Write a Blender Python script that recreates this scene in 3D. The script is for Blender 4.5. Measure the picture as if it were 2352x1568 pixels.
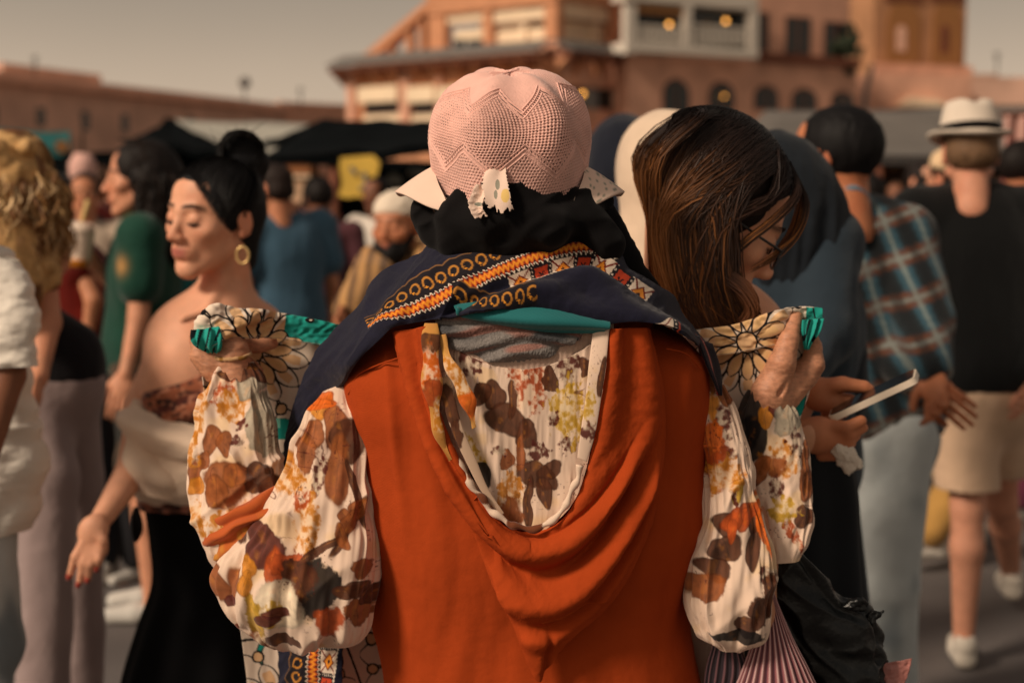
import bpy, math, random
import numpy as np
from math import radians, sin, cos, pi
from mathutils import Vector, Matrix, Euler

random.seed(7)
RNG = np.random.default_rng(7)
SC = bpy.context.scene
COL = SC.collection
for _o in list(bpy.data.objects):
    bpy.data.objects.remove(_o)

# ------------------------------------------------------------------ camera
FPX, CX, CY = 3267.0, 1176.0, 784.0          # focal length in units of a 2352 px wide photograph
PITCH = math.atan((CY - 450.0) / FPX)
CAMZ = 1.5
cam_d = bpy.data.cameras.new('camera')
cam = bpy.data.objects.new('camera', cam_d)
COL.objects.link(cam)
cam.location = (0, 0, CAMZ)
cam.rotation_euler = (pi / 2 - PITCH, 0, 0)
cam_d.sensor_width = 36
cam_d.lens = 36 * FPX / 2352
cam_d.clip_start = 0.05
cam_d.clip_end = 3000
cam_d.dof.use_dof = True
cam_d.dof.focus_distance = 1.80
cam_d.dof.aperture_fstop = 3.0
cam_d.dof.aperture_blades = 8
SC.camera = cam

# ------------------------------------------------------------------ world, sun, exposure
SUN_AZ, SUN_EL = -128.0, 36.0                   # degrees from the view direction (towards +Y), left is negative
world = bpy.data.worlds.new('World')
SC.world = world
world.use_nodes = True
wn = world.node_tree
wn.nodes.clear()
w_out = wn.nodes.new('ShaderNodeOutputWorld')
w_bg = wn.nodes.new('ShaderNodeBackground')
w_sky = wn.nodes.new('ShaderNodeTexSky')
w_sky.sky_type = 'NISHITA'
w_sky.sun_disc = False
w_sky.sun_elevation = radians(SUN_EL)
w_sky.sun_rotation = radians(SUN_AZ)
w_sky.air_density = 1.0
w_sky.dust_density = 7.0
w_sky.ozone_density = 0.6
w_hs = wn.nodes.new('ShaderNodeHueSaturation')
w_hs.inputs['Saturation'].default_value = 0.30
w_mul = wn.nodes.new('ShaderNodeMix')
w_mul.data_type = 'RGBA'
w_mul.blend_type = 'MULTIPLY'
w_mul.inputs['Factor'].default_value = 1.0
w_mul.inputs['B'].default_value = (1.0, 0.82, 0.66, 1)
wn.links.new(w_sky.outputs[0], w_hs.inputs['Color'])
wn.links.new(w_hs.outputs[0], w_mul.inputs['A'])
# dusty haze: the same all round, brightest along the horizon; mixed with the clear sky above
w_tc = wn.nodes.new('ShaderNodeTexCoord')
w_sep = wn.nodes.new('ShaderNodeSeparateXYZ')
wn.links.new(w_tc.outputs['Generated'], w_sep.inputs[0])
w_ramp = wn.nodes.new('ShaderNodeValToRGB')
w_ramp.color_ramp.interpolation = 'EASE'
HZ = [(0.0, (6.2, 4.8, 3.5)), (0.05, (5.3, 4.1, 3.0)), (0.15, (2.9, 2.35, 1.8)), (0.40, (1.45, 1.25, 1.05)), (1.0, (1.1, 1.02, 0.95))]
HZK = 6.4                                     # ramp colours are stored /4 and scaled back up
el_ = w_ramp.color_ramp.elements
while len(el_) < len(HZ):
    el_.new(0.5)
for e_, (p_, c_) in zip(el_, HZ):
    e_.position = p_
    e_.color = (c_[0] / HZK, c_[1] / HZK, c_[2] / HZK, 1)
w_cl = wn.nodes.new('ShaderNodeTexNoise')     # faint uneven dust in the haze
w_cl.inputs['Scale'].default_value = 2.2
w_cl.inputs['Detail'].default_value = 5
wn.links.new(w_tc.outputs['Generated'], w_cl.inputs['Vector'])
w_mr = wn.nodes.new('ShaderNodeMapRange')
w_mr.inputs['From Min'].default_value = 0.3
w_mr.inputs['From Max'].default_value = 0.7
w_mr.inputs['To Min'].default_value = HZK * 0.95
w_mr.inputs['To Max'].default_value = HZK * 1.05
wn.links.new(w_cl.outputs['Fac'], w_mr.inputs['Value'])
w_sc = wn.nodes.new('ShaderNodeVectorMath')
w_sc.operation = 'SCALE'
wn.links.new(w_sep.outputs['Z'], w_ramp.inputs['Fac'])
wn.links.new(w_ramp.outputs['Color'], w_sc.inputs[0])
wn.links.new(w_mr.outputs[0], w_sc.inputs['Scale'])
w_mix = wn.nodes.new('ShaderNodeMix')
w_mix.data_type = 'RGBA'
w_mix.inputs['Factor'].default_value = 0.8
wn.links.new(w_mul.outputs['Result'], w_mix.inputs['A'])
wn.links.new(w_sc.outputs[0], w_mix.inputs['B'])
wn.links.new(w_mix.outputs['Result'], w_bg.inputs['Color'])
wn.links.new(w_bg.outputs[0], w_out.inputs['Surface'])
w_bg.inputs['Strength'].default_value = 0.12

sun_d = bpy.data.lights.new('sun', 'SUN')
sun = bpy.data.objects.new('sun', sun_d)
COL.objects.link(sun)
sun_d.energy = 2.7
sun_d.angle = radians(11)
sun_d.color = (1.0, 0.82, 0.64)
_sd = Vector((sin(radians(SUN_AZ)) * cos(radians(SUN_EL)), cos(radians(SUN_AZ)) * cos(radians(SUN_EL)), sin(radians(SUN_EL))))
sun.rotation_euler = _sd.to_track_quat('Z', 'Y').to_euler()
sun.location = _sd * 30

SC.view_settings.view_transform = 'Standard'
SC.view_settings.look = 'None'
SC.view_settings.gamma = 1.0
SC.view_settings.exposure = 0.12
SC.view_settings.use_curve_mapping = False
SC.render.engine = 'CYCLES'
SC.cycles.use_denoising = True
SC.cycles.max_bounces = 6
SC.cycles.diffuse_bounces = 3
SC.cycles.glossy_bounces = 2
SC.cycles.transmission_bounces = 4
SC.cycles.transparent_max_bounces = 8
SC.cycles.caustics_reflective = False
SC.cycles.caustics_refractive = False


# ------------------------------------------------------------------ helpers: pixels to world, colour, noise
def P(x, y, Y):
    u = (x - CX) / FPX
    v = (CY - y) / FPX
    d = np.array([u, cos(PITCH) + v * sin(PITCH), -sin(PITCH) + v * cos(PITCH)])
    return np.array([0, 0, CAMZ]) + d * (Y / d[1])


def Pa(x, y, Y):
    x, y, Y = np.broadcast_arrays(np.asarray(x, float), np.asarray(y, float), np.asarray(Y, float))
    u = (x - CX) / FPX
    v = (CY - y) / FPX
    dy = cos(PITCH) + v * sin(PITCH)
    s = Y / dy
    return np.stack([u * s, Y, CAMZ + (-sin(PITCH) + v * cos(PITCH)) * s], -1)


def Pz(x, y, z):
    """point of the pixel's ray at height z"""
    u = (x - CX) / FPX
    v = (CY - y) / FPX
    d = np.array([u, cos(PITCH) + v * sin(PITCH), -sin(PITCH) + v * cos(PITCH)])
    return np.array([0, 0, CAMZ]) + d * ((z - CAMZ) / d[2])


def C(r, g, b):
    f = lambda c: c / 12.92 if c <= 0.04045 else ((c + 0.055) / 1.055) ** 2.4
    return np.array([f(r / 255), f(g / 255), f(b / 255)])


def _hash(ix, iy, iz, seed):
    h = (ix.astype(np.int64) * 374761393 + iy.astype(np.int64) * 668265263 + iz.astype(np.int64) * 2147483647 + seed * 1274126177) & 0xffffffff
    h = ((h ^ (h >> 13)) * 1103515245) & 0xffffffff
    h = ((h ^ (h >> 16)) * 69069 + 1234567) & 0xffffffff
    return ((h ^ (h >> 15)) & 0xffffff) / float(0xffffff)


def noise(x, y=0.0, z=0.0, seed=0):
    x, y, z = np.broadcast_arrays(np.asarray(x, float), np.asarray(y, float), np.asarray(z, float))
    ix, iy, iz = np.floor(x), np.floor(y), np.floor(z)
    fx, fy, fz = x - ix, y - iy, z - iz
    fx, fy, fz = [f * f * (3 - 2 * f) for f in (fx, fy, fz)]
    r = 0
    for a in (0, 1):
        for b in (0, 1):
            for c in (0, 1):
                w = (fx if a else 1 - fx) * (fy if b else 1 - fy) * (fz if c else 1 - fz)
                r = r + w * _hash(ix + a, iy + b, iz + c, seed)
    return r * 2 - 1


def fbm(x, y=0.0, z=0.0, seed=0, o=3):
    r, a, n = 0, 1.0, 0
    for i in range(o):
        r = r + a * noise(np.asarray(x) * 2 ** i, np.asarray(y) * 2 ** i, np.asarray(z) * 2 ** i, seed + i * 17)
        n += a
        a *= 0.5
    return r / n


def sstep(a, b, x):
    t = np.clip((np.asarray(x, float) - a) / (b - a), 0, 1)
    return t * t * (3 - 2 * t)


def mixc(a, b, t):
    t = np.asarray(t)[..., None]
    return a * (1 - t) + b * t


def interp(tab, x):
    tab = np.asarray(tab, float)
    return np.interp(x, tab[:, 0], tab[:, 1])


def crom(pts, n):
    """Catmull-Rom resampling of rows (any trailing shape) to n rows, uniform in chord length of the first 3 numbers"""
    pts = np.asarray(pts, float)
    m = len(pts)
    if m == 1:
        return np.repeat(pts, n, 0)
    flat = pts.reshape(m, -1)
    seg = np.linalg.norm(np.diff(flat, axis=0), axis=1) + 1e-9
    t = np.concatenate([[0], np.cumsum(seg)])
    ts = np.linspace(0, t[-1], n)
    # finite-difference tangents, cubic hermite
    d = np.diff(flat, axis=0) / seg[:, None]
    tan = np.empty_like(flat)
    tan[0], tan[-1] = d[0], d[-1]
    if m > 2:
        w = (seg[:-1] / (seg[:-1] + seg[1:]))[:, None]
        tan[1:-1] = d[:-1] * (1 - w) + d[1:] * w
    k = np.clip(np.searchsorted(t, ts, side='right') - 1, 0, m - 2)
    h = seg[k][:, None]
    s = ((ts - t[k]) / seg[k])[:, None]
    r = (2 * s ** 3 - 3 * s ** 2 + 1) * flat[k] + (s ** 3 - 2 * s ** 2 + s) * h * tan[k] + (-2 * s ** 3 + 3 * s ** 2) * flat[k + 1] + (s ** 3 - s ** 2) * h * tan[k + 1]
    return r.reshape((n,) + pts.shape[1:])


# ------------------------------------------------------------------ helpers: meshes and objects
def mk_mesh(name, V, Q, col=None, smooth=True):
    """V (n,3), Q: (m,3|4) array or list of arrays"""
    me = bpy.data.meshes.new(name)
    V = np.asarray(V, np.float32)
    Qs = [np.asarray(q, np.int32) for q in (Q if isinstance(Q, list) else [Q])]
    Qs = [q for q in Qs if len(q)]
    me.vertices.add(len(V))
    me.vertices.foreach_set('co', V.ravel())
    nl = sum(q.size for q in Qs)
    nf = sum(len(q) for q in Qs)
    me.loops.add(nl)
    me.polygons.add(nf)
    me.loops.foreach_set('vertex_index', np.concatenate([q.ravel() for q in Qs]))
    starts, tot = [], 0
    for q in Qs:
        starts.append(tot + np.arange(len(q)) * q.shape[1])
        tot += q.size
    me.polygons.foreach_set('loop_start', np.concatenate(starts).astype(np.int32))
    me.polygons.foreach_set('use_smooth', np.full(nf, smooth, bool))
    me.update(calc_edges=True)
    if col is not None:
        at = me.color_attributes.new('Col', 'FLOAT_COLOR', 'POINT')
        c4 = np.ones((len(V), 4), np.float32)
        c4[:, :3] = np.broadcast_to(np.asarray(col, np.float32), (len(V), 3))
        at.data.foreach_set('color', c4.ravel())
    me.validate()
    return me


def link(name, me, mat=None, parent=None, label=None, cat=None, group=None, kind=None):
    o = bpy.data.objects.new(name, me)
    COL.objects.link(o)
    if mat is not None and me is not None:
        if len(me.materials) == 0:
            me.materials.append(mat)
    if parent is not None:
        o.parent = parent
        if parent.location.length > 0 or True:
            o.matrix_parent_inverse = Matrix.Translation(-parent.location)
    if label: o['label'] = label
    if cat: o['category'] = cat
    if group: o['group'] = group
    if kind: o['kind'] = kind
    return o


def thing(name, label, cat, loc=(0, 0, 0), group=None):
    o = bpy.data.objects.new(name, None)
    COL.objects.link(o)
    o.location = Vector([float(c) for c in loc])
    o.empty_display_size = 0.1
    o['label'] = label
    o['category'] = cat
    if group: o['group'] = group
    return o


def sub(parent, name, me, mat, label=None):
    o = bpy.data.objects.new(name, me)
    COL.objects.link(o)
    if mat is not None and len(me.materials) == 0:
        me.materials.append(mat)
    o.parent = parent
    # children are modelled in world coordinates: undo the root's offset
    root = parent
    off = Vector((0, 0, 0))
    while root is not None:
        off += root.location
        root = root.parent
    o.location = -off
    if label: o['label'] = label
    return o


def grid_quads(n, m, close=False):
    """n rows x m cols"""
    i = np.arange(n - 1)[:, None]
    j = np.arange(m if close else m - 1)[None, :]
    j2 = (j + 1) % m
    a = i * m + j
    return np.stack(np.broadcast_arrays(a, i * m + j2, (i + 1) * m + j2, (i + 1) * m + j), -1).reshape(-1, 4)


def grid_normals(G, close=False):
    if close:
        du = np.roll(G, -1, 1) - np.roll(G, 1, 1)
    else:
        du = np.gradient(G, axis=1)
    dv = np.gradient(G, axis=0)
    n = np.cross(du, dv)
    return n / (np.linalg.norm(n, axis=-1, keepdims=True) + 1e-12)


def join_parts(parts):
    """list of (V, [Q...], col or None)"""
    Vs, Qs, Cs, off = [], [], [], 0
    for V, Q, c in parts:
        V = np.asarray(V, float).reshape(-1, 3)
        Vs.append(V)
        for q in (Q if isinstance(Q, list) else [Q]):
            Qs.append(np.asarray(q) + off)
        if c is not None:
            Cs.append(np.broadcast_to(np.asarray(c, float), (len(V), 3)))
        off += len(V)
    byk = {}
    for q in Qs:
        byk.setdefault(q.shape[1], []).append(q)
    return np.concatenate(Vs), [np.concatenate(v) for v in byk.values()], (np.concatenate(Cs) if len(Cs) == len(parts) else None)


def ltube(rings, nu=64, nv=60, disp=None, color=None, ratio=0.6, sup=2.0, cap=True, raw=False, back=None):
    """closed garment tube; rings: (xl,yl,xr,yr,depth[,ratio]) in photograph pixels + metres; u 0..0.5 is the side towards the camera"""
    R = np.array([list(r) + [ratio] * (6 - len(r)) for r in rings], float)
    L3 = Pa(R[:, 0], R[:, 1], R[:, 4])
    R3 = Pa(R[:, 2], R[:, 3], R[:, 4])
    A = np.concatenate([L3, R3, R[:, 5:6] * 0.1, R[:, 0:4] * 1e-4], 1)
    A = crom(A, nv)
    L3, R3, rt = A[:, 0:3], A[:, 3:6], A[:, 6] * 10
    pxc = A[:, 7:11] * 1e4
    c = (L3 + R3) / 2
    h = (R3 - L3) / 2
    hl = np.linalg.norm(h, axis=1)
    yv = np.array([0, 1.0, 0])
    hd = h / (hl[:, None] + 1e-9)
    dv = yv[None] - (hd @ yv)[:, None] * hd
    dv /= np.linalg.norm(dv, axis=1)[:, None]
    dv *= (hl * rt)[:, None]
    u = np.arange(nu) / nu
    th = 2 * pi * u
    ct, st = np.cos(th), np.sin(th)
    e = 2.0 / sup
    ct2 = np.sign(ct) * np.abs(ct) ** e
    st2 = np.sign(st) * np.abs(st) ** e
    G = c[:, None] - h[:, None] * ct2[None, :, None] - dv[:, None] * st2[None, :, None]
    v = np.linspace(0, 1, nv)
    U, Vv = np.meshgrid(u, v)
    X = (pxc[:, 0] + pxc[:, 2])[:, None] / 2 - (pxc[:, 2] - pxc[:, 0])[:, None] / 2 * ct2[None]
    Y = (pxc[:, 1] + pxc[:, 3])[:, None] / 2 - (pxc[:, 3] - pxc[:, 1])[:, None] / 2 * ct2[None]
    N = grid_normals(G, True)
    # outward
    out = G - c[:, None]
    s = np.sign(np.sum(N * out, -1, keepdims=True).mean())
    N = N * s
    if disp is not None:
        D = disp(U, Vv, X, Y, G)
        G = G + N * D[..., None]
    col = color(U, Vv, X, Y, G).reshape(-1, 3) if color is not None else None
    V = G.reshape(-1, 3)
    Q = [grid_quads(nv, nu, True)]
    if cap:
        V = np.concatenate([V, c[:1] * 1, c[-1:] * 1])
        n0, n1 = nv * nu, nv * nu + 1
        j = np.arange(nu)
        j2 = (j + 1) % nu
        Q.append(np.stack([np.full(nu, n0), j2, j], -1))
        Q.append(np.stack([np.full(nu, n1), (nv - 1) * nu + j, (nv - 1) * nu + j2], -1))
        if col is not None:
            col = np.concatenate([col, col[:1], col[-1:]])
    if raw:
        return V, Q, col
    return mk_mesh('tube', V, Q, col)


def cpatch(ctrl, nu, nv, disp=None, color=None, thick=0.003, raw=False, hole=None, away=1.0):
    """sheet through a grid of control points; ctrl[row][col] = (x px, y px, depth m). thickness is laid behind (away from camera)"""
    A = np.asarray(ctrl, float)
    W3 = Pa(A[..., 0], A[..., 1], A[..., 2])
    B = np.concatenate([W3, A[..., 0:2] * 1e-4], -1)
    B = crom(B, nv)                                   # rows
    B = np.swapaxes(crom(np.swapaxes(B, 0, 1), nu), 0, 1)
    G, X, Y = B[..., :3], B[..., 3] * 1e4, B[..., 4] * 1e4
    U, V = np.meshgrid(np.linspace(0, 1, nu), np.linspace(0, 1, nv))
    N = grid_normals(G)
    if N[..., 1].mean() > 0:
        N = -N                                        # towards the camera
    if disp is not None:
        D = disp(U, V, X, Y, G)
        G = G + N * D[..., None]
        N2 = grid_normals(G)
        N = N2 if N2[..., 1].mean() < 0 else -N2
    col = color(U, V, X, Y, G).reshape(-1, 3) if color is not None else None
    F = G.reshape(-1, 3)
    Bk = (G - N * thick * away).reshape(-1, 3)
    q = grid_quads(nv, nu)
    if hole is not None:
        hm = hole(U, V, X, Y).reshape(-1)
        q = q[~hm[q].any(1)]
    n = nv * nu
    qb = q[:, ::-1] + n
    # rim from boundary edges
    E = np.concatenate([q[:, [0, 1]], q[:, [1, 2]], q[:, [2, 3]], q[:, [3, 0]]])
    key = np.sort(E, 1)
    kk = key[:, 0].astype(np.int64) * n + key[:, 1]
    uq, idx, cnt = np.unique(kk, return_index=True, return_counts=True)
    be = E[idx[cnt == 1]]
    rim = np.stack([be[:, 1], be[:, 0], be[:, 0] + n, be[:, 1] + n], -1)
    V3 = np.concatenate([F, Bk])
    if col is not None:
        col = np.concatenate([col, col])
    Q = [np.concatenate([q, qb, rim])]
    if raw:
        return V3, Q, col
    return mk_mesh('sheet', V3, Q, col)


def tube_path(pts, rad, n=8, m=None, raw=True, col=None, flat=1.0):
    """tapered tube along world points; rad scalar or list"""
    pts = np.asarray(pts, float)
    m = m or max(2, len(pts))
    rad = np.broadcast_to(np.asarray(rad, float), (len(pts),)) if np.ndim(rad) == 0 else np.asarray(rad, float)
    A = crom(np.concatenate([pts, rad[:, None]], 1), m)
    p, r = A[:, :3], A[:, 3]
    t = np.gradient(p, axis=0)
    t /= np.linalg.norm(t, axis=1)[:, None] + 1e-12
    ref = np.array([0, 0, 1.0]) if abs(t[:, 2]).mean() < 0.8 else np.array([0, 1.0, 0])
    a = np.cross(t, ref)
    a /= np.linalg.norm(a, axis=1)[:, None] + 1e-12
    b = np.cross(t, a)
    th = 2 * pi * np.arange(n) / n
    G = p[:, None] + r[:, None, None] * (a[:, None] * np.cos(th)[None, :, None] + flat * b[:, None] * np.sin(th)[None, :, None])
    V = np.concatenate([G.reshape(-1, 3), p[:1], p[-1:]])
    j = np.arange(n)
    j2 = (j + 1) % n
    Q = [grid_quads(m, n, True), np.stack([np.full(n, m * n), j2, j], -1), np.stack([np.full(n, m * n + 1), (m - 1) * n + j, (m - 1) * n + j2], -1)]
    if raw:
        return V, Q, col
    return mk_mesh('tube', V, Q, col)


def box_raw(lo, hi):
    lo, hi = np.asarray(lo, float), np.asarray(hi, float)
    V = np.array([[x, y, z] for x in (lo[0], hi[0]) for y in (lo[1], hi[1]) for z in (lo[2], hi[2])])
    Q = np.array([[0, 1, 3, 2], [4, 6, 7, 5], [0, 4, 5, 1], [2, 3, 7, 6], [0, 2, 6, 4], [1, 5, 7, 3]])
    return V, [Q], None


def prism_raw(front, vec):
    """front polygon (k,3) extruded by vec"""
    f = np.asarray(front, float)
    k = len(f)
    V = np.concatenate([f, f + np.asarray(vec, float)])
    j = np.arange(k)
    Q = [np.stack([j, (j + 1) % k, (j + 1) % k + k, j + k], -1)]
    fan = [[0, i + 1, i] for i in range(1, k - 1)] + [[k, k + i, k + i + 1] for i in range(1, k - 1)]
    Q.append(np.array(fan))
    return V, Q, None


def mesh_of(parts, smooth=False, name='mesh'):
    V, Q, c = join_parts(parts)
    return mk_mesh(name, V, Q, c, smooth)


# ------------------------------------------------------------------ signed-distance bodies meshed with surface nets
class Frame:
    def __init__(s, o, R=None, k=1.0):
        s.o = np.asarray(o, float)
        s.R = np.eye(3) if R is None else np.asarray(R, float)
        s.k = k

    def __call__(s, p):
        return s.o + s.R @ (np.asarray(p, float) * s.k)


def rot(yaw=0, pitch=0, roll=0):
    """local y = forward. yaw 0 looks along +Y, positive turns to the left (counter-clockwise from above); pitch up; roll about forward"""
    return np.array(Matrix.Rotation(radians(yaw), 3, 'Z') @ Matrix.Rotation(radians(pitch), 3, 'X') @ Matrix.Rotation(radians(roll), 3, 'Y'))


class Sdf:
    def __init__(s, lo, hi, h):
        s.lo, s.h = np.asarray(lo, float), h
        s.n = np.ceil((np.asarray(hi, float) - s.lo) / h).astype(int) + 1
        s.D = np.full(s.n, 0.05, np.float32)

    def _sl(s, lo, hi):
        a = np.clip(np.floor((lo - s.lo) / s.h).astype(int), 0, s.n)
        b = np.clip(np.ceil((hi - s.lo) / s.h).astype(int) + 1, 0, s.n)
        if (b <= a).any():
            return None, None
        ax = [(s.lo[i] + s.h * np.arange(a[i], b[i])).astype(np.float32) for i in range(3)]
        X, Y, Z = np.meshgrid(*ax, indexing='ij', sparse=True)
        return (slice(a[0], b[0]), slice(a[1], b[1]), slice(a[2], b[2])), (X, Y, Z)

    def _comb(s, sl, d, k, mode):
        o = s.D[sl]
        k = max(k, 1e-4)
        if mode == 'add':
            hh = np.clip(0.5 + 0.5 * (o - d) / k, 0, 1)
            r = o * (1 - hh) + d * hh - k * hh * (1 - hh)
        else:
            hh = np.clip(0.5 - 0.5 * (o + d) / k, 0, 1)
            r = o * (1 - hh) - d * hh + k * hh * (1 - hh)
        s.D[sl] = r

    def ell(s, c, r, R=None, k=0.01, sub=False):
        c = np.asarray(c, float)
        r = np.broadcast_to(np.asarray(r, float), (3,))
        m = r.max() + k * 1.5 + 3 * s.h + (0.0 if sub else 0.03)
        sl, g = s._sl(c - m, c + m)
        if sl is None:
            return
        X, Y, Z = g[0] - c[0], g[1] - c[1], g[2] - c[2]
        R = np.eye(3) if R is None else R
        q = [R[0, i] * X + R[1, i] * Y + R[2, i] * Z for i in range(3)]
        k0 = np.sqrt((q[0] / r[0]) ** 2 + (q[1] / r[1]) ** 2 + (q[2] / r[2]) ** 2)
        k1 = np.sqrt((q[0] / r[0] ** 2) ** 2 + (q[1] / r[1] ** 2) ** 2 + (q[2] / r[2] ** 2) ** 2)
        d = k0 * (k0 - 1) / np.maximum(k1, 1e-6)
        s._comb(sl, d, k, 'sub' if sub else 'add')

    def cone(s, a, b, ra, rb, k=0.01, sub=False):
        a, b = np.asarray(a, float), np.asarray(b, float)
        m = max(ra, rb) + k * 1.5 + 3 * s.h + (0.0 if sub else 0.03)
        sl, g = s._sl(np.minimum(a, b) - m, np.maximum(a, b) + m)
        if sl is None:
            return
        ba = b - a
        L = float(ba @ ba) + 1e-12
        X, Y, Z = g[0] - a[0], g[1] - a[1], g[2] - a[2]
        t = np.clip((X * ba[0] + Y * ba[1] + Z * ba[2]) / L, 0, 1)
        d = np.sqrt((X - t * ba[0]) ** 2 + (Y - t * ba[1]) ** 2 + (Z - t * ba[2]) ** 2) - (ra + (rb - ra) * t)
        s._comb(sl, d, k, 'sub' if sub else 'add')

    def cut(s, p, n):
        """keep only the side of the plane that n points away from"""
        ax = [(s.lo[i] + s.h * np.arange(s.n[i])).astype(np.float32) for i in range(3)]
        X, Y, Z = np.meshgrid(*ax, indexing='ij', sparse=True)
        d = (X - p[0]) * n[0] + (Y - p[1]) * n[1] + (Z - p[2]) * n[2]
        s.D = np.maximum(s.D, d.astype(np.float32))

    def mesh(s, smooth=2):
        D = s.D.copy()
        D[0], D[-1] = 0.05, 0.05
        D[:, 0], D[:, -1] = 0.05, 0.05
        D[:, :, 0], D[:, :, -1] = 0.05, 0.05
        I = D < 0
        n = D.shape
        cnt = np.zeros((n[0] - 1, n[1] - 1, n[2] - 1), np.uint8)
        for a in (0, 1):
            for b in (0, 1):
                for c in (0, 1):
                    cnt += I[a:n[0] - 1 + a, b:n[1] - 1 + b, c:n[2] - 1 + c]
        act = (cnt > 0) & (cnt < 8)
        ci = np.argwhere(act)
        idx = np.full(act.shape, -1, np.int32)
        idx[act] = np.arange(len(ci))
        P_ = np.zeros((len(ci), 3))
        w = np.zeros(len(ci))
        corners = [(a, b, c) for a in (0, 1) for b in (0, 1) for c in (0, 1)]
        val = {k: D[ci[:, 0] + k[0], ci[:, 1] + k[1], ci[:, 2] + k[2]] for k in corners}
        for k0 in corners:
            for ax in range(3):
                if k0[ax] == 0:
                    k1 = list(k0); k1[ax] = 1; k1 = tuple(k1)
                    v0, v1 = val[k0], val[k1]
                    m = (v0 < 0) != (v1 < 0)
                    t = v0[m] / (v0[m] - v1[m])
                    p = np.array(k0, float)[None] + t[:, None] * (np.array(k1) - np.array(k0))[None]
                    P_[m] += p
                    w[m] += 1
        V = s.lo + s.h * (ci + P_ / w[:, None])
        quads = []
        for ax in range(3):
            o1, o2 = [(1, 2), (2, 0), (0, 1)][ax]
            sl0 = [slice(1, -1)] * 3; sl1 = [slice(1, -1)] * 3
            sl0[ax] = slice(0, n[ax] - 1); sl1[ax] = slice(1, n[ax])
            A, B = I[tuple(sl0)], I[tuple(sl1)]
            for flip, M in ((False, A & ~B), (True, ~A & B)):
                e = np.argwhere(M)
                if not len(e):
                    continue
                e = e + np.array([0 if i == ax else 1 for i in range(3)])
                d1 = np.zeros(3, int); d1[o1] = 1
                d2 = np.zeros(3, int); d2[o2] = 1
                q = [idx[tuple((e - d1 - d2).T)], idx[tuple((e - d2).T)], idx[tuple(e.T)], idx[tuple((e - d1).T)]]
                q = np.stack(q, -1)
                quads.append(q[:, ::-1] if flip else q)
        Q = np.concatenate(quads)
        for _ in range(smooth):
            E = np.concatenate([Q[:, [0, 1]], Q[:, [1, 2]], Q[:, [2, 3]], Q[:, [3, 0]]])
            acc = np.zeros_like(V); c2 = np.zeros(len(V))
            for i in range(3):
                acc[:, i] = np.bincount(E[:, 0], V[E[:, 1], i], len(V)) + np.bincount(E[:, 1], V[E[:, 0], i], len(V))
            c2 = np.bincount(E.ravel(), minlength=len(V))
            V = V * 0.5 + 0.5 * acc / c2[:, None]
        return V, Q


# ------------------------------------------------------------------ materials
_M = {}


def nodes_of(name):
    m = bpy.data.materials.new(name)
    m.use_nodes = True
    return m, m.node_tree, m.node_tree.nodes['Principled BSDF']


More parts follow.
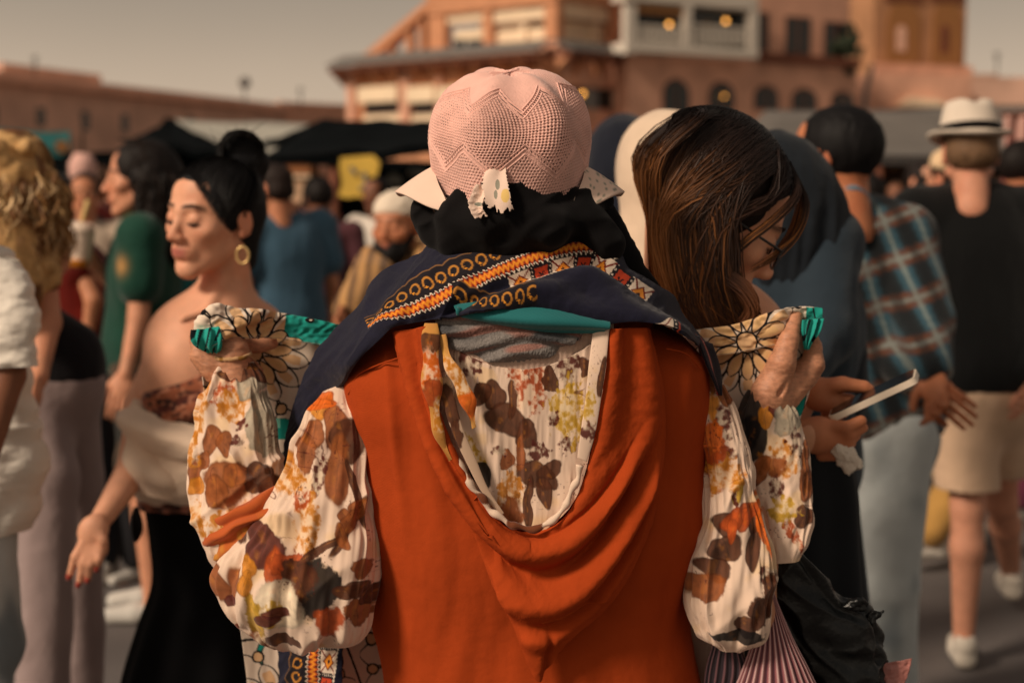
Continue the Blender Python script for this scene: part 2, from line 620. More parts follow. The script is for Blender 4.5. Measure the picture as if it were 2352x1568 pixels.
def mat(name, col=None, rough=0.8, var=0.15, vscale=8.0, bump=0.0, bscale=60.0, sheen=0.0, metal=0.0, spec=0.3, weave=0.0, wscale=900.0, trans=0.0, sss=0.0, emit=None, alpha=1.0):
    """general node material: colour (or the mesh's 'Col' attribute) x soft noise, plus noise bump and thread weave"""
    if name in _M:
        return _M[name]
    m, nt, b = nodes_of(name)
    N = nt.nodes
    tc = N.new('ShaderNodeTexCoord')
    no = N.new('ShaderNodeTexNoise')
    no.inputs['Scale'].default_value = vscale
    no.inputs['Detail'].default_value = 6
    nt.links.new(tc.outputs['Object'], no.inputs['Vector'])
    mr = N.new('ShaderNodeMapRange')
    mr.inputs['From Min'].default_value = 0.25
    mr.inputs['From Max'].default_value = 0.75
    mr.inputs['To Min'].default_value = 1 - var
    mr.inputs['To Max'].default_value = 1 + var
    nt.links.new(no.outputs['Fac'], mr.inputs['Value'])
    mx = N.new('ShaderNodeVectorMath')
    mx.operation = 'SCALE'
    if col is None:
        at = N.new('ShaderNodeAttribute')
        at.attribute_name = 'Col'
        nt.links.new(at.outputs['Color'], mx.inputs[0])
    else:
        mx.inputs[0].default_value = tuple(float(c) for c in col)
    nt.links.new(mr.outputs[0], mx.inputs['Scale'])
    nt.links.new(mx.outputs[0], b.inputs['Base Color'])
    b.inputs['Roughness'].default_value = rough
    b.inputs['Metallic'].default_value = metal
    b.inputs['Specular IOR Level'].default_value = spec
    if sheen:
        b.inputs['Sheen Weight'].default_value = sheen
        b.inputs['Sheen Roughness'].default_value = 0.5
    if trans:
        b.inputs['Transmission Weight'].default_value = trans
    if sss:
        b.inputs['Subsurface Weight'].default_value = sss
        b.inputs['Subsurface Radius'].default_value = (0.012, 0.005, 0.003)
        b.inputs['Subsurface Scale'].default_value = 1.0
    if emit is not None:
        b.inputs['Emission Color'].default_value = (*[float(c) for c in emit[:3]], 1)
        b.inputs['Emission Strength'].default_value = emit[3]
    if alpha < 1:
        b.inputs['Alpha'].default_value = alpha
    last = None
    if bump:
        n2 = N.new('ShaderNodeTexNoise')
        n2.inputs['Scale'].default_value = bscale
        n2.inputs['Detail'].default_value = 4
        nt.links.new(tc.outputs['Object'], n2.inputs['Vector'])
        bp = N.new('ShaderNodeBump')
        bp.inputs['Strength'].default_value = bump
        bp.inputs['Distance'].default_value = 0.3 / bscale
        nt.links.new(n2.outputs['Fac'], bp.inputs['Height'])
        last = bp
    if weave:
        w1 = N.new('ShaderNodeTexWave')
        w1.wave_type = 'BANDS'
        w1.bands_direction = 'DIAGONAL'
        w1.inputs['Scale'].default_value = wscale / 10
        w1.inputs['Distortion'].default_value = 1.5
        w1.inputs['Detail'].default_value = 2
        nt.links.new(tc.outputs['Object'], w1.inputs['Vector'])
        b2 = N.new('ShaderNodeBump')
        b2.inputs['Strength'].default_value = weave
        b2.inputs['Distance'].default_value = 0.0006
        nt.links.new(w1.outputs['Fac'], b2.inputs['Height'])
        if last is not None:
            nt.links.new(last.outputs[0], b2.inputs['Normal'])
        last = b2
    if last is not None:
        nt.links.new(last.outputs[0], b.inputs['Normal'])
    _M[name] = m
    return m
# ================================================================== SETTING
def struct(name, me, m):
    o = bpy.data.objects.new(name, me)
    COL.objects.link(o)
    me.materials.append(m)
    o['kind'] = 'structure'
    return o


M_ASPH = mat('asphalt', C(100, 94, 92), rough=0.85, var=0.35, vscale=0.9, bump=0.5, bscale=120)
M_TERRA = mat('terracotta_render', C(212, 160, 134), rough=0.9, var=0.22, vscale=0.8, bump=0.3, bscale=9)
M_PINK = mat('pink_render', C(214, 172, 150), rough=0.9, var=0.22, vscale=0.5, bump=0.3, bscale=6)
M_RUST = mat('rust_render', C(200, 142, 106), rough=0.9, var=0.15, vscale=0.9)
M_BROWN = mat('brown_timber', C(112, 66, 48), rough=0.8, var=0.2, vscale=2)
M_CREAM = mat('cream_canvas', C(240, 216, 184), rough=0.9, var=0.08, vscale=1.5)
M_SLATE = mat('grey_tile', C(112, 108, 104), rough=0.8, var=0.2, vscale=3)
M_OCHRE = mat('ochre_render', C(172, 126, 92), rough=0.9, var=0.22, vscale=0.5)
M_WHITEP = mat('white_paint', C(214, 204, 190), rough=0.6, var=0.05)
M_DARKG = mat('dark_glass', C(28, 34, 36), rough=0.25, var=0.2, spec=0.5)
M_SHUT = mat('grey_shutter', C(122, 122, 120), rough=0.7, var=0.1)
M_BLACKT = mat('black_tarpaulin', C(10, 14, 16), rough=0.95, var=0.3, vscale=3, spec=0.05)
M_GREYT = mat('grey_tarpaulin', C(108, 102, 96), rough=0.8, var=0.2, vscale=1.2, bump=0.4, bscale=4)
M_PALET = mat('pale_tarpaulin', C(176, 172, 160), rough=0.8, var=0.15, vscale=1.0, bump=0.4, bscale=4)
M_TEAL = mat('teal_canvas', C(20, 84, 84), rough=0.8, var=0.25, vscale=3)
M_LAMP = mat('lamp_glass', C(255, 190, 110), emit=(1.0, 0.42, 0.08, 3.2))
M_RED = mat('red_paint', C(150, 34, 24), rough=0.6)
M_GOLD = mat('gold_valance', C(150, 104, 62), rough=0.8)

# ground sheet, with slight unevenness near the crowd
gx = np.concatenate([np.linspace(-900, -12, 12)[:-1], np.linspace(-12, 12, 97), np.linspace(12, 900, 12)[1:]])
gy = np.concatenate([[-60, -20, -6], np.linspace(0, 24, 97), np.linspace(24, 1400, 14)[1:]])
GX, GY = np.meshgrid(gx, gy)
GZ = 0.012 * fbm(GX * 0.7, GY * 0.7, seed=3) * (np.abs(GX) < 11) * (GY > 0) * (GY < 23)
struct('ground', mk_mesh('ground', np.stack([GX, GY, GZ], -1).reshape(-1, 3), grid_quads(*GX.shape)), M_ASPH)


class Fac:
    """vertical facade plane through two points; boxes are given by photograph pixels of their front face"""
    def __init__(s, A, B):
        s.A = np.array([A[0], A[1], 0.0])
        e = np.array([B[0] - A[0], B[1] - A[1], 0.0])
        s.e = e / np.linalg.norm(e)
        s.nrm = np.array([s.e[1], -s.e[0], 0.0])
        if s.nrm[1] > 0:
            s.nrm = -s.nrm

    def sz(s, x, y):
        u = (x - CX) / FPX
        v = (CY - y) / FPX
        d = np.array([u, cos(PITCH) + v * sin(PITCH), -sin(PITCH) + v * cos(PITCH)])
        o = np.array([0, 0, CAMZ])
        t = ((s.A - o) @ s.nrm) / (d @ s.nrm)
        p = o + d * t
        return (p - s.A) @ s.e, p[2]

    def pt(s, a, z, o=0.0):
        return s.A + s.e * a + s.nrm * o + np.array([0, 0, z])

    def box(s, x0, x1, y0, y1, o0=0.0, o1=-0.3, z0=None, z1=None):
        """o0 = offset of the front face towards the camera, o1 = of the back face; y0 above y1"""
        xm, ym = (x0 + x1) / 2, (y0 + y1) / 2
        a0, a1 = s.sz(x0, ym)[0], s.sz(x1, ym)[0]
        zt = s.sz(xm, y0)[1] if z1 is None else z1
        zb = s.sz(xm, y1)[1] if z0 is None else z0
        return prism_raw([s.pt(a0, zb, o0), s.pt(a1, zb, o0), s.pt(a1, zt, o0), s.pt(a0, zt, o0)], s.nrm * (o1 - o0))

    def boxz(s, x0, x1, z0, z1, o0=0.0, o1=-0.3):
        ym = 450 - (z1 + z0 - 3) / 2 / 65 * FPX
        a0, a1 = s.sz(x0, ym)[0], s.sz(x1, ym)[0]
        return prism_raw([s.pt(a0, z0, o0), s.pt(a1, z0, o0), s.pt(a1, z1, o0), s.pt(a0, z1, o0)], s.nrm * (o1 - o0))

    def arch(s, x0, x1, y0, y1, o0, o1, n=10):
        xm, ym = (x0 + x1) / 2, (y0 + y1) / 2
        a0, a1 = s.sz(x0, ym)[0], s.sz(x1, ym)[0]
        zt, zb = s.sz(xm, y0)[1], s.sz(xm, y1)[1]
        am, r = (a0 + a1) / 2, (a1 - a0) / 2
        rise = min(r, (zt - zb) * 0.5)
        pts = [s.pt(a0, zb, o0), s.pt(a1, zb, o0)]
        for i in range(n + 1):
            t = pi * i / n
            pts.append(s.pt(am + r * cos(t), zt - rise + rise * sin(t), o0))
        return prism_raw(pts, s.nrm * (o1 - o0))


def add(parent, name, parts, m, smooth=False, label=None):
    if isinstance(parts, tuple):
        parts = [parts]
    return sub(parent, name, mesh_of(parts, smooth, name), m, label)


def window(parent, F, x0, x1, y0, y1, arch=True, mframe=M_BROWN, cross=True):
    """opening: reveal frame proud of the wall, dark pane inside it, a mullion"""
    fn = F.arch if arch else F.box
    w = add(parent, 'window', fn(x0 - 3, x1 + 3, y0 - 3, y1 + 3, 0.03, -0.2), mframe)
    g = add(w, 'pane', fn(x0, x1, y0, y1, 0.04, -0.1), M_DARKG)
    if cross:
        add(w, 'mullion', F.box((x0 + x1) / 2 - 1.2, (x0 + x1) / 2 + 1.2, y0 + 2, y1, 0.07, 0.042), mframe)
    return w


# ---- long pink building far off on the left
A, B = Pz(0, 165, 8.0), Pz(650, 240, 8.0)
F1 = Fac(A, B)
b = thing('long_building', 'long low pink building with narrow slit windows and a projecting cornice', 'building', F1.pt(0, 0))
add(b, 'wall', F1.boxz(-420, 655, -0.2, 7.35, 0, -14), M_PINK)
add(b, 'cornice', F1.boxz(-420, 660, 7.35, 7.62, 0.5, -0.6), M_TERRA)
add(b, 'parapet', F1.boxz(-420, 655, 7.62, 8.0, 0.1, -0.5), M_PINK)
add(b, 'rooftop_block', F1.box(168, 384, 152, 182, -5.0, -11.0, z0=7.3), M_PINK)
for x0, x1, y0, y1 in [(-28, -8, 240, 283), (83, 103, 248, 291), (186, 204, 256, 300), (277, 294, 263, 305), (430, 446, 270, 305), (560, 574, 278, 306)]:
    window(b, F1, x0, x1, y0, y1, arch=False, mframe=M_PINK, cross=False)
b2 = thing('far_wall_building', 'low terracotta wall building receding beside the cafe', 'building', Pz(650, 240, 8.0) * [1, 1, 0])
F1b = Fac(P(645, 240, 104), P(830, 250, 108))
add(b2, 'wall', F1b.box(640, 835, 240, 300, 0, -5, z0=-0.2), M_TERRA)
add(b2, 'parapet', F1b.box(640, 835, 238, 247, 0.2, -0.2), M_TERRA)
# water tank on a mast
t = thing('water_tank', 'small round water tank on a mast above the long pink roof', 'tank', P(562, 215, 96))
s = Sdf(P(562, 190, 96) - 0.9, P(562, 190, 96) + 0.9, 0.06)
s.ell(P(562, 190, 96), (0.40, 0.40, 0.38))
V, Q = s.mesh()
sub(t, 'tank_drum', mk_mesh('drum', V, Q), M_SLATE)
add(t, 'mast', tube_path([P(562, 196, 96), P(562, 240, 96)], 0.07), M_SLATE)

# ---- cafe building
ZE = 8.0
Lc, Mc, Rc = Pz(795, 150, ZE), Pz(1270, 112, ZE), Pz(1490, 135, ZE)
FA, FB = Fac(Lc, Mc), Fac(Mc, Rc)
W0, W1 = Pz(1440, 120, ZE), Pz(1990, 152, ZE)
FW = Fac(W0, W1)
cafe = thing('cafe_building', 'terracotta cafe building with grey tiled eaves, awnings and a roof terrace', 'building', FA.pt(0, 0))


def eave(F, xa, xb, nm):
    # sloping tiled eave with fascia and soffit; each course of tiles its own strip
    a0, a1 = F.sz(xa, 150)[0], F.sz(xb, 150)[0]
    for k in range(4):
        o0, o1 = 1.3 - k * 0.32, 1.3 - (k + 1) * 0.32 - 0.05
        z0, z1 = 7.82 + k * 0.14, 7.82 + (k + 1) * 0.14
        pr = prism_raw([F.pt(a0, z0, o0), F.pt(a1, z0, o0), F.pt(a1, z0 + 0.10, o0), F.pt(a0, z0 + 0.10, o0)], F.nrm * (o1 - o0) + np.array([0, 0, 0.1]))
        add(cafe, 'tile_course', pr, M_SLATE)
    add(cafe, 'soffit', prism_raw([F.pt(a0, 7.55, 1.1), F.pt(a1, 7.55, 1.1), F.pt(a1, 7.80, 1.1), F.pt(a0, 7.80, 1.1)], F.nrm * -1.0), M_BROWN)
    n = int((a1 - a0) / 1.25)
    for i in range(n + 1):
        s0 = a0 + (a1 - a0 - 0.2) * i / max(n, 1)
        add(cafe, 'bracket', prism_raw([F.pt(s0, 6.9, 0.0), F.pt(s0, 7.54, 0.95), F.pt(s0, 7.54, 0.0)], F.e * 0.18), M_RUST)


eave(FA, 790, 1272, 'a')
eave(FB, 1268, 1495, 'b')
# ground + first floor walls
add(cafe, 'wall', FA.boxz(805, 1272, -0.2, 7.56, 0, -6), M_RUST)
add(cafe, 'wall', FB.boxz(1270, 1480, -0.2, 7.56, 0, -6), M_TERRA)
add(cafe, 'wall', FW.boxz(1440, 1966, -0.2, 7.9, 0, -8), M_TERRA)
# openings of the first floor behind awnings
for x0, x1 in [(838, 925), (950, 1010), (1020, 1110), (1140, 1230)]:
    w = add(cafe, 'window', FA.box(x0, x1, 236, 262, 0.05, -0.2), M_BROWN)
    add(w, 'pane', FA.box(x0 + 3, x1 - 3, 239, 260, 0.06, -0.1), M_DARKG)
    add(cafe, 'awning', FA.box(x0 - 2, x1 + 2, 200, 236, 0.5, 0.02), M_CREAM)
    add(cafe, 'sill_panel', FA.box(x0, x1, 264, 300, 0.12, 0.0), M_CREAM)
for x0, x1 in [(806, 822), (926, 948), (1010, 1020), (1110, 1140), (1230, 1255)]:
    add(cafe, 'pilaster', FA.box(x0, x1, 168, 330, 0.3, 0.0), M_TERRA)
w = add(cafe, 'window', FB.box(1308, 1462, 204, 252, 0.05, -0.2), M_BROWN)
for x0, x1 in [(1312, 1336), (1372, 1428)]:
    add(w, 'pane', FB.box(x0, x1, 206, 250, 0.062, 0.0), M_DARKG)
for x0, x1 in [(1338, 1370), (1430, 1460)]:
    add(w, 'shutter', FB.box(x0, x1, 206, 250, 0.09, 0.0), M_SHUT)
add(cafe, 'string_course', FB.box(1275, 1480, 286, 292, 0.15, 0.0), M_TERRA)
# roof terrace (set back), posts, beam, blinds
FAu = Fac(Lc + FA.nrm * -1.2, Mc + FA.nrm * -1.2)
FBu = Fac(Mc + FB.nrm * -1.2, Rc + FB.nrm * -1.2)
add(cafe, 'terrace_floor', FAu.boxz(835, 1272, 7.6, 8.2, 0.6, -6), M_TERRA)
add(cafe, 'terrace_floor', FBu.boxz(1266, 1450, 7.6, 8.2, 0.6, -6), M_TERRA)
add(cafe, 'back_wall', FAu.boxz(1010, 1275, 8.2, 12.0, -3.0, -3.4), M_CREAM)
add(cafe, 'back_wall', FBu.boxz(1262, 1440, 8.2, 12.0, -1.5, -1.9), M_CREAM)
for F, x0, x1 in [(FAu, 985, 1022), (FAu, 1110, 1130), (FAu, 1252, 1280), (FBu, 1400, 1428)]:
    add(cafe, 'column', F.boxz(x0, x1, 8.2, 12.0, 0.05, -0.5), M_RUST)
    add(cafe, 'plinth', F.boxz(x0 - 3, x1 + 3, 8.2, 8.5, 0.12, -0.57), M_TERRA)
add(cafe, 'beam', FAu.box(985, 1275, -60, 22, 0.15, -0.5), M_RUST)
add(cafe, 'beam', FBu.box(1268, 1432, -60, 8, 0.15, -0.5), M_RUST)
for F, x0, x1, y0, y1 in [(FAu, 1024, 1109, 24, 52), (FAu, 1131, 1251, 20, 48), (FBu, 1281, 1399, 10, 46)]:
    add(cafe, 'blind', F.box(x0, x1, y0, y1, -0.1, -0.16), M_CREAM)
    add(cafe, 'blind_rail', F.box(x0, x1, y1, y1 + 4, -0.06, -0.18), M_BROWN)
for F, x0, x1, y0, y1 in [(FAu, 1035, 1108, 68, 90), (FAu, 1131, 1249, 66, 104), (FBu, 1285, 1398, 54, 116)]:
    add(cafe, 'screen', F.box(x0, x1, y0, y1, -0.3, -0.34), M_CREAM)
for x0, x1 in [(1036, 1060), (1068, 1100)]:
    add(cafe, 'seat_back', FAu.box(x0, x1, 90, 108, -0.2, -0.3), M_DARKG)
# raking stair wall on the left of the terrace
ra = [FAu.sz(835, 132), FAu.sz(990, 0), FAu.sz(990, 20), FAu.sz(865, 132)]
add(cafe, 'raking_beam', prism_raw([FAu.pt(a, z, 0.2) for a, z in ra], FAu.nrm * -0.8), M_RUST)
for x0, x1, yt in [(893, 901, 106), (932, 944, 72), (962, 972, 46)]:
    add(cafe, 'stair_post', FAu.box(x0, x1, yt, 132, 0.0, -0.4), M_RUST)
# white framed balcony
FV = Fac(W0 + FW.nrm * 0.9, W1 + FW.nrm * 0.9)
add(cafe, 'balcony_frame', FV.box(1438, 1742, -20, 12, 0, -1.2), M_WHITEP)
for x0, x1 in [(1438, 1462), (1572, 1590), (1722, 1742)]:
    add(cafe, 'balcony_post', FV.box(x0, x1, 12, 124, 0, -0.35), M_WHITEP)
add(cafe, 'balcony_slab', FV.box(1438, 1742, 106, 126, 0.02, -1.2), M_WHITEP)
add(cafe, 'balcony_back', FW.box(1440, 1740, 10, 118, 0.0, -0.02), M_DARKG)
add(cafe, 'valance', FV.box(1462, 1572, 16, 32, -0.1, -0.16), M_GOLD)
for x0, x1 in [(1462, 1572), (1590, 1722)]:
    add(cafe, 'rail', FV.box(x0, x1, 60, 66, -0.05, -0.12), M_WHITEP)
    for k in range(10):
        xa = x0 + (x1 - x0) * (k + 0.5) / 10
        add(cafe, 'baluster', FV.box(xa - 3, xa + 3, 66, 106, -0.06, -0.11), M_WHITEP)
    add(cafe, 'rail', FV.box(x0, x1, 84, 89, -0.05, -0.12), M_WHITEP)
# right wing
add(cafe, 'string_course', FW.box(1745, 1968, 130, 150, 0.35, 0.0, ), M_BROWN)
add(cafe, 'wall', FW.boxz(1740, 1962, 8.0, 12.5, -0.3, -8), M_TERRA)
for x0, x1, y0, y1 in [(1743, 1762, 32, 116), (1806, 1858, 42, 124), (1894, 1944, 54, 132)]:
    FW2 = Fac(W0 + FW.nrm * -0.3, W1 + FW.nrm * -0.3)
    window(cafe, FW2, x0, x1, y0, y1, arch=False)
for x0, x1, y0, y1 in [(1524, 1580, 184, 268), (1630, 1683, 190, 250), (1734, 1784, 198, 250), (1821, 1872, 205, 252), (1911, 1958, 212, 254)]:
    window(cafe, FW, x0, x1, y0, y1)
add(cafe, 'drain_pipe', tube_path([P(2004, 150, 71), P(1992, 190, 71), P(1984, 262, 71)], 0.13), M_DARKG)
# potted bush on the ledge, beside the last window
s = thing('potted_bush', 'dark green bush on the ledge of the cafe by its end window', 'plant', FW.pt(FW.sz(1948, 140)[0], 8.0, -0.1))
c = FW.pt(FW.sz(1948, 140)[0], 8.9, 0.0)
sd = Sdf(c - 1.6, c + 1.6, 0.12)
for i in range(26):
    sd.ell(c + RNG.normal(0, 0.42, 3) * [1, 0.5, 1.1], RNG.uniform(0.15, 0.3), k=0.05)
V, Q = sd.mesh(0)
sub(s, 'foliage', mk_mesh('foliage', V + RNG.normal(0, 0.03, V.shape), Q), mat('dark_foliage', C(34, 42, 26), var=0.4, vscale=4))
pt = c - [0, 0, 0.85]
sub(s, 'pot', mesh_of([tube_path([pt, pt + [0, 0, 0.3]], [0.16, 0.24], 12)], True), M_TERRA)

# lamps (lit)
lamps = [(FV, 1543, 56, -0.2, 'lit globe lamp in the first bay of the white balcony'), (FV, 1673, 48, -0.2, 'lit globe lamp in the second bay of the white balcony'),
         (FB, 1323, 217, 0.4, 'lit globe lamp by the dark pane next to the pink hat'), (FB, 1447, 207, 0.4, 'lit globe lamp at the corner under the tiled eave'),
         (FW, 1656, 222, 0.25, 'dim lamp in the arched window above the long haired woman')]
for F, x, y, o, lab in lamps:
    a, z = F.sz(x, y)
    p = F.pt(a, z, o)
    l = thing('globe_lamp', lab, 'lamp', p, group='lit lamps on the cafe facade')
    r = 0.10 if 'dim' not in lab else 0.06
    th = np.linspace(0, pi, 7)
    prof = [(p + [0, 0, r * cos(t)]) for t in th]
    V, Q, _ = tube_path(prof, [max(0.005, r * sin(t)) for t in th], 10)
    sub(l, 'globe', mk_mesh('globe', V, Q), M_LAMP)
    add(l, 'bracket', tube_path([p + [0, 0, r], p + [0, 0, r + 0.08], p + [0, 0.3, r + 0.12]], 0.015, 6), M_DARKG)

for k, (x, y0, y1, d) in enumerate([(690, 200, 246, 104), (80, 128, 172, 80), (2290, 120, 166, 84)]):
    o = thing('roof_aerial', ['thin aerial on the low terracotta wall building', 'thin aerial on the long pink building', 'thin aerial on the brown house past the tower'][k], 'aerial', P(x, y1, d), group='roof aerials')
    add(o, 'mast', tube_path([P(x, y1 + 4, d), P(x, y0, d)], 0.045, 6), M_DARKG)
    for q in range(3):
        add(o, 'crossbar', tube_path([P(x - 9 + q * 2, y0 + 4 + q * 7, d), P(x + 9 - q * 2, y0 + 4 + q * 7, d)], 0.03, 5), M_DARKG)

# ---- minaret-like tower and buildings on the right
FT = Fac(P(2010, 100, 84), P(2222, 100, 86))
tw = thing('square_tower', 'tall square ochre tower with recessed arched panels', 'tower', FT.pt(0, 0))
add(tw, 'shaft', FT.box(2010, 2222, -260, 170, 0, -5.4, z0=-0.2), M_OCHRE)
for x0, x1, y0, y1 in [(2036, 2112, -90, 150), (2140, 2208, -90, 150)]:
    add(tw, 'arched_panel', FT.arch(x0, x1, 6, y1, 0.10, 0.0), M_GOLD)
    add(tw, 'panel_head', FT.box(x0 - 4, x1 + 4, -60, 4, 0.16, 0.0), M_BROWN)
add(tw, 'window', FT.arch(2056, 2078, 60, 118, 0.14, -0.1), M_PINK)
add(tw, 'window', FT.arch(2158, 2176, 58, 122, 0.14, -0.1), M_BROWN)
add(tw, 'plinth', FT.box(2004, 2228, 150, 180, 0.25, -0.2), M_TERRA)
FR = Fac(P(1975, 200, 80), P(2600, 200, 82))
rb = thing('red_annex', 'low terracotta annex wall at the foot of the ochre tower', 'building', FR.pt(0, 0))
add(rb, 'wall', FR.box(1985, 2230, 172, 300, 0, -3, z0=-0.2), M_TERRA)
add(rb, 'gable', prism_raw([FR.pt(*FR.sz(2052, 246), 0.5), FR.pt(*FR.sz(2165, 246), 0.5), FR.pt(*FR.sz(2150, 232), 0.5), FR.pt(*FR.sz(2085, 226), 0.5)], FR.nrm * -1.5), M_CREAM)
rb2 = thing('brown_house', 'flat brown house beyond the tower with a low parapet', 'building', FR.pt(40, 0))
add(rb2, 'wall', FR.box(2232, 2700, 172, 300, -2, -8, z0=-0.2), M_PINK)
add(rb2, 'parapet', FR.box(2262, 2330, 163, 174, -2.0, -3), M_PINK)


# ---- market tents
def sheet_roof(parent, name, pts, m, thick=0.05):
    """quad canopy (4 world points) with sag"""
    p = [np.asarray(q, float) for q in pts]
    n = 16
    u, v = np.meshgrid(np.linspace(0, 1, n), np.linspace(0, 1, n))
    G = (p[0] * ((1 - u) * (1 - v))[..., None] + p[1] * (u * (1 - v))[..., None] + p[2] * (u * v)[..., None] + p[3] * ((1 - u) * v)[..., None])
    L = np.linalg.norm(p[1] - p[0])
    G[..., 2] -= (0.03 * L * np.sin(pi * u) * np.sin(pi * v) + 0.02 * noise(u * 6, v * 6, seed=4))
    N = grid_normals(G)
    k = n * n
    q = grid_quads(n, n)
    b_ = np.arange(n)
    V = np.concatenate([G.reshape(-1, 3), (G - N * thick).reshape(-1, 3)])
    E = np.concatenate([np.stack([b_[:-1], b_[1:]], 1), np.stack([b_[:-1], b_[1:]], 1) + k - n, np.stack([b_[:-1] * n, b_[1:] * n], 1), np.stack([b_[:-1] * n + n - 1, b_[1:] * n + n - 1], 1)])
    rim = np.stack([E[:, 0], E[:, 1], E[:, 1] + k, E[:, 0] + k], 1)
    return sub(parent, name, mk_mesh(name, V, np.concatenate([q, q[:, ::-1] + k, rim])), m)


def posts(parent, pts, m, r=0.035):
    for p in pts:
        p = np.asarray(p, float)
        add(parent, 'post', tube_path([[p[0], p[1], -0.01], p], r, 8), m, True)


# pale tarpaulin roofs behind
tp = thing('pale_awning', 'pale grey tarpaulin roof stretched behind the black stalls', 'awning', P(560, 320, 22) * [1, 1, 0])
q = [P(330, 352, 17), P(860, 352, 17), P(820, 288, 26), P(395, 276, 26)]
sheet_roof(tp, 'canopy', q, M_PALET)
posts(tp, q, M_SLATE)
# black stall on the left
st = thing('black_tent', 'black peaked market tent behind the green shirt person', 'tent', P(400, 420, 13) * [1, 1, 0])
pk = P(388, 277, 14.5)
cs = [P(300, 322, 13), P(520, 352, 13), P(540, 345, 16), P(318, 322, 16)]
for a_, b_ in ((0, 1), (1, 2), (2, 3), (3, 0)):
    sheet_roof(st, 'canopy_panel', [cs[a_], cs[b_], pk, pk + [0.01, 0.01, 0]], M_BLACKT)
posts(st, cs, M_BLACKT)
sheet_roof(st, 'side_curtain', [P(338, 318, 15.8), P(505, 350, 15.8), P(505, 640, 15.8), P(338, 640, 15.8)], M_BLACKT)
# big black stall next to the hat
sb = thing('black_stall', 'large black market stall with flat roof, dark curtain and white counter', 'stall', P(860, 600, 10) * [1, 1, 0])
c0, c1, c2, c3 = P(600, 366, 9.5), P(1010, 372, 9.5), P(1010, 290, 12.5), P(600, 330, 12.5)
k0, k1 = P(742, 276, 11), P(1012, 282, 11)
sheet_roof(sb, 'canopy_panel', [c0, c1 + [0, 0, 0.1], k1, k0], M_BLACKT)
sheet_roof(sb, 'canopy_panel', [k0, k1, c2, c3], M_BLACKT)
add(sb, 'valance', prism_raw([P(700, 362, 9.45), P(1010, 372, 9.45), P(1010, 392, 9.45), P(700, 378, 9.45)], [0, 0.03, 0]), M_BLACKT)
posts(sb, [P(1010, 372, 9.5), P(600, 330, 12.5), P(1012, 300, 12.5)], M_BLACKT)
add(sb, 'post', tube_path([P(768, 378, 9.5), P(766, 760, 9.5)], 0.035, 8), M_BROWN, True)
sheet_roof(sb, 'back_curtain', [P(756, 380, 11.5), P(1030, 380, 11.5), P(1030, 596, 11.5), P(756, 596, 11.5)], M_BLACKT)
add(sb, 'counter_top', prism_raw([P(752, 606, 9.9), P(862, 606, 9.9), P(862, 630, 9.9), P(752, 630, 9.9)], [0, 0.8, 0]), M_WHITEP)
add(sb, 'counter_front', prism_raw([P(756, 630, 9.95), P(858, 630, 9.95), P(858, 690, 9.95), P(756, 690, 9.95)], [0, 0.6, 0]), M_SHUT)
add(sb, 'counter_base', prism_raw([P(740, 690, 9.93), P(858, 690, 9.93), P(858, 905, 9.93), P(740, 905, 9.93)], [0, 0.6, 0]), M_RED)

# yellow price board hanging on the stall: handwriting too blurred to read, drawn as its two strokes of grey marks
ys = thing('price_board', 'ragged yellow paper sign hanging in the black stall', 'sign', P(830, 400, 9.3))
out = [(792, 362), (868, 356), (884, 372), (880, 392), (872, 418), (874, 448), (858, 458), (830, 452), (806, 456), (786, 450), (796, 424), (790, 400), (789, 380)]
out = [((x / 1.0), y) for x, y in out]
out = [(x * 0.98 + 6, y) for x, y in out]
add(ys, 'board', prism_raw([P(x, y, 9.3) for x, y in out][::-1], [0, 0.02, 0]), mat('yellow_paper', C(214, 176, 78), var=0.12, vscale=6))
for p0, p1 in [((836, 396), (842, 428)), ((842, 428), (826, 436)), ((806, 384), (818, 400)), ((848, 436), (858, 420))]:
    add(ys, 'stroke', tube_path([P(*p0, 9.29), P(*p1, 9.29)], 0.014, 6), M_SHUT)
# lamp / fan blades inside stall : small pale cloths
for k, (x, y, lab) in enumerate([(905, 412, 'small pale bulb shade hanging low in the black stall'), (955, 392, 'pale bulb shade hanging under the black roof by the hat')]):
    o = thing('hanging_lamp', lab, 'lamp', P(x, y, 10.4), group='shades hanging in the black stall')
    add(o, 'shade', tube_path([P(x, y - 14, 10.4), P(x, y + 12, 10.4)], [0.03, 0.07], 10), mat('grey_shade', C(130, 130, 122)), True)
    add(o, 'cord', tube_path([P(x, y - 14, 10.4), P(x, 366, 10.4)], 0.006, 5), M_BLACKT)
# box stacks seen between the stalls
for k, (x0, x1, y0, y1, c, lab) in enumerate([(604, 712, 366, 400, C(150, 98, 62), 'brown crate on top of the stack behind the blue shirt man'), (660, 712, 402, 470, C(206, 170, 138), 'tall beige carton behind the blue shirt man'), (612, 656, 404, 470, C(178, 128, 96), 'tan carton half hidden by the dark haired man')]):
    o = thing('carton', lab, 'box', P((x0 + x1) / 2, y1, 10.8), group='cartons piled between the stalls')
    add(o, 'body', prism_raw([P(x0, y0, 10.8), P(x1, y0, 10.8), P(x1, y1, 10.8), P(x0, y1, 10.8)][::-1], [0, 0.5, 0]), mat('carton%d' % k, c))
    add(o, 'flap', prism_raw([P(x0, y0, 10.79), P(x1, y0, 10.79), P(x1, y0 + 6, 10.79), P(x0, y0 + 6, 10.79)][::-1], [0, -0.02, 0]), M_CREAM)
o = thing('pallet_stack', 'dark crates carrying the cartons between the stalls', 'crate', P(660, 600, 10.9) * [1, 1, 0])
add(o, 'body', prism_raw([P(596, 470, 10.8), P(716, 470, 10.8), P(716, 872, 10.8), P(596, 872, 10.8)][::-1], [0, 0.6, 0]), M_BLACKT)
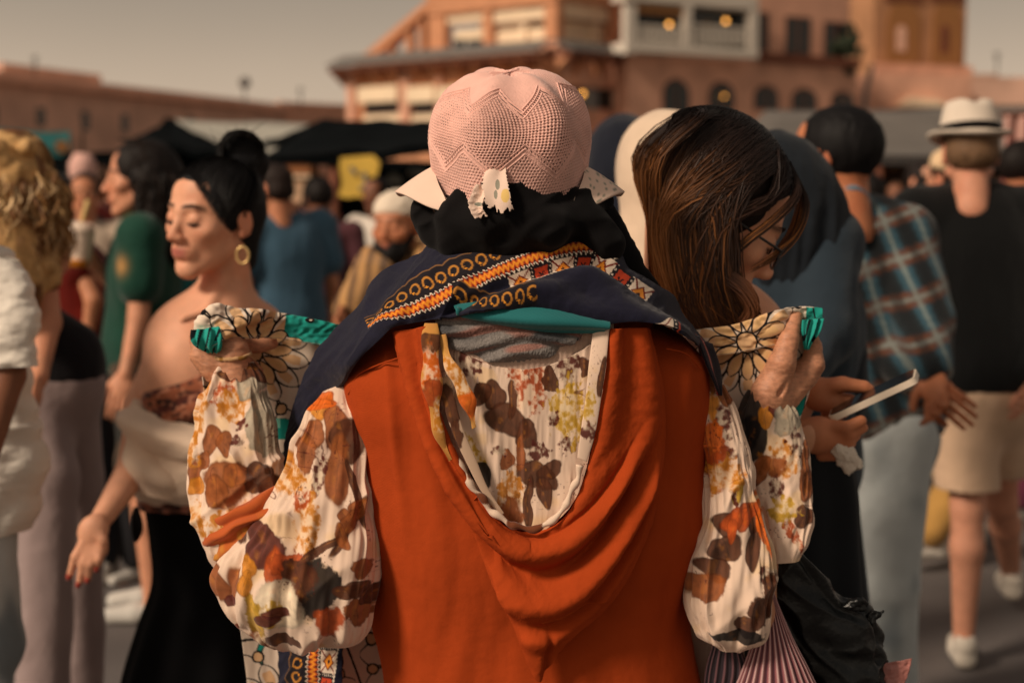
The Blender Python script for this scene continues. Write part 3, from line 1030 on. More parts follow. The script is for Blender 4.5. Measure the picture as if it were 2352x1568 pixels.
add(o, 'lid', prism_raw([P(594, 466, 10.78), P(718, 466, 10.78), P(718, 472, 10.78), P(594, 472, 10.78)][::-1], [0, 0.64, 0]), M_BROWN)
o = thing('white_pennant', 'pale triangular cloth hanging beside the brown stall post', 'flag', P(745, 450, 9.6))
add(o, 'cloth', prism_raw([P(764, 412, 9.6), P(772, 500, 9.6), P(730, 470, 9.6)], [0, 0.02, 0]), mat('pale_cloth', C(176, 156, 150)))
add(o, 'pole', tube_path([P(768, 400, 9.62), P(774, 510, 9.62)], 0.012, 6), M_BROWN)

# teal awning on the left, with its dark stall front
ta = thing('teal_awning', 'teal awning with orange spots over a dark stall front', 'awning', P(60, 400, 14) * [1, 1, 0])
q = [P(-180, 346, 13), P(158, 350, 13), P(160, 302, 14), P(-180, 296, 14)]
sheet_roof(ta, 'canopy', q, M_TEAL)
posts(ta, [q[0], q[1]], M_BLACKT)
for x in (60, 142):
    add(ta, 'orange_spot', tube_path([P(x, 336, 12.97), P(x, 336, 13.02)], 0.06, 10), M_GOLD)
sheet_roof(ta, 'back_curtain', [P(-180, 350, 15), P(330, 352, 15), P(330, 470, 15), P(-180, 470, 15)], M_BLACKT)
lw = thing('market_booth', 'pale low stall wall and dark shelves under the teal awning', 'stall', P(60, 470, 15.5) * [1, 1, 0])
add(lw, 'wall', prism_raw([P(-180, 436, 15.6), P(400, 436, 15.6), P(400, 760, 15.6), P(-180, 760, 15.6)][::-1], [0, 0.3, 0]), mat('stall_grey', C(70, 66, 64)))
add(lw, 'shelf', prism_raw([P(-180, 402, 14.8), P(330, 402, 14.8), P(330, 408, 14.8), P(-180, 408, 14.8)][::-1], [0, 0.3, 0]), M_SLATE)
rs = thing('paper_lantern', 'white and red cylinder lantern hanging before the dark stall', 'lantern', P(190, 350, 9.0))
add(rs, 'shade', tube_path([P(190, 352, 9), P(190, 360, 9), P(190, 420, 9), P(190, 432, 9)], [0.05, 0.069, 0.066, 0.04], 16), mat('lantern_white', C(216, 170, 158), var=0.1), True)
add(rs, 'red_panel', tube_path([P(178, 378, 8.96), P(182, 424, 8.96)], [0.03, 0.035], 10), mat('lantern_red', C(170, 70, 56)), True)
add(rs, 'cord', tube_path([P(190, 352, 9), P(190, 330, 9.0), P(190, 300, 9.02)], 0.006, 5), M_BLACKT)

# grey tent roofs on the right
tg = thing('grey_tent', 'long grey tarpaulin market roof behind the plaid shirt man', 'tent', P(2050, 400, 14) * [1, 1, 0])
q = [P(1660, 352, 12), P(2760, 372, 12), P(2700, 236, 17), P(1760, 256, 17)]
sheet_roof(tg, 'canopy', q, M_GREYT)
add(tg, 'valance', prism_raw([P(1660, 350, 11.95), P(2760, 370, 11.95), P(2760, 392, 11.95), P(1660, 372, 11.95)][::-1], [0, 0.03, 0]), mat('dark_valance', C(58, 54, 52)))
posts(tg, [P(2020, 356, 12), P(2420, 366, 12), P(1700, 352, 12)], M_BROWN)
sheet_roof(tg, 'back_curtain', [P(1640, 340, 15.5), P(2800, 340, 15.5), P(2800, 640, 15.5), P(1640, 640, 15.5)], mat('tent_shade_brown', C(58, 44, 36), var=0.4, vscale=2))  # dark brown backing sheet: the tent's shadowy interior put into its colour
for k, (x0, x1, y0, y1, c, lab) in enumerate([(2010, 2032, 352, 420, C(120, 70, 46), 'rust coloured hanging cloth by the tent post'), (2072, 2140, 372, 424, C(150, 98, 46), 'ochre hanging rug under the grey tent'),
                                           (2132, 2196, 366, 392, C(28, 84, 86), 'teal folded cloth on the tent shelf'), (2134, 2200, 396, 424, C(110, 108, 100), 'grey folded cloths under the teal one'),
                                           (2040, 2066, 356, 400, C(176, 132, 92), 'tan hanging scarf under the grey tent')]):
    o = thing('hanging_cloth', lab, 'cloth', P((x0 + x1) / 2, y0, 13), group='cloths for sale under the grey tent')
    nn = 24
    U, Vv = np.meshgrid(np.linspace(0, 1, nn), np.linspace(0, 1, 10))
    me = cpatch([[(x0, y0, 13), (x1, y0, 13)], [(x0 + 2, y1, 13), (x1 - 2, y1, 13)]], 40, 10, disp=lambda u, v, X, Y, G: 0.02 * np.sin(u * 26 + k), thick=0.02)
    sub(o, 'fabric', me, mat('hang%d' % k, c, var=0.25, vscale=6))
    add(o, 'rod', tube_path([P(x0 - 3, y0, 13), P(x1 + 3, y0, 13)], 0.012, 6), M_BROWN)
o = thing('stall_table', 'brown trestle counter piled with goods below the grey tent', 'table', P(2080, 520, 12.5) * [1, 1, 0])
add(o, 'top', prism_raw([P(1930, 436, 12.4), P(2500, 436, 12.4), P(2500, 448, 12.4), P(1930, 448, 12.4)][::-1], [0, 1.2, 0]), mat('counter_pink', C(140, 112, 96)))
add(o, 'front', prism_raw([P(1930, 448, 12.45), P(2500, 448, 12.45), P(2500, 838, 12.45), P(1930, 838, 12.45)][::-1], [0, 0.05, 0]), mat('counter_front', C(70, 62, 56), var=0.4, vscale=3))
pk_ = thing('pink_curtain', 'pink patterned cloth hung at the end of the grey tent', 'curtain', P(2345, 300, 8.5))
sub(pk_, 'fabric', cpatch([[(2306, 268, 8.6), (2480, 262, 8.6)], [(2300, 470, 8.6), (2480, 476, 8.6)]], 80, 30, disp=lambda u, v, X, Y, G: 0.03 * np.sin(u * 30 + 2 * v), thick=0.02,
    color=lambda u, v, X, Y, G: mixc(C(196, 152, 140), C(160, 92, 84), sstep(0.0, 0.3, fbm(X / 40, Y / 40, seed=5)))), mat('pink_curtain_fabric', None))
add(pk_, 'rod', tube_path([P(2298, 264, 8.6), P(2490, 258, 8.6)], 0.015, 6), M_BROWN)
# ================================================================== MATERIALS FOR PEOPLE
M_SKIN = mat('skin', None, rough=0.55, var=0.10, vscale=30, bump=0.25, bscale=260, sss=0.12, spec=0.35)
M_CLOTHV = mat('printed_fabric', None, rough=0.85, var=0.05, vscale=20, weave=0.25, wscale=3000, sheen=0.15, spec=0.15)
M_KNIT = mat('knit_yarn', None, rough=0.95, var=0.08, vscale=40, bump=0.6, bscale=900, sheen=0.3, spec=0.1)
M_VEST = mat('orange_viscose', C(168, 66, 26), rough=0.95, var=0.10, bump=0.25, bscale=34, vscale=14, weave=0.25, wscale=3400, sheen=0.0, spec=0.08)
M_BLK = mat('black_fabric', C(12, 10, 11), rough=0.85, var=0.2, vscale=20, sheen=0.04, spec=0.12, weave=0.2)
M_LIP = mat('lash', C(22, 16, 14), rough=0.7)
SKIN_L, SKIN_M, SKIN_D = C(222, 168, 138), C(190, 128, 94), C(128, 82, 58)

# ---- print painters (albedo only; coordinates are those of the cloth)
PAL = dict(b=C(148, 82, 40), d=C(88, 48, 28), m=C(204, 130, 40), r=C(176, 76, 28), o=C(216, 102, 26), y=C(204, 160, 52), k=C(24, 18, 18), c=C(232, 212, 184), g=C(170, 158, 138), p=C(96, 38, 30))


def floral(X, Y, items=(), seed=1, scatter=0.0, base=C(228, 200, 178)):
    col = np.broadcast_to(base, X.shape + (3,)).copy()
    col *= (1 + 0.05 * fbm(X / 60, Y / 60, seed=seed))[..., None]
    wx = X + 6 * fbm(X / 34, Y / 34, seed=seed + 1, o=2)
    wy = Y + 6 * fbm(X / 34, Y / 34, 7.3, seed=seed + 2, o=2)
    n1 = fbm(X / 14, Y / 14, seed=seed + 3)
    n2 = fbm(X / 8, Y / 12, seed=seed + 4, o=4)
    # faint watercolour washes
    ws = sstep(0.12, 0.5, fbm(X / 48, Y / 48, 3.1, seed=seed + 5))
    col = mixc(col, np.broadcast_to(PAL['y'] * 1.2, col.shape), ws * 0.28)
    items = list(items)
    if scatter > 0:
        r = np.random.default_rng(seed)
        x0, x1, y0, y1 = X.min(), X.max(), Y.min(), Y.max()
        n = int((x1 - x0) * (y1 - y0) / 5200 * scatter)
        for i in range(n):
            cx, cy = r.uniform(x0, x1), r.uniform(y0, y1)
            rt = r.uniform(0, 180)
            kcol = r.choice(list('bbdmmrrpo'))
            for j in range(r.integers(2, 5)):
                items.append((cx + (j - 1.5) * 20 * cos(radians(rt)) + r.normal(0, 6), cy + (j - 1.5) * 20 * sin(radians(rt)) + r.normal(0, 6), r.uniform(9, 17), r.uniform(16, 28), rt + r.uniform(40, 110), kcol, 0.16))
            if r.random() < 0.3:
                items.append((cx, cy, r.uniform(28, 40), r.uniform(24, 36), rt, 'm', 0.6))
    for it in items:
        x, y, a, b, rt, key, rag = it
        a, b = a * 1.25, b * 1.25
        if rag < .2: rag *= .6
        m = (np.abs(X - x) < max(a, b) * 1.8 + 8) & (np.abs(Y - y) < max(a, b) * 1.8 + 8)
        if not m.any():
            continue
        c, s = cos(radians(rt)), sin(radians(rt))
        dx, dy = wx[m] - x, wy[m] - y
        p, q = (dx * c + dy * s) / a, (-dx * s + dy * c) / b
        th = np.arctan2(q, p)
        f = np.sqrt(p * p + q * q) + rag * (0.55 * n1[m] + 0.7 * n2[m]) + 0.10 * np.cos(3 * th + x)
        al = 1 - sstep(0.88 if rag < .4 else 0.70, 1.04, f)
        cc = PAL[key][None] * (1 + 0.35 * n2[m] + 0.2 * n1[m])[:, None]
        if rag > 0.4:    # ragged flowers: petals of mixed tones with pale gaps
            t = sstep(-0.35, 0.45, n2[m] + 0.6 * n1[m])
            cc = mixc(cc, PAL['c'][None] * np.ones_like(cc), t * 0.75)
        else:
            cc = mixc(cc, PAL['m'][None] * np.ones_like(cc), 0.35 * sstep(0.2, 0.6, 0.5 - np.abs(p + 0.2)) * sstep(-.1, .4, n1[m]))
            cc = mixc(cc, cc * 0.55, 0.7 * (1 - sstep(0.0, 0.07, np.abs(p))) * (f < 0.85))
            cc = mixc(cc, cc * 0.65, sstep(0.75, 0.95, f))
        col[m] = mixc(col[m], cc, al * 0.96)
    # thin maroon scribbled stems
    z = np.abs(noise(X / 34, Y / 30, seed=seed + 9))
    msk = sstep(0.25, 0.5, noise(X / 60, Y / 60, 5.5, seed=seed + 10))
    col = mixc(col, np.broadcast_to(PAL['p'], col.shape), (1 - sstep(0.015, 0.045, z)) * msk * 0.7)
    sp = sstep(0.62, 0.75, noise(X / 3.5, Y / 5, seed=seed + 12)) * sstep(0.2, 0.5, noise(X / 45, Y / 45, 1.5, seed=seed + 13))
    col = mixc(col, np.broadcast_to(PAL['p'] * 0.8, col.shape), sp * 0.7)
    return np.clip(col, 0.004, 0.9)


def band_coords(X, Y, pts, n=240):
    p = crom(np.array(pts, float), n)
    sh = X.shape
    q = np.stack([X.ravel(), Y.ravel()], 1)
    t = np.gradient(p, axis=0)
    t /= np.linalg.norm(t, axis=1)[:, None]
    L = np.concatenate([[0], np.cumsum(np.linalg.norm(np.diff(p, axis=0), axis=1))])
    S, T = np.empty(len(q)), np.empty(len(q))
    for a in range(0, len(q), 20000):
        d = q[a:a + 20000, None] - p[None]
        k = np.argmin((d ** 2).sum(-1), 1)
        dk = d[np.arange(len(k)), k]
        S[a:a + 20000] = L[k] + (dk * t[k]).sum(1)
        T[a:a + 20000] = dk[:, 1] * t[k, 0] - dk[:, 0] * t[k, 1]
    return S.reshape(sh), T.reshape(sh), L[-1]


def tri(x):
    return 2 * np.abs(x - np.floor(x + 0.5)) * 2 - 1


def put(col, m, c):
    m = np.asarray(m, float)
    return mixc(col, np.broadcast_to(c, col.shape), m)


def border(col, S, T, smax, lo_s=-5, diamonds=None, cres=True, w=1.0, zig=True):
    """ethnic border: zigzag strip, crescents above it, diamond boxes below"""
    ins = ((S > lo_s) & (S < smax)).astype(float)
    t = T / w
    if cres:
        col = put(col, ins * (t > -56 - 3 * np.abs(np.sin(pi * S / 32))) * (t < -14), C(22, 16, 24))
        e = np.abs(t + 55 + 3 * np.abs(np.sin(pi * S / 32)))
        col = put(col, ins * (1 - sstep(0.8, 1.8, e)), C(120, 84, 50))
        cs = (np.floor(S / 32) + 0.5) * 32
        dx, dy = S - cs, (t + 34)
        rho = np.sqrt(dx ** 2 + dy ** 2)
        ang = np.arctan2(dy, dx)
        ring = (1 - sstep(1.6, 2.8, np.abs(rho - 10.5))) * (np.abs(ang - 2.3) > 0.5)
        col = put(col, ins * ring * (t < -18) * (t > -50), C(178, 118, 46))
        sx, sy = dx + 6, dy - 6
        star = (np.abs(sx) + np.abs(sy) + 2.5 * np.sqrt(np.abs(sx * sy)) < 7)
        col = put(col, ins * star, C(216, 140, 40))
    a = np.abs(t) + (0 if zig else 1e3)
    P_ = 11.5
    z = tri(S / P_) * 4.2
    col = put(col, ins * (a < 15.5), C(24, 14, 16))
    tz = tri(S / P_ + 0.25)
    col = put(col, ins * (a < 15.5) * ((15.2 - a) / 5.5 > (tri(S / P_ + 0.5 * (t > 0)) * 0.5 + 0.5) * 1.15) * (a > 9.2), C(228, 212, 190))
    col = put(col, ins * zig * (np.abs(t - z) < 9.0) * (a < 12.5), C(140, 40, 22))
    col = put(col, ins * zig * (np.abs(t - z) < 6.0), C(206, 100, 34))
    col = put(col, ins * zig * (np.abs(t - z) < 2.8), C(232, 146, 40))
    if diamonds is not None:
        s0, s1, h = diamonds
        mm = ((S > s0) & (S < s1) & (t > 15.5) & (t < 15.5 + h)).astype(float)
        cell = 54.0
        k = np.floor((S - s0) / cell)
        cxl = (S - s0 - (k + 0.5) * cell) / (cell / 2)
        cyl = (t - 15.5 - h / 2) / (h / 2)
        even = (k % 2 == 0)
        col = put(col, mm * even, C(226, 206, 186))
        dm = np.abs(cxl) + np.abs(cyl)
        col = put(col, mm * even * (np.abs(np.abs(cxl) - np.abs(cyl)) < 0.10), C(120, 34, 22))
        col = put(col, mm * even * (dm < 0.78), C(110, 34, 20))
        col = put(col, mm * even * (dm < 0.62), C(222, 138, 44))
        col = put(col, mm * even * (dm < 0.22), C(40, 18, 20))
        col = put(col, mm * (~even), C(20, 16, 24))
        rr = np.sqrt(cxl ** 2 + cyl ** 2)
        an = np.arctan2(cyl, cxl)
        col = put(col, mm * (~even) * (np.maximum(np.abs(cxl) * 1.4, np.abs(cyl)) < 0.8), C(180, 60, 30))
        col = put(col, mm * (~even) * (rr < 0.30 + 0.16 * np.cos(6 * an)), C(30, 14, 18))
        col = put(col, mm * (~even) * (np.abs(np.abs(cxl) - 0.82) < 0.07) * (np.sin(t * 1.3) > 0.3), C(216, 200, 184))
        e = np.abs(t - 15.5 - h)
        ins2 = ((S > s0) & (S < s1)).astype(float)
        col = put(col, ins2 * (e < 3) * (tri(S / 9) * 0.5 + 0.5 > e / 3), C(220, 206, 188))
    return col


def mandala(X, Y):
    """cream cloth with black outlined petals, peach fills and teal patches, round several flower centres"""
    # anisotropic distance; each flower keeps its own place
    cents = np.array([(582, 806), (1716, 786), (905, 1060), (1480, 1080), (640, 1290), (1800, 1180), (1190, 820), (660, 1640), (1000, 1500), (1400, 1480), (1250, 1250)], float)
    wx, wy = X + 5 * fbm(X / 50, Y / 50, seed=31), Y + 5 * fbm(X / 50, Y / 50, 4, seed=32)
    d = [(np.hypot(wx - c[0], (wy - c[1]))) for c in cents]
    D = np.stack(d, 0)
    k = D.argmin(0)
    r = D.min(0)
    srt = np.sort(D, 0)
    gap = srt[1] - srt[0]
    th = np.arctan2(wy - cents[k, 1], wx - cents[k, 0])
    cream, peach, teal, teal2, blk = C(234, 214, 194), C(228, 184, 138), C(28, 140, 128), C(120, 196, 176), C(20, 18, 22)
    col = np.broadcast_to(cream, X.shape + (3,)).copy()
    tl = np.zeros(X.shape, bool)
    for x_, y_, a_, b_ in [(745, 800, 62, 42), (640, 985, 50, 24), (770, 900, 26, 40), (700, 742, 60, 14), (1830, 900, 22, 60), (610, 1500, 20, 40), (800, 1300, 60, 60), (560, 1150, 40, 30)]:
        tl |= np.hypot((wx - x_) / a_, (wy - y_) / b_) < 1
    col = put(col, tl, teal)
    col = put(col, tl & (noise(X / 20, Y / 20, seed=40) > 0.25), teal2)
    for c_ in (0.0,):
        e_ = np.zeros(X.shape, bool)
    edge_ = tl ^ np.roll(tl, 2, axis=-1) if X.ndim > 1 else tl & False
    col = put(col, edge_, blk)

    def ring(col, r0, r1, n, ph, fill, inner=None, lw=2.4, pw=0.8):
        a = ((th / (2 * pi) * n + ph) % 1 - 0.5) * 2
        q = np.clip((r - r0) / (r1 - r0), 0, 1)
        w = np.sin(pi * q ** pw) ** 0.6
        arc = pi * np.maximum(r, 1) / n
        f = (np.abs(a) - 0.94 * w) * arc
        f = np.where((r < r0) | (r > r1), 9, f)
        col = put(col, f < 0, fill)
        if inner is not None:
            f2 = (np.abs(a) - 0.5 * w) * arc
            col = put(col, (f2 < 0) & (q > 0.15) & (q < 0.75), inner)
        return put(col, 1 - sstep(lw * 0.6, lw * 1.2, np.abs(f)), blk)
    col = ring(col, 96, 176, 14, 0.5, cream, None, 2.3, 0.7)
    col = ring(col, 58, 128, 14, 0.0, cream, peach, 2.2)
    col = ring(col, 26, 88, 12, 0.5, peach, C(226, 182, 128), 2.2)
    col = put(col, r < 24, peach)
    col = put(col, np.abs(r - 24) < 2.2, blk)
    # small outlined discs between the big petals
    a = ((th / (2 * pi) * 14) % 1 - 0.5) * 2 * pi * 150 / 14
    rr = np.hypot(a, r - 150)
    col = put(col, rr < 12, peach)
    col = put(col, np.abs(rr - 12.5) < 2.2, blk)
    col = put(col, (gap < 5), blk)
    return col


# ================================================================== FOREGROUND WOMAN
woman = thing('person', 'woman seen from behind in orange hooded vest, floral sleeves and pink crochet hat', 'person', (P(1215, 900, 1.95)[0], 1.95, 0))

CXB = 1215.0
HWT = [(540, 150), (600, 235), (660, 330), (740, 405), (800, 432), (900, 432), (1250, 420), (1568, 385), (2000, 400)]


def backY(x, y, off=0.0):
    x, y = np.broadcast_arrays(np.asarray(x, float), np.asarray(y, float))
    hw = interp(HWT, y)
    t = np.clip(np.abs(x - CXB) / hw, 0, 0.9995)
    Y = 1.955 - 0.155 * (1 - t ** 2.3) ** (1 / 2.3)
    Y = Y + np.clip((740 - y) / 1815 * 0.35, 0, 1) + 0.02 * np.clip((y - 1000) / 500, 0, 1.5)
    return Y - off


# skin: head, neck, torso core and arms; hands at finer resolution
sd = Sdf((-0.36, 1.72, 0.0), (0.42, 2.28, 1.68), 0.007)
HC = P(1180, 410, 1.94)
sd.ell(HC + [0, 0.0, 0.02], (0.078, 0.098, 0.10), k=0.01)
sd.ell(HC + [0, 0.05, -0.06], (0.055, 0.05, 0.06), k=0.03)
sd.cone(HC + [0, 0.0, -0.05], P(1200, 700, 1.93), 0.058, 0.07, 0.03)
chest = P(1210, 850, 1.955)
sd.ell(chest, (0.17, 0.095, 0.16), k=0.04)
sd.ell(P(1215, 1150, 1.97), (0.15, 0.09, 0.2), k=0.05)
sd.ell(P(1215, 1560, 1.97), (0.17, 0.10, 0.18), k=0.05)
shL, shR = P(880, 880, 1.965), P(1530, 880, 1.965)
elL, elR = P(640, 1380, 1.92), P(1720, 1400, 1.92)
wrL, wrR = P(545, 860, 2.0), P(1772, 940, 2.0)
sd.cone(P(1000, 800, 1.95), shL, 0.055, 0.045, 0.03)
sd.cone(P(1430, 800, 1.95), shR, 0.055, 0.045, 0.03)
sd.cone(shL, elL, 0.042, 0.038, 0.02); sd.cone(elL, wrL, 0.036, 0.024, 0.01)
sd.cone(shR, elR, 0.042, 0.038, 0.02); sd.cone(elR, wrR, 0.036, 0.026, 0.01)
hipz = P(1215, 1700, 1.97)
for sx in (-1, 1):
    hp = np.array([hipz[0] + sx * 0.09, 1.97, 0.78])
    kn = np.array([hipz[0] + sx * 0.10, 1.96, 0.44])
    an = np.array([hipz[0] + sx * 0.11, 1.98, 0.07])
    sd.cone(hp, kn, 0.085, 0.055, 0.03); sd.cone(kn, an, 0.055, 0.035, 0.02)
    sd.cone(an, an + [0, 0.15, -0.04], 0.035, 0.028, 0.02)
V1, Q1 = sd.mesh()


def hand_sdf(lo, hi, cones, ells=(), h=0.0022, k=0.006, subs=()):
    s_ = Sdf(lo, hi, h)
    for e in ells:
        s_.ell(e[0], e[1], k=0.008)
    for c in cones:
        s_.cone(c[0], c[1], c[2], c[3], c[4] if len(c) > 4 else k)
    for c in subs:
        s_.cone(c[0], c[1], c[2], c[3], 0.003, sub=True)
    return s_.mesh(1)


Hp = lambda x, y, d: P(x, y, d)
VL, QL = hand_sdf(Hp(500, 800, 2.0) - [0.10, 0.10, 0.12], Hp(500, 800, 2.0) + [0.12, 0.12, 0.10], [
    (Hp(545, 880, 1.99), Hp(535, 806, 1.995), 0.023, 0.022),            # wrist
    (Hp(535, 812, 1.995), Hp(517, 768, 2.01), 0.021, 0.018, 0.01),      # back of hand
    (Hp(500, 850, 1.995), Hp(462, 815, 1.995), 0.016, 0.015, 0.012),    # heel / ball of thumb
    (Hp(462, 815, 1.995), Hp(455, 775, 2.0), 0.014, 0.012, 0.008),      # thumb, lower
    (Hp(455, 775, 2.0), Hp(470, 738, 2.01), 0.0115, 0.0095, 0.004),     # thumb tip, under the cloth
    (Hp(548, 792, 2.02), Hp(592, 795, 2.035), 0.0115, 0.0105, 0.006),   # index, pointing across
    (Hp(592, 795, 2.035), Hp(624, 788, 2.04), 0.0103, 0.0092, 0.002),
    (Hp(552, 822, 2.02), Hp(580, 842, 2.03), 0.0100, 0.0092, 0.006),    # little finger
    (Hp(580, 842, 2.03), Hp(593, 852, 2.03), 0.009, 0.008, 0.002),
    (Hp(520, 770, 2.015), Hp(500, 728, 2.03), 0.0105, 0.0098, 0.005),   # middle and ring, curled up behind the hem
    (Hp(500, 728, 2.03), Hp(476, 742, 2.025), 0.0096, 0.0088, 0.002),
    (Hp(538, 772, 2.025), Hp(524, 730, 2.04), 0.0100, 0.0095, 0.005),
    (Hp(524, 730, 2.04), Hp(500, 745, 2.035), 0.0093, 0.0085, 0.002)],
    ells=[(Hp(486, 836, 1.992), (0.018, 0.014, 0.024))])
VR, QR = hand_sdf(Hp(1810, 840, 2.0) - [0.10, 0.10, 0.13], Hp(1810, 840, 2.0) + [0.10, 0.13, 0.10], [
    (Hp(1762, 960, 1.99), Hp(1768, 900, 1.99), 0.026, 0.024),           # wrist
    (Hp(1768, 905, 1.99), Hp(1795, 838, 1.99), 0.024, 0.020, 0.012),    # ball of thumb
    (Hp(1797, 832, 1.985), Hp(1812, 778, 1.99), 0.0185, 0.0145, 0.006),  # thumb
    (Hp(1812, 778, 1.99), Hp(1826, 726, 2.005), 0.0140, 0.0105, 0.003),
    (Hp(1790, 925, 2.0), Hp(1846, 862, 2.015), 0.022, 0.020, 0.012),    # far edge of hand
    (Hp(1848, 860, 2.015), Hp(1866, 838, 2.015), 0.019, 0.0175, 0.006),
    (Hp(1866, 838, 2.015), Hp(1868, 795, 2.02), 0.0165, 0.0125, 0.004),  # index knuckle to tip
    (Hp(1868, 795, 2.02), Hp(1862, 762, 2.022), 0.0122, 0.0085, 0.003),
    (Hp(1815, 825, 2.03), Hp(1778, 796, 2.05), 0.0105, 0.0100, 0.006),  # fingers curled in shadow behind the cloth
    (Hp(1778, 796, 2.05), Hp(1745, 790, 2.04), 0.0098, 0.0088, 0.002),
    (Hp(1810, 838, 2.035), Hp(1780, 816, 2.05), 0.0100, 0.0095, 0.006),
    (Hp(1780, 816, 2.05), Hp(1752, 806, 2.045), 0.0093, 0.0082, 0.002),
    (Hp(1808, 850, 2.035), Hp(1790, 832, 2.05), 0.0088, 0.0082, 0.005),
    (Hp(1790, 832, 2.05), Hp(1768, 822, 2.045), 0.0080, 0.0070, 0.002)],
    subs=[(Hp(1838, 842, 1.973), Hp(1790, 905, 1.967), 0.004, 0.004), (Hp(1804, 784, 1.974), Hp(1820, 782, 1.974), 0.0012, 0.0012)])
bc = C(196, 138, 106)
Vh = np.concatenate([VL, VR])
wr = fbm(Vh[:, 0] * 160, Vh[:, 1] * 60, Vh[:, 2] * 220, seed=5, o=3)
colh = bc[None] * (1 - 0.20 * sstep(.25, .6, np.abs(fbm(Vh[:, 0] * 120, Vh[:, 1] * 80, Vh[:, 2] * 420, seed=15, o=2)) * 2) + 0.14 * wr + 0.10 * fbm(Vh[:, 0] * 40, Vh[:, 1] * 40, Vh[:, 2] * 40, seed=8))[:, None]  # skin darkened along the crease pattern, crease shade put into the colour


def crease(V, amp=0.0012):
    """skin creases as relief across the joints"""
    n = fbm(V[:, 0] * 120, V[:, 1] * 80, V[:, 2] * 420, seed=15, o=2)
    c = V.mean(0)
    d = V - c
    d /= np.linalg.norm(d, axis=1)[:, None] + 1e-9
    return V + d * (amp * n)[:, None]


V, Q, col = join_parts([(V1, [Q1], bc), (crease(VL), [QL], colh[:len(VL)]), (crease(VR), [QR], colh[len(VL):])])
sub(woman, 'body', mk_mesh('body', V, Q, col), M_SKIN)

# ---- vest
def d_vest(u, v, X, Y, G):
    side = np.sin(2 * pi * u)
    f = 0.0075 * fbm(X / 85 + 0.5 * np.sin(Y / 240) + 0.25 * noise(X / 200, Y / 260, seed=22), Y / 620, seed=2, o=2) + 0.0012 * fbm(X / 26, Y / 120, seed=6)
    dr = 0.006 * np.exp(-((X - 905 - 0.10 * (Y - 780)) / 13) ** 2) * sstep(760, 800, Y) * (1 - sstep(1000, 1300, Y))
    dr2 = 0.0035 * np.exp(-((X - 1560 + 0.05 * (Y - 780)) / 16) ** 2) * (1 - sstep(1100, 1400, Y))
    pull = 0.005 * np.sin((X - 1585) / 9 + (Y - 1310) / 40) * np.exp(-((X - 1580) / 60) ** 2 - ((Y - 1320) / 70) ** 2)
    return f + dr + dr2 + pull


vr = [(1010, 690, 1420, 690, 1.955, .55), (905, 735, 1500, 735, 1.955, .55), (840, 790, 1560, 778, 1.955, .58), (790, 860, 1618, 835, 1.955, .6), (797, 930, 1630, 900, 1.955, .6), (818, 1010, 1624, 1000, 1.96, .6),
      (835, 1130, 1626, 1120, 1.965, .6), (846, 1240, 1636, 1225, 1.97, .6), (850, 1330, 1600, 1320, 1.975, .6), (852, 1410, 1582, 1400, 1.98, .6), (868, 1490, 1592, 1480, 1.98, .6), (880, 1568, 1606, 1568, 1.98, .6),
      (885, 1700, 1620, 1700, 1.98, .6), (880, 2100, 1640, 2100, 1.98, .62), (870, 2350, 1650, 2350, 1.98, .62)]
vest = sub(woman, 'vest', ltube(vr, 360, 300, d_vest, sup=2.3, cap=False), M_VEST)
# yoke / armhole seams as thin raised cords on the vest
def cord(parent, name, pts, off, r, m, n=60, wob=0.0):
    p = crom(np.array(pts, float), n)
    w = Pa(p[:, 0], p[:, 1], backY(p[:, 0], p[:, 1], off))
    if wob:
        w[:, 0] += wob * np.sin(np.arange(n) * 0.9)
        w[:, 2] += wob * np.cos(np.arange(n) * 1.3)
    return sub(parent, name, mesh_of([tube_path(w, r, 7, n)], True, name), m)


cord(vest, 'shoulder_seam', [(800, 905), (822, 862), (868, 838), (915, 822)], 0.0035, 0.0011, M_VEST)
cord(vest, 'shoulder_seam', [(1530, 800), (1575, 812), (1612, 850)], 0.0035, 0.0011, M_VEST)
sk = sub(woman, 'skirt', ltube([(885, 2250, 1650, 2250, 1.98, .6), (860, 2900, 1680, 2900, 1.98, .6), (840, 3330, 1690, 3330, 1.98, .6)], 96, 40, lambda u, v, X, Y, G: 0.012 * np.sin(u * 90), sup=2.2), M_BLK)

# ---- hood: cowl of vest fabric lying on the back
inner = [(985, 748), (988, 800), (992, 880), (1035, 1010), (1105, 1135), (1162, 1194), (1200, 1213), (1220, 1217), (1245, 1212), (1290, 1178), (1335, 1090), (1368, 950), (1388, 840), (1402, 755)]
outer = [(900, 762), (915, 830), (932, 900), (985, 1045), (1062, 1190), (1132, 1335), (1180, 1440), (1243, 1566), (1290, 1490), (1398, 1392), (1478, 1255), (1520, 1080), (1526, 900), (1492, 752)]
rows = []
tt = [0, 0.12, 0.25, 0.4, 0.55, 0.7, 0.85, 1.0]
lift = [0.012, 0.022, 0.024, 0.022, 0.022, 0.020, 0.014, 0.006]
for t, lf in zip(tt, lift):
    row = []
    for (a, b), (c, d) in zip(inner, outer):
        x, y = a + (c - a) * t, b + (d - b) * t
        row.append((x, y, float(backY(x, y, lf))))
    rows.append(row)


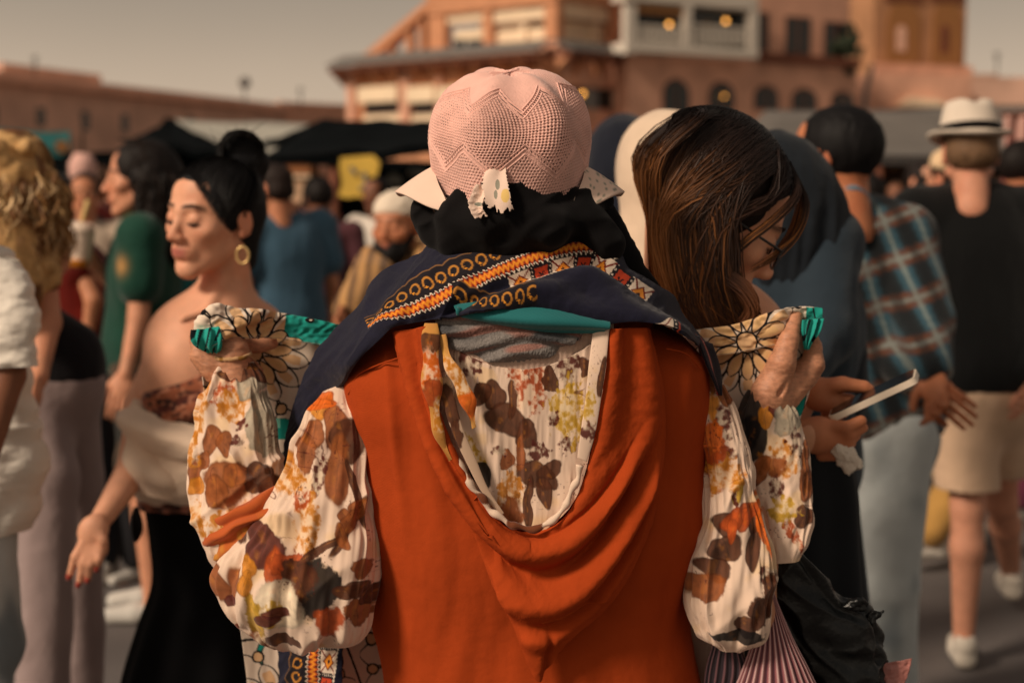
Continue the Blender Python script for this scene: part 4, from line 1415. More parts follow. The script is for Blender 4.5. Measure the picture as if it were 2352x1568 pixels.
def d_hood(U, V, X, Y, G):
    lowness = sstep(940, 1150, Y)
    dx = X - 1232
    w = Y + 0.0042 * dx ** 2 + 5 * fbm(X / 120, Y / 160, seed=71)
    g = lambda c, s: np.exp(-((w - c) / s) ** 2)
    rgt = sstep(1180, 1260, X)
    valley = (-0.019 * g(1326, 20) - 0.009 * g(1448, 16) * rgt - 0.006 * g(1232, 10)) * lowness
    b1 = (0.013 * g(1272, 34) + 0.006 * g(1480, 26)) * lowness
    b2 = 0.015 * g(1392, 34) * lowness
    fold = 0.0016 * np.sin(w / 11 + 1.2 * noise(X / 90, Y / 90, seed=72)) * lowness * sstep(0.0, 0.2, V) * (1 - sstep(0.75, 1, V))
    side = 0.005 * np.sin(V * 9 + 0.6) * (1 - lowness) * (1 - sstep(0.8, 1, V))
    seam = 0.0035 * np.exp(-((Y - (1430 - (X - 1250) * 0.40)) / 2.6) ** 2) * (X > 1245) * (X < 1392)
    tip = -0.010 * np.exp(-(((X - 1262) - (Y - 1500) * -0.1) / 9) ** 2) * sstep(1430, 1500, Y)
    edge = -0.012 * np.exp(-(V / 0.035) ** 2)
    ef = 1 - 0.75 * sstep(0.82, 1.0, V)
    return (valley + b1 + b2) * ef + fold + side + seam + tip + edge + 0.0012 * fbm(X / 20, Y / 20, seed=3)


hood = sub(woman, 'hood', cpatch(rows, 420, 240, d_hood, thick=0.004), M_VEST)

# ---- hood lining (floral)
LIN = [(1134, 908, 22, 30, 0, 'd', .12), (1104, 905, 16, 24, 20, 'd', .12), (1165, 968, 46, 30, 30, 'd', .14), (1179, 915, 10, 40, 5, 'd', .1), (1217, 880, 36, 52, -10, 'r', .65), (1306, 850, 22, 50, 5, 'p', .5), (1264, 872, 14, 26, -15, 'd', .3),
       (1342, 842, 12, 22, 0, 'd', .2), (1208, 998, 20, 30, 0, 'd', .12), (1300, 940, 32, 60, 0, 'y', .75), (1068, 838, 36, 26, 30, 'p', .95), (1234, 1092, 42, 26, 20, 'd', .2), (1262, 1080, 26, 16, -30, 'd', .15), (1249, 1130, 15, 32, -10, 'd', .1),
       (1213, 1160, 9, 52, 2, 'd', .1), (1166, 1128, 22, 44, 30, 'm', .8), (1170, 1182, 28, 30, 0, 'b', .4), (1088, 1050, 16, 44, -22, 'y', .6), (1104, 1092, 18, 28, -30, 'k', .1), (1240, 1035, 22, 16, 0, 'p', .8), (1312, 1020, 24, 18, 0, 'p', .9),
       (1165, 1060, 15, 20, 0, 'b', .3), (1196, 1045, 8, 36, 0, 'b', .3), (1270, 960, 12, 16, 40, 'p', .8), (1330, 980, 10, 50, 12, 'y', .7), (1145, 1040, 16, 12, 0, 'p', .9)]
rows = []
for y, xl, xr, sag in [(752, 985, 1402, 96), (800, 985, 1398, 70), (860, 985, 1392, 40), (940, 1004, 1376, 15), (1010, 1028, 1360, 6), (1090, 1072, 1342, 4), (1150, 1110, 1318, 3), (1195, 1155, 1280, 2), (1222, 1196, 1248, 0)]:
    row = []
    for i in range(9):
        t = i / 8
        x = xl + (xr - xl) * t
        yy = y + sag * (1 - (2 * t - 1) ** 2)
        row.append((x, yy, float(backY(x, yy, 0.006))))
    rows.append(row)


def d_lin(U, V, X, Y, G):
    return 0.0025 * fbm(X / 22, Y / 130, seed=12) + 0.003 * np.tanh((X - 1196 - (Y - 900) * .02) / 3) - 0.010 * np.exp(-((X - 1210) / 60) ** 2) * sstep(900, 1200, Y) + 0.004 * np.sin((X - 0.35 * Y) / 11) * (1 - sstep(1050, 1110, X)) * sstep(900, 1000, Y)


def c_lin(U, V, X, Y, G):
    c = floral(X, Y, LIN, seed=21)
    return c


lining = sub(hood, 'lining', cpatch(rows, 330, 300, d_lin, c_lin, thick=0.003), M_CLOTHV)
# rolled floral facings beside and under the opening
FAC1 = [(990, 790, 26, 20, 0, 'd', .2), (990, 845, 22, 46, 0, 'o', .5), (994, 905, 20, 30, 0, 'r', .3), (1010, 950, 16, 40, 0, 'm', .5)]
r1 = [(974, 742, 1006, 742, 1.80), (970, 790, 1008, 784, 1.786), (968, 850, 1012, 842, 1.779), (976, 915, 1014, 905, 1.778), (990, 965, 1012, 955, 1.779), (1002, 1010, 1020, 1002, 1.781), (1030, 1060, 1040, 1052, 1.786)]
sub(hood, 'facing', ltube(r1, 90, 180, lambda u, v, X, Y, G: 0.002 * np.sin(Y / 17), lambda u, v, X, Y, G: floral(X, Y, FAC1, seed=31, base=C(200, 140, 70)), ratio=0.35), M_CLOTHV)
r2 = [(1008, 770, 1022, 768, 1.795), (1018, 830, 1040, 822, 1.782), (1038, 880, 1070, 868, 1.777), (1056, 920, 1090, 908, 1.776), (1072, 952, 1092, 944, 1.778), (1085, 985, 1094, 980, 1.782)]
sub(hood, 'facing', ltube(r2, 80, 150, lambda u, v, X, Y, G: 0.0015 * np.sin(Y / 12), lambda u, v, X, Y, G: floral(X, Y, [(1050, 880, 30, 60, -30, 'm', .5), (1080, 930, 20, 30, 0, 'o', .4)], seed=33, base=C(206, 150, 80)), ratio=0.35), M_CLOTHV)
r3 = [(1000, 870, 1034, 862, 1.789), (1018, 930, 1046, 918, 1.785), (1038, 990, 1062, 978, 1.784), (1070, 1060, 1092, 1050, 1.787), (1110, 1135, 1124, 1126, 1.792), (1150, 1185, 1158, 1178, 1.797)]
sub(hood, 'facing', ltube(r3, 60, 150, None, lambda u, v, X, Y, G: floral(X, Y, [(1030, 930, 20, 40, -20, 'd', .3), (1050, 1000, 14, 30, 0, 'd', .3)], seed=35, base=C(206, 176, 150)), ratio=0.3), M_CLOTHV)
r4 = [(1362, 760, 1400, 752, 1.792), (1352, 840, 1392, 835, 1.781), (1344, 920, 1380, 920, 1.779), (1334, 990, 1366, 1000, 1.780), (1326, 1050, 1348, 1060, 1.785)]
sub(hood, 'facing', ltube(r4, 80, 160, None, lambda u, v, X, Y, G: floral(X, Y, [(1384, 870, 8, 40, 6, 'd', .1), (1352, 930, 16, 40, 10, 'y', .7), (1352, 985, 12, 20, 0, 'p', .7)], seed=37), ratio=0.2), M_CLOTHV)
p = crom(np.array([(996, 925), (1022, 1000), (1062, 1078), (1104, 1142), (1140, 1182), (1180, 1206), (1218, 1214), (1252, 1206), (1290, 1172), (1318, 1118), (1334, 1070)], float), 220)
w = Pa(p[:, 0] + 2.2 * np.sin(np.arange(220) * 0.22), p[:, 1] + 2.2 * np.cos(np.arange(220) * 0.3), backY(p[:, 0], p[:, 1], 0.020))
V, Q, _ = tube_path(w, 0.0042 + 0.0012 * np.sin(np.arange(220) * 0.35), 10, 220)
cc = mixc(np.broadcast_to(C(226, 200, 178), (len(V), 3)), np.broadcast_to(C(110, 60, 36), (len(V), 3)), sstep(0.05, 0.2, noise(V[:, 0] * 60, V[:, 1] * 10, V[:, 2] * 60, seed=3)))
sub(hood, 'rolled_hem', mk_mesh('hem', V, Q, cc), M_CLOTHV)

# ---- undershirt, grey crinkled scarf and teal scarf at the nape
sub(woman, 'undershirt', cpatch([[(x, y, float(backY(x, y, 0.002))) for x in np.linspace(1000, 1410, 8)] for y in (700, 760, 830, 880)], 120, 60, lambda U, V, X, Y, G: 0.0006 * np.sin(X * 1.3)), mat('beige_rib', C(196, 168, 150), weave=0.3))


def d_gs(U, V, X, Y, G):
    w_ = Y + 16 * np.sin(X / 62 + 0.6) + 8 * fbm(X / 60, Y / 60, seed=4)
    return 0.0058 * np.sin(w_ / 6.5) * (0.6 + 0.4 * noise(X / 50, Y / 30, seed=3)) + 0.0008 * fbm(X / 3, Y / 3, seed=9)


def c_gs(U, V, X, Y, G):
    c = np.broadcast_to(C(122, 116, 112), X.shape + (3,)).copy()
    w_ = Y + 16 * np.sin(X / 62 + 0.6)
    c = mixc(c, np.broadcast_to(C(70, 70, 72), c.shape), sstep(0.0, 0.5, noise(X / 90, w_ / 16, seed=8)))
    c = mixc(c, np.broadcast_to(C(150, 96, 82), c.shape), 0.7 * sstep(0.2, 0.6, noise(X / 100, w_ / 14, 3, seed=9)))
    return c * (1 + 0.25 * noise(X / 2.2, Y / 2.2, seed=2))[..., None]


gs = [[(1006, 712, 0), (1080, 716, 0), (1170, 720, 0), (1260, 726, 0), (1345, 742, 0)],
      [(1006, 745, 0), (1080, 750, 0), (1170, 760, 0), (1260, 762, 0), (1340, 768, 0)],
      [(1018, 772, 0), (1085, 792, 0), (1165, 802, 0), (1245, 798, 0), (1325, 778, 0)],
      [(1034, 796, 0), (1090, 818, 0), (1160, 834, 0), (1225, 830, 0), (1300, 800, 0)]]
gs = [[(x, y, float(backY(x, y, 0.013 if i < 3 else 0.005))) for x, y, _ in r] for i, r in enumerate(gs)]
sub(woman, 'grey_scarf', cpatch(gs, 260, 150, d_gs, c_gs, thick=0.004), M_CLOTHV, 'crinkled grey scarf at the nape')
ts = [[(1040, 700, 0), (1150, 690, 0), (1260, 690, 0), (1400, 728, 0)],
      [(1050, 716, 0), (1150, 728, 0), (1260, 740, 0), (1400, 756, 0)],
      [(1064, 728, 0), (1150, 748, 0), (1250, 765, 0), (1384, 766, 0)]]
ts = [[(x, y, float(backY(x, y, (0.026, 0.030, 0.017)[i]))) for x, y, _ in r] for i, r in enumerate(ts)]
sub(woman, 'teal_scarf', cpatch(ts, 140, 70, lambda U, V, X, Y, G: 0.002 * np.sin(V * 8 + X / 80), thick=0.006), mat('teal_fabric', C(22, 104, 106), rough=0.8, sheen=0.2, weave=0.25), 'teal scarf fold at the nape')

# ---- floral sleeves
SL = [(748, 935, 17, 28, 20, 'm', .14), (730, 997, 20, 26, 10, 'b', .14), (776, 978, 20, 44, 0, 'b', .12), (797, 1008, 24, 42, -15, 'd', .12), (780, 1075, 20, 66, 3, 'b', .12), (714, 1040, 18, 38, 5, 'b', .2), (742, 1090, 12, 44, 10, 'p', .6), (717, 1190, 22, 62, 4, 'm', .55),
      (706, 1120, 14, 40, 0, 'r', .5), (625, 1246, 32, 38, 10, 'p', .2), (648, 1290, 16, 40, 0, 'r', .2), (686, 1276, 40, 26, 10, 'r', .3), (738, 1322, 44, 52, 0, 'k', .3), (700, 1300, 30, 40, -30, 'd', .3), (655, 1362, 50, 44, 10, 'c', .2), (640, 1375, 26, 22, 0, 'y', .9), (605, 1388, 17, 44, -10, 'y', .35),
      (552, 1322, 14, 34, 10, 'b', .12), (516, 1326, 16, 32, -15, 'b', .12), (765, 1398, 26, 30, 0, 'r', .4), (662, 1440, 32, 11, 5, 'd', .3), (594, 1290, 14, 22, 0, 'm', .2), (586, 1318, 14, 20, 30, 'm', .2), (566, 1226, 24, 18, -30, 'd', .2), (545, 1362, 12, 10, 0, 'p', .2),
      (815, 1120, 6, 70, -14, 'd', .1), (800, 1200, 8, 60, 25, 'd', .15), (828, 1290, 16, 18, 0, 'b', .3), (822, 1380, 22, 26, 0, 'b', .35), (750, 1240, 8, 60, 60, 'd', .2), (600, 1450, 40, 14, 20, 'b', .7)]
FL = [(530, 888, 36, 34, 0, 'r', .62), (545, 925, 30, 30, 0, 'm', .75), (500, 1003, 17, 30, 12, 'b', .14), (527, 1008, 14, 26, -8, 'b', .14), (480, 1050, 12, 20, 30, 'b', .2), (464, 1075, 10, 26, 10, 'b', .2), (468, 1110, 14, 18, 20, 'm', .2), (474, 940, 14, 60, 8, 'm', .6), (460, 1000, 8, 60, 0, 'm', .7),
      (533, 1100, 42, 48, 20, 'b', .16), (556, 1082, 26, 24, 0, 'b', .12), (512, 1120, 22, 34, 0, 'b', .12), (600, 1088, 26, 30, 10, 'd', .2), (622, 1110, 18, 22, 0, 'd', .12), (604, 975, 26, 60, -8, 'g', .2), (566, 968, 12, 12, 0, 'p', .9), (556, 1004, 12, 12, 0, 'p', .9), (575, 880, 22, 26, 0, 'g', .2),
      (456, 860, 20, 60, 10, 'o', .2), (470, 1180, 14, 40, -15, 'm', .7), (560, 1190, 60, 40, 0, 'm', .6)]
SRr = [(1630, 869, 12, 30, -15, 'b', .14), (1655, 905, 11, 26, -25, 'b', .14), (1632, 935, 12, 30, 0, 'm', .4), (1650, 965, 16, 28, 10, 'p', .5), (1632, 1020, 22, 58, -8, 'o', .4), (1644, 1066, 24, 46, -12, 'r', .35), (1686, 1120, 11, 28, 0, 'y', .3), (1664, 1195, 22, 22, 10, 'd', .12), (1680, 1184, 10, 14, 0, 'k', .1),
       (1664, 1248, 32, 24, -25, 'd', .14), (1640, 1296, 30, 24, 20, 'd', .14), (1620, 1335, 36, 28, 0, 'b', .2), (1722, 1250, 13, 44, 8, 'd', .1), (1724, 1186, 13, 26, -6, 'd', .1), (1740, 1200, 7, 62, -10, 'o', .4), (1752, 1310, 14, 22, 30, 'p', .8), (1733, 1388, 20, 34, 0, 'd', .25), (1708, 1420, 22, 20, 0, 'd', .2),
       (1690, 1445, 46, 13, 4, 'k', .2), (1752, 1350, 10, 40, 0, 'd', .3), (1668, 1100, 6, 50, -20, 'p', .8), (1665, 1000, 8, 8, 0, 'p', .8), (1675, 1040, 9, 9, 0, 'p', .9)]
FRr = [(1708, 968, 30, 78, 8, 'k', .12), (1725, 1010, 22, 50, 10, 'k', .15), (1752, 948, 15, 26, 5, 'm', .2), (1784, 935, 20, 18, 0, 'p', .2), (1800, 960, 26, 30, 0, 'g', .2), (1786, 1048, 38, 36, 0, 'm', .5), (1770, 1060, 26, 24, 0, 'b', .4), (1815, 1010, 14, 34, -12, 'p', .8), (1843, 1105, 16, 36, -8, 'b', .14),
       (1776, 1114, 14, 22, 0, 'p', .8), (1838, 1178, 18, 24, 0, 'd', .16), (1815, 1222, 12, 40, -25, 'r', .6), (1740, 1075, 14, 40, 25, 'b', .2), (1842, 1040, 8, 40, 5, 'b', .4), (1795, 1160, 28, 24, 0, 'y', .85)]


def folds(seed, amp=0.006, fx=30, fy=120, ang=0.0, gath=None):
    def f(u, v, X, Y, G):
        a, b = X * cos(ang) + Y * sin(ang), -X * sin(ang) + Y * cos(ang)
        n = fbm(a / fx, b / fy, 3 * np.sin(2 * pi * u), seed=seed, o=3)
        n3 = noise((a + .9 * b) / (fx * 1.6), (b - .9 * a) / (fy * .45), seed=seed + 5)
        r = amp * (1 - 2.2 * np.sqrt(n * n + .004)) * 0.8 + amp * .34 * (1 - 2.4 * np.sqrt(n3 * n3 + .004)) + amp * 0.18 * fbm(a / (fx * 0.4), b / (fy * 0.4), seed=seed + 1, o=2)
        r = r * sstep(-0.02, 0.13, v) * (1 - 0.7 * sstep(0.9, 1, v))
        if gath is not None:
            r = r + gath(u, v, X, Y)
        return r
    return f


ul = [(742, 900, 800, 872, 1.93, .5), (722, 950, 822, 935, 1.925, .55), (690, 1020, 838, 1020, 1.915, .6), (655, 1110, 848, 1120, 1.905, .6), (610, 1195, 852, 1215, 1.895, .6), (545, 1270, 852, 1300, 1.885, .6),
      (508, 1335, 850, 1375, 1.88, .6), (530, 1400, 836, 1425, 1.88, .6), (585, 1448, 800, 1458, 1.88, .6), (640, 1475, 750, 1476, 1.885, .6), (672, 1482, 710, 1482, 1.89, .6)]
sub(woman, 'sleeve', ltube(ul, 400, 400, folds(51, 0.016, 64, 300, 0.12), lambda u, v, X, Y, G: floral(X, Y, SL, seed=41, scatter=.22), sup=2.2), M_CLOTHV)
fl = [(497, 826, 582, 832, 1.998, .7), (490, 850, 594, 856, 1.992, .65), (468, 905, 608, 915, 1.98, .6), (454, 985, 624, 985, 1.965, .6), (446, 1060, 636, 1062, 1.95, .6), (446, 1125, 642, 1130, 1.935, .6),
      (458, 1190, 640, 1185, 1.92, .6), (482, 1260, 620, 1240, 1.915, .6), (512, 1330, 600, 1300, 1.91, .6)]


def cuff(u, v, X, Y):
    return 0.0012 * np.sin(u * 2 * pi * 16) * (1 - sstep(0.05, 0.16, v)) + 0.004 * np.exp(-((Y - X * -0.8 - 1560) / 10) ** 2)


sub(woman, 'sleeve', ltube(fl, 320, 340, folds(61, 0.010, 62, 170, -0.5, cuff), lambda u, v, X, Y, G: floral(X, Y, FL, seed=43, scatter=.15), sup=2.1), M_CLOTHV)
# rust band twisted round the forearm above the elbow
bd = [(462, 1196, 641, 1112, 1.925, .62), (464, 1214, 648, 1130, 1.915, .64), (474, 1240, 646, 1150, 1.91, .64), (488, 1268, 632, 1172, 1.91, .62), (500, 1290, 610, 1200, 1.912, .6)]
sub(woman, 'sleeve_band', ltube(bd, 260, 110, lambda u, v, X, Y, G: 0.004 * np.sin(v * 17 + 2.2 * noise(X / 40, Y / 40, seed=3)) + 0.002,
    lambda u, v, X, Y, G: mixc(np.broadcast_to(C(184, 88, 40), X.shape + (3,)), np.broadcast_to(C(196, 130, 52), X.shape + (3,)), sstep(0.55, 0.95, v + 0.3 * noise(X / 14, Y / 14, seed=1)))), M_CLOTHV, 'rust coloured band twisted round the sleeve')
ur = [(1596, 850, 1642, 852, 1.93, .5), (1604, 905, 1668, 915, 1.925, .55), (1612, 990, 1692, 990, 1.915, .6), (1622, 1080, 1716, 1080, 1.91, .6), (1626, 1170, 1744, 1170, 1.90, .6), (1600, 1260, 1764, 1262, 1.895, .6),
      (1584, 1340, 1769, 1345, 1.89, .6), (1596, 1410, 1762, 1415, 1.89, .6), (1626, 1462, 1738, 1468, 1.89, .6), (1655, 1490, 1700, 1492, 1.89, .6)]
sub(woman, 'sleeve', ltube(ur, 320, 400, folds(71, 0.012, 58, 300, 0.1), lambda u, v, X, Y, G: floral(X, Y, SRr, seed=45, scatter=.12), sup=2.2), M_CLOTHV)
fr = [(1722, 896, 1806, 925, 1.995, .7), (1706, 935, 1826, 950, 1.985, .65), (1696, 1000, 1842, 1000, 1.975, .6), (1702, 1060, 1852, 1062, 1.965, .6), (1722, 1120, 1860, 1120, 1.955, .6), (1742, 1185, 1862, 1182, 1.945, .6),
      (1756, 1240, 1848, 1240, 1.935, .6), (1770, 1290, 1834, 1285, 1.93, .6)]
sub(woman, 'sleeve', ltube(fr, 300, 320, folds(81, 0.007, 56, 170, 0.4, lambda u, v, X, Y: 0.003 * np.sin(u * 2 * pi * 14) * (1 - sstep(0.03, 0.15, v))), lambda u, v, X, Y, G: floral(X, Y, FRr, seed=47), sup=2.1), M_CLOTHV)
# elastic cuff on the raised wrist, twisted yellow strip
V, Q, _ = tube_path([Pa(532 + 43 * cos(t), 815 + 10 * sin(t) - 3 * cos(t), 1.996 + 0.026 * -sin(t)) for t in np.linspace(0, 2 * pi, 30)], 0.0030, 8, 90)
sub(woman, 'cuff_elastic', mk_mesh('cuff', V + 0.0008 * np.stack([noise(V[:, 0] * 300, V[:, 2] * 300, seed=i) for i in range(3)], 1), Q, mixc(np.broadcast_to(C(186, 146, 104), (len(V), 3)), np.broadcast_to(C(140, 100, 44), (len(V), 3)), sstep(0, 0.4, noise(V[:, 0] * 150, V[:, 2] * 150)))), M_CLOTHV)

# ---- navy shawl
upper = [(640, 1760, 2.06), (642, 1420, 2.06), (648, 1115, 2.05), (664, 1000, 2.03), (698, 885, 2.0), (742, 795, 1.975), (800, 728, 1.955), (880, 650, 1.93), (962, 590, 1.905), (1050, 552, 1.885), (1170, 535, 1.875), (1290, 535, 1.88), (1372, 552, 1.89), (1430, 592, 1.905), (1500, 650, 1.925), (1560, 712, 1.945), (1606, 765, 1.96), (1636, 820, 1.965), (1652, 862, 1.97)]
lower = [(790, 1760, 2.0), (786, 1420, 2.0), (780, 1115, 2.0), (782, 985, 1.96), (790, 898, 1.93), (822, 832, 0), (868, 786, 0), (915, 752, 0), (975, 738, 0), (1050, 722, 0), (1160, 712, 0), (1270, 722, 0), (1372, 745, 0), (1440, 742, 0), (1500, 752, 0), (1556, 772, 0), (1596, 795, 1.90), (1626, 835, 1.94), (1648, 866, 1.965)]
rows = []
for t in (0, 0.12, 0.28, 0.45, 0.62, 0.78, 0.9, 1.0):
    row = []
    for (a, b, e), (c, d, f_) in zip(upper, lower):
        x, y = a + (c - a) * t, b + (d - b) * t
        yl = f_ if f_ else float(backY(c, d, 0.024))
        Yd = e + (yl - e) * (1 - (1 - t) ** 1.7)
        row.append((x, y, Yd))
    rows.append(row)
ZIG = [(842, 757), (851, 752), (917, 732), (1017, 692), (1117, 645), (1217, 605), (1284, 585), (1334, 577), (1384, 585), (1412, 602)]
ZIG2 = [(1030, 742), (1090, 756), (1200, 752), (1270, 742), (1340, 758), (1400, 772), (1460, 768), (1520, 760), (1580, 768)]


def d_shawl(U, V, X, Y, G):
    S, T, L = band_coords(X, Y, ZIG, 80)
    on = sstep(0, 80, S) * (1 - sstep(L - 10, L + 40, S))
    f = 0.010 * on * (1 - sstep(-4, 20, T)) * sstep(-170, -60, T)          # upper layer stands over the lower one
    f = f + 0.004 * on * np.exp(-((T - 14) / 8) ** 2)
    sag = (0.014 * np.exp(-((T - 66) / 30) ** 2) - 0.008 * np.exp(-((T - 30) / 10) ** 2)) * sstep(900, 1060, X) * (1 - sstep(1520, 1620, X)) + 0.005 * np.sin((Y - 0.3 * X) / 15) * sstep(30, 60, T) * sstep(1000, 1150, X)
    lf = 0.007 * (1 - 2 * np.abs(fbm((X + 0.8 * Y) / 60, (Y - X) / 300, seed=14))) * (1 - sstep(1000, 1200, X))
    rg = 0.008 * np.exp(-((Y - (600 + (X - 1380) * 0.55)) / 14) ** 2) * sstep(1330, 1400, X) * (1 - sstep(1540, 1600, X))
    return f + sag + lf + rg + 0.0012 * fbm(X / 18, Y / 18, seed=5)


def c_shawl(U, V, X, Y, G):
    col = np.broadcast_to(C(23, 23, 42), X.shape + (3,)).copy()
    col = col * (1 + 0.12 * fbm(X / 50, Y / 50, seed=2))[..., None]
    S, T, L = band_coords(X, Y, ZIG)
    w = np.clip(S / 160, 0.4, 1)
    col = border(col, S, T, L, lo_s=8, diamonds=(345, 720, 25), w=w)
    S, T, L = band_coords(X, Y, ZIG2)
    # lower edge border: crescents at its left, diamond boxes on its right
    low = (V > 0.75)
    b2 = border(col.copy(), S, T + 30, L, lo_s=0, diamonds=(235, 520, 24), zig=False)
    c2 = mixc(col, b2, low.astype(float) * (((S > 225) & (T > -14)) | ((S < 215) & (T < -18))) * (T < 18) * (X < 1545) * (X > 1030))
    col = c2
    # vertical border on the hanging tail and red dotted edge on the other end
    S, T, L = band_coords(X, Y, [(742, 1380), (728, 1480), (716, 1600), (706, 1760)])
    tl = (Y > 1400) & (X < 800)
    b3 = border(col.copy(), S, -T, L, diamonds=(0, 500, 34))
    col = mixc(col, b3, tl.astype(float))
    m = sstep(1592, 1600, X) * sstep(0.30, 0.5, V)
    red = np.broadcast_to(C(120, 34, 26), col.shape) * (1 + 0.5 * noise(X / 9, Y / 9, seed=3))[..., None]
    red = put(red, (np.sin(Y * 0.9) > 0.5) * (np.abs(V - 0.62) < 0.06), C(220, 180, 160))
    return mixc(col, red, m)


M_SHAWL = mat('shawl_fabric', None, rough=0.75, var=0.06, vscale=30, weave=0.4, wscale=3000, sheen=0.10, spec=0.15)
sub(woman, 'shawl', cpatch(rows, 900, 260, d_shawl, c_shawl, thick=0.005), M_SHAWL)
# red edged end of the shawl lying on the sleeve
se = [[(1598, 770, 1.90), (1634, 790, 1.93)], [(1612, 800, 1.895), (1648, 830, 1.93)], [(1626, 840, 1.89), (1656, 872, 1.92)], [(1640, 875, 1.89), (1656, 890, 1.91)], [(1650, 905, 1.895), (1656, 908, 1.905)]]
sub(woman, 'shawl_end', cpatch(se, 50, 90, lambda U, V, X, Y, G: 0.002 * np.sin(U * 8), lambda U, V, X, Y, G: put(put(np.broadcast_to(C(28, 22, 32), X.shape + (3,)) * 1.0, (U > 0.2) & (U < 0.6), C(140, 36, 26)), (np.abs(U - 0.5) < 0.06) & (np.sin(Y * 1.1) > 0.2), C(222, 190, 172))), M_SHAWL)

# ---- black headscarf
sd = Sdf(P(1170, 560, 1.9) - [0.20, 0.2, 0.16], P(1170, 560, 1.9) + [0.24, 0.16, 0.14], 0.0035)
Bk = lambda x, y, d: P(x, y, d)
sd.ell(Bk(1180, 480, 1.925), (0.098, 0.115, 0.085), k=0.02)
sd.ell(Bk(1190, 590, 1.92), (0.12, 0.09, 0.075), k=0.03)
for a, b_, ra, rb in [((975, 478, 1.90), (1000, 530, 1.88), .020, .022), ((1000, 530, 1.88), (1050, 575, 1.86), .022, .02), ((972, 500, 1.90), (985, 540, 1.90), .016, .014), ((1030, 480, 1.87), (1045, 540, 1.85), .018, .022),
                      ((1060, 452, 1.845), (1130, 425, 1.825), .014, .014), ((1130, 425, 1.825), (1215, 428, 1.825), .014, .012), ((1045, 500, 1.85), (1120, 520, 1.83), .028, .03), ((1120, 500, 1.83), (1260, 520, 1.83), .03, .032),
                      ((1260, 470, 1.84), (1300, 500, 1.845), .016, .02), ((1350, 455, 1.87), (1390, 462, 1.89), .014, .014), ((1330, 480, 1.86), (1390, 560, 1.87), .028, .03), ((1050, 560, 1.85), (1200, 575, 1.84), .025, .025)]:
    sd.cone(Bk(*a), Bk(*b_), ra * .9, rb * .9, 0.012)
V, Q = sd.mesh(1)
n = noise((V[:, 0] + V[:, 2]) * 16, V[:, 1] * 8, (V[:, 2] - .6 * V[:, 0]) * 46, seed=18)
V = V + np.array([0, -1.0, 0])[None] * (0.006 * (1 - 2.2 * np.abs(n)))[:, None]
hs = sub(woman, 'headscarf', mk_mesh('headscarf', V, Q), M_BLK)
rows = [[(1290, 470, 1.865), (1340, 445, 1.87), (1385, 438, 1.90)], [(1310, 520, 1.855), (1370, 500, 1.865), (1428, 505, 1.91)], [(1350, 570, 1.85), (1415, 560, 1.87), (1462, 572, 1.92)], [(1400, 625, 1.86), (1460, 630, 1.885), (1505, 650, 1.93)], [(1470, 690, 1.89), (1515, 695, 1.91), (1548, 722, 1.95)], [(1500, 740, 1.92), (1535, 750, 1.94), (1560, 770, 1.96)]]
sub(hs, 'scarf_end', cpatch(rows, 90, 120, lambda U, V, X, Y, G: 0.007 * np.sin(U * 9 + V * 2) + 0.003 * fbm(X / 18, Y / 40, seed=4), thick=0.004), M_BLK)
for pts in ([(985, 452, 1.878), (990, 470, 1.872), (1003, 500, 1.866), (1004, 540, 1.868)], [(1028, 520, 1.842), (1050, 498, 1.835), (1064, 470, 1.83)]):
    sub(hs, 'loose_thread', mesh_of([tube_path([P(*q_) for q_ in pts], 0.0006, 5, 20)], True), mat('thread', C(150, 120, 96)))

# ---- crochet hat
HCn = P(1171, 322, 1.905)
lam_f = np.linspace(-pi * 0.06, pi * 1.06, 620)
lam_b = np.linspace(pi * 1.06, 2 * pi - pi * 0.06, 120)[1:-1]
lam = np.concatenate([lam_f, lam_b])
ns = 330
ss = np.linspace(0.012, 1.0, ns)
LAM, SS = np.meshgrid(lam, ss)
arc = 0.245                         # metres from pole to rim
phi = SS * arc / 0.108
ph = np.minimum(phi, pi / 2)
ext = np.maximum(SS * arc - 0.108 * pi / 2, 0)
rx, ry, rz = 0.1035, 0.112, 0.094
sx_ = np.sin(ph) ** 0.80
lob = 1 + 0.045 * np.sin(np.clip(SS * 3.2, 0, pi)) * np.cos(LAM * 6 + 0.9) * (SS < 0.98) + 0.015 * noise(LAM * 2.2, SS * 4, seed=6)
px_ = rx * sx_ * np.cos(LAM) * lob
py_ = -ry * sx_ * np.sin(LAM) * lob
pz_ = rz * np.cos(ph) * (1 + 0.05 * np.cos(LAM * 6 + 0.9) * np.sin(np.clip(SS * 4, 0, pi))) - ext
flare = 1 - 0.04 * sstep(0, 0.08, ext)
px_, py_ = px_ * flare, py_ * flare
pole_dent = -0.007 * np.exp(-(SS / 0.10) ** 2)
pz_ = pz_ + pole_dent
a_ = radians(14)
ty = py_ * cos(a_) - pz_ * sin(a_)
tz = py_ * sin(a_) + pz_ * cos(a_)
G = np.stack([px_, ty, tz], -1)
N = grid_normals(G)
ctr = np.array([0, 0, -0.03])
if ((G - ctr) * N).sum(-1).mean() < 0:
    N = -N
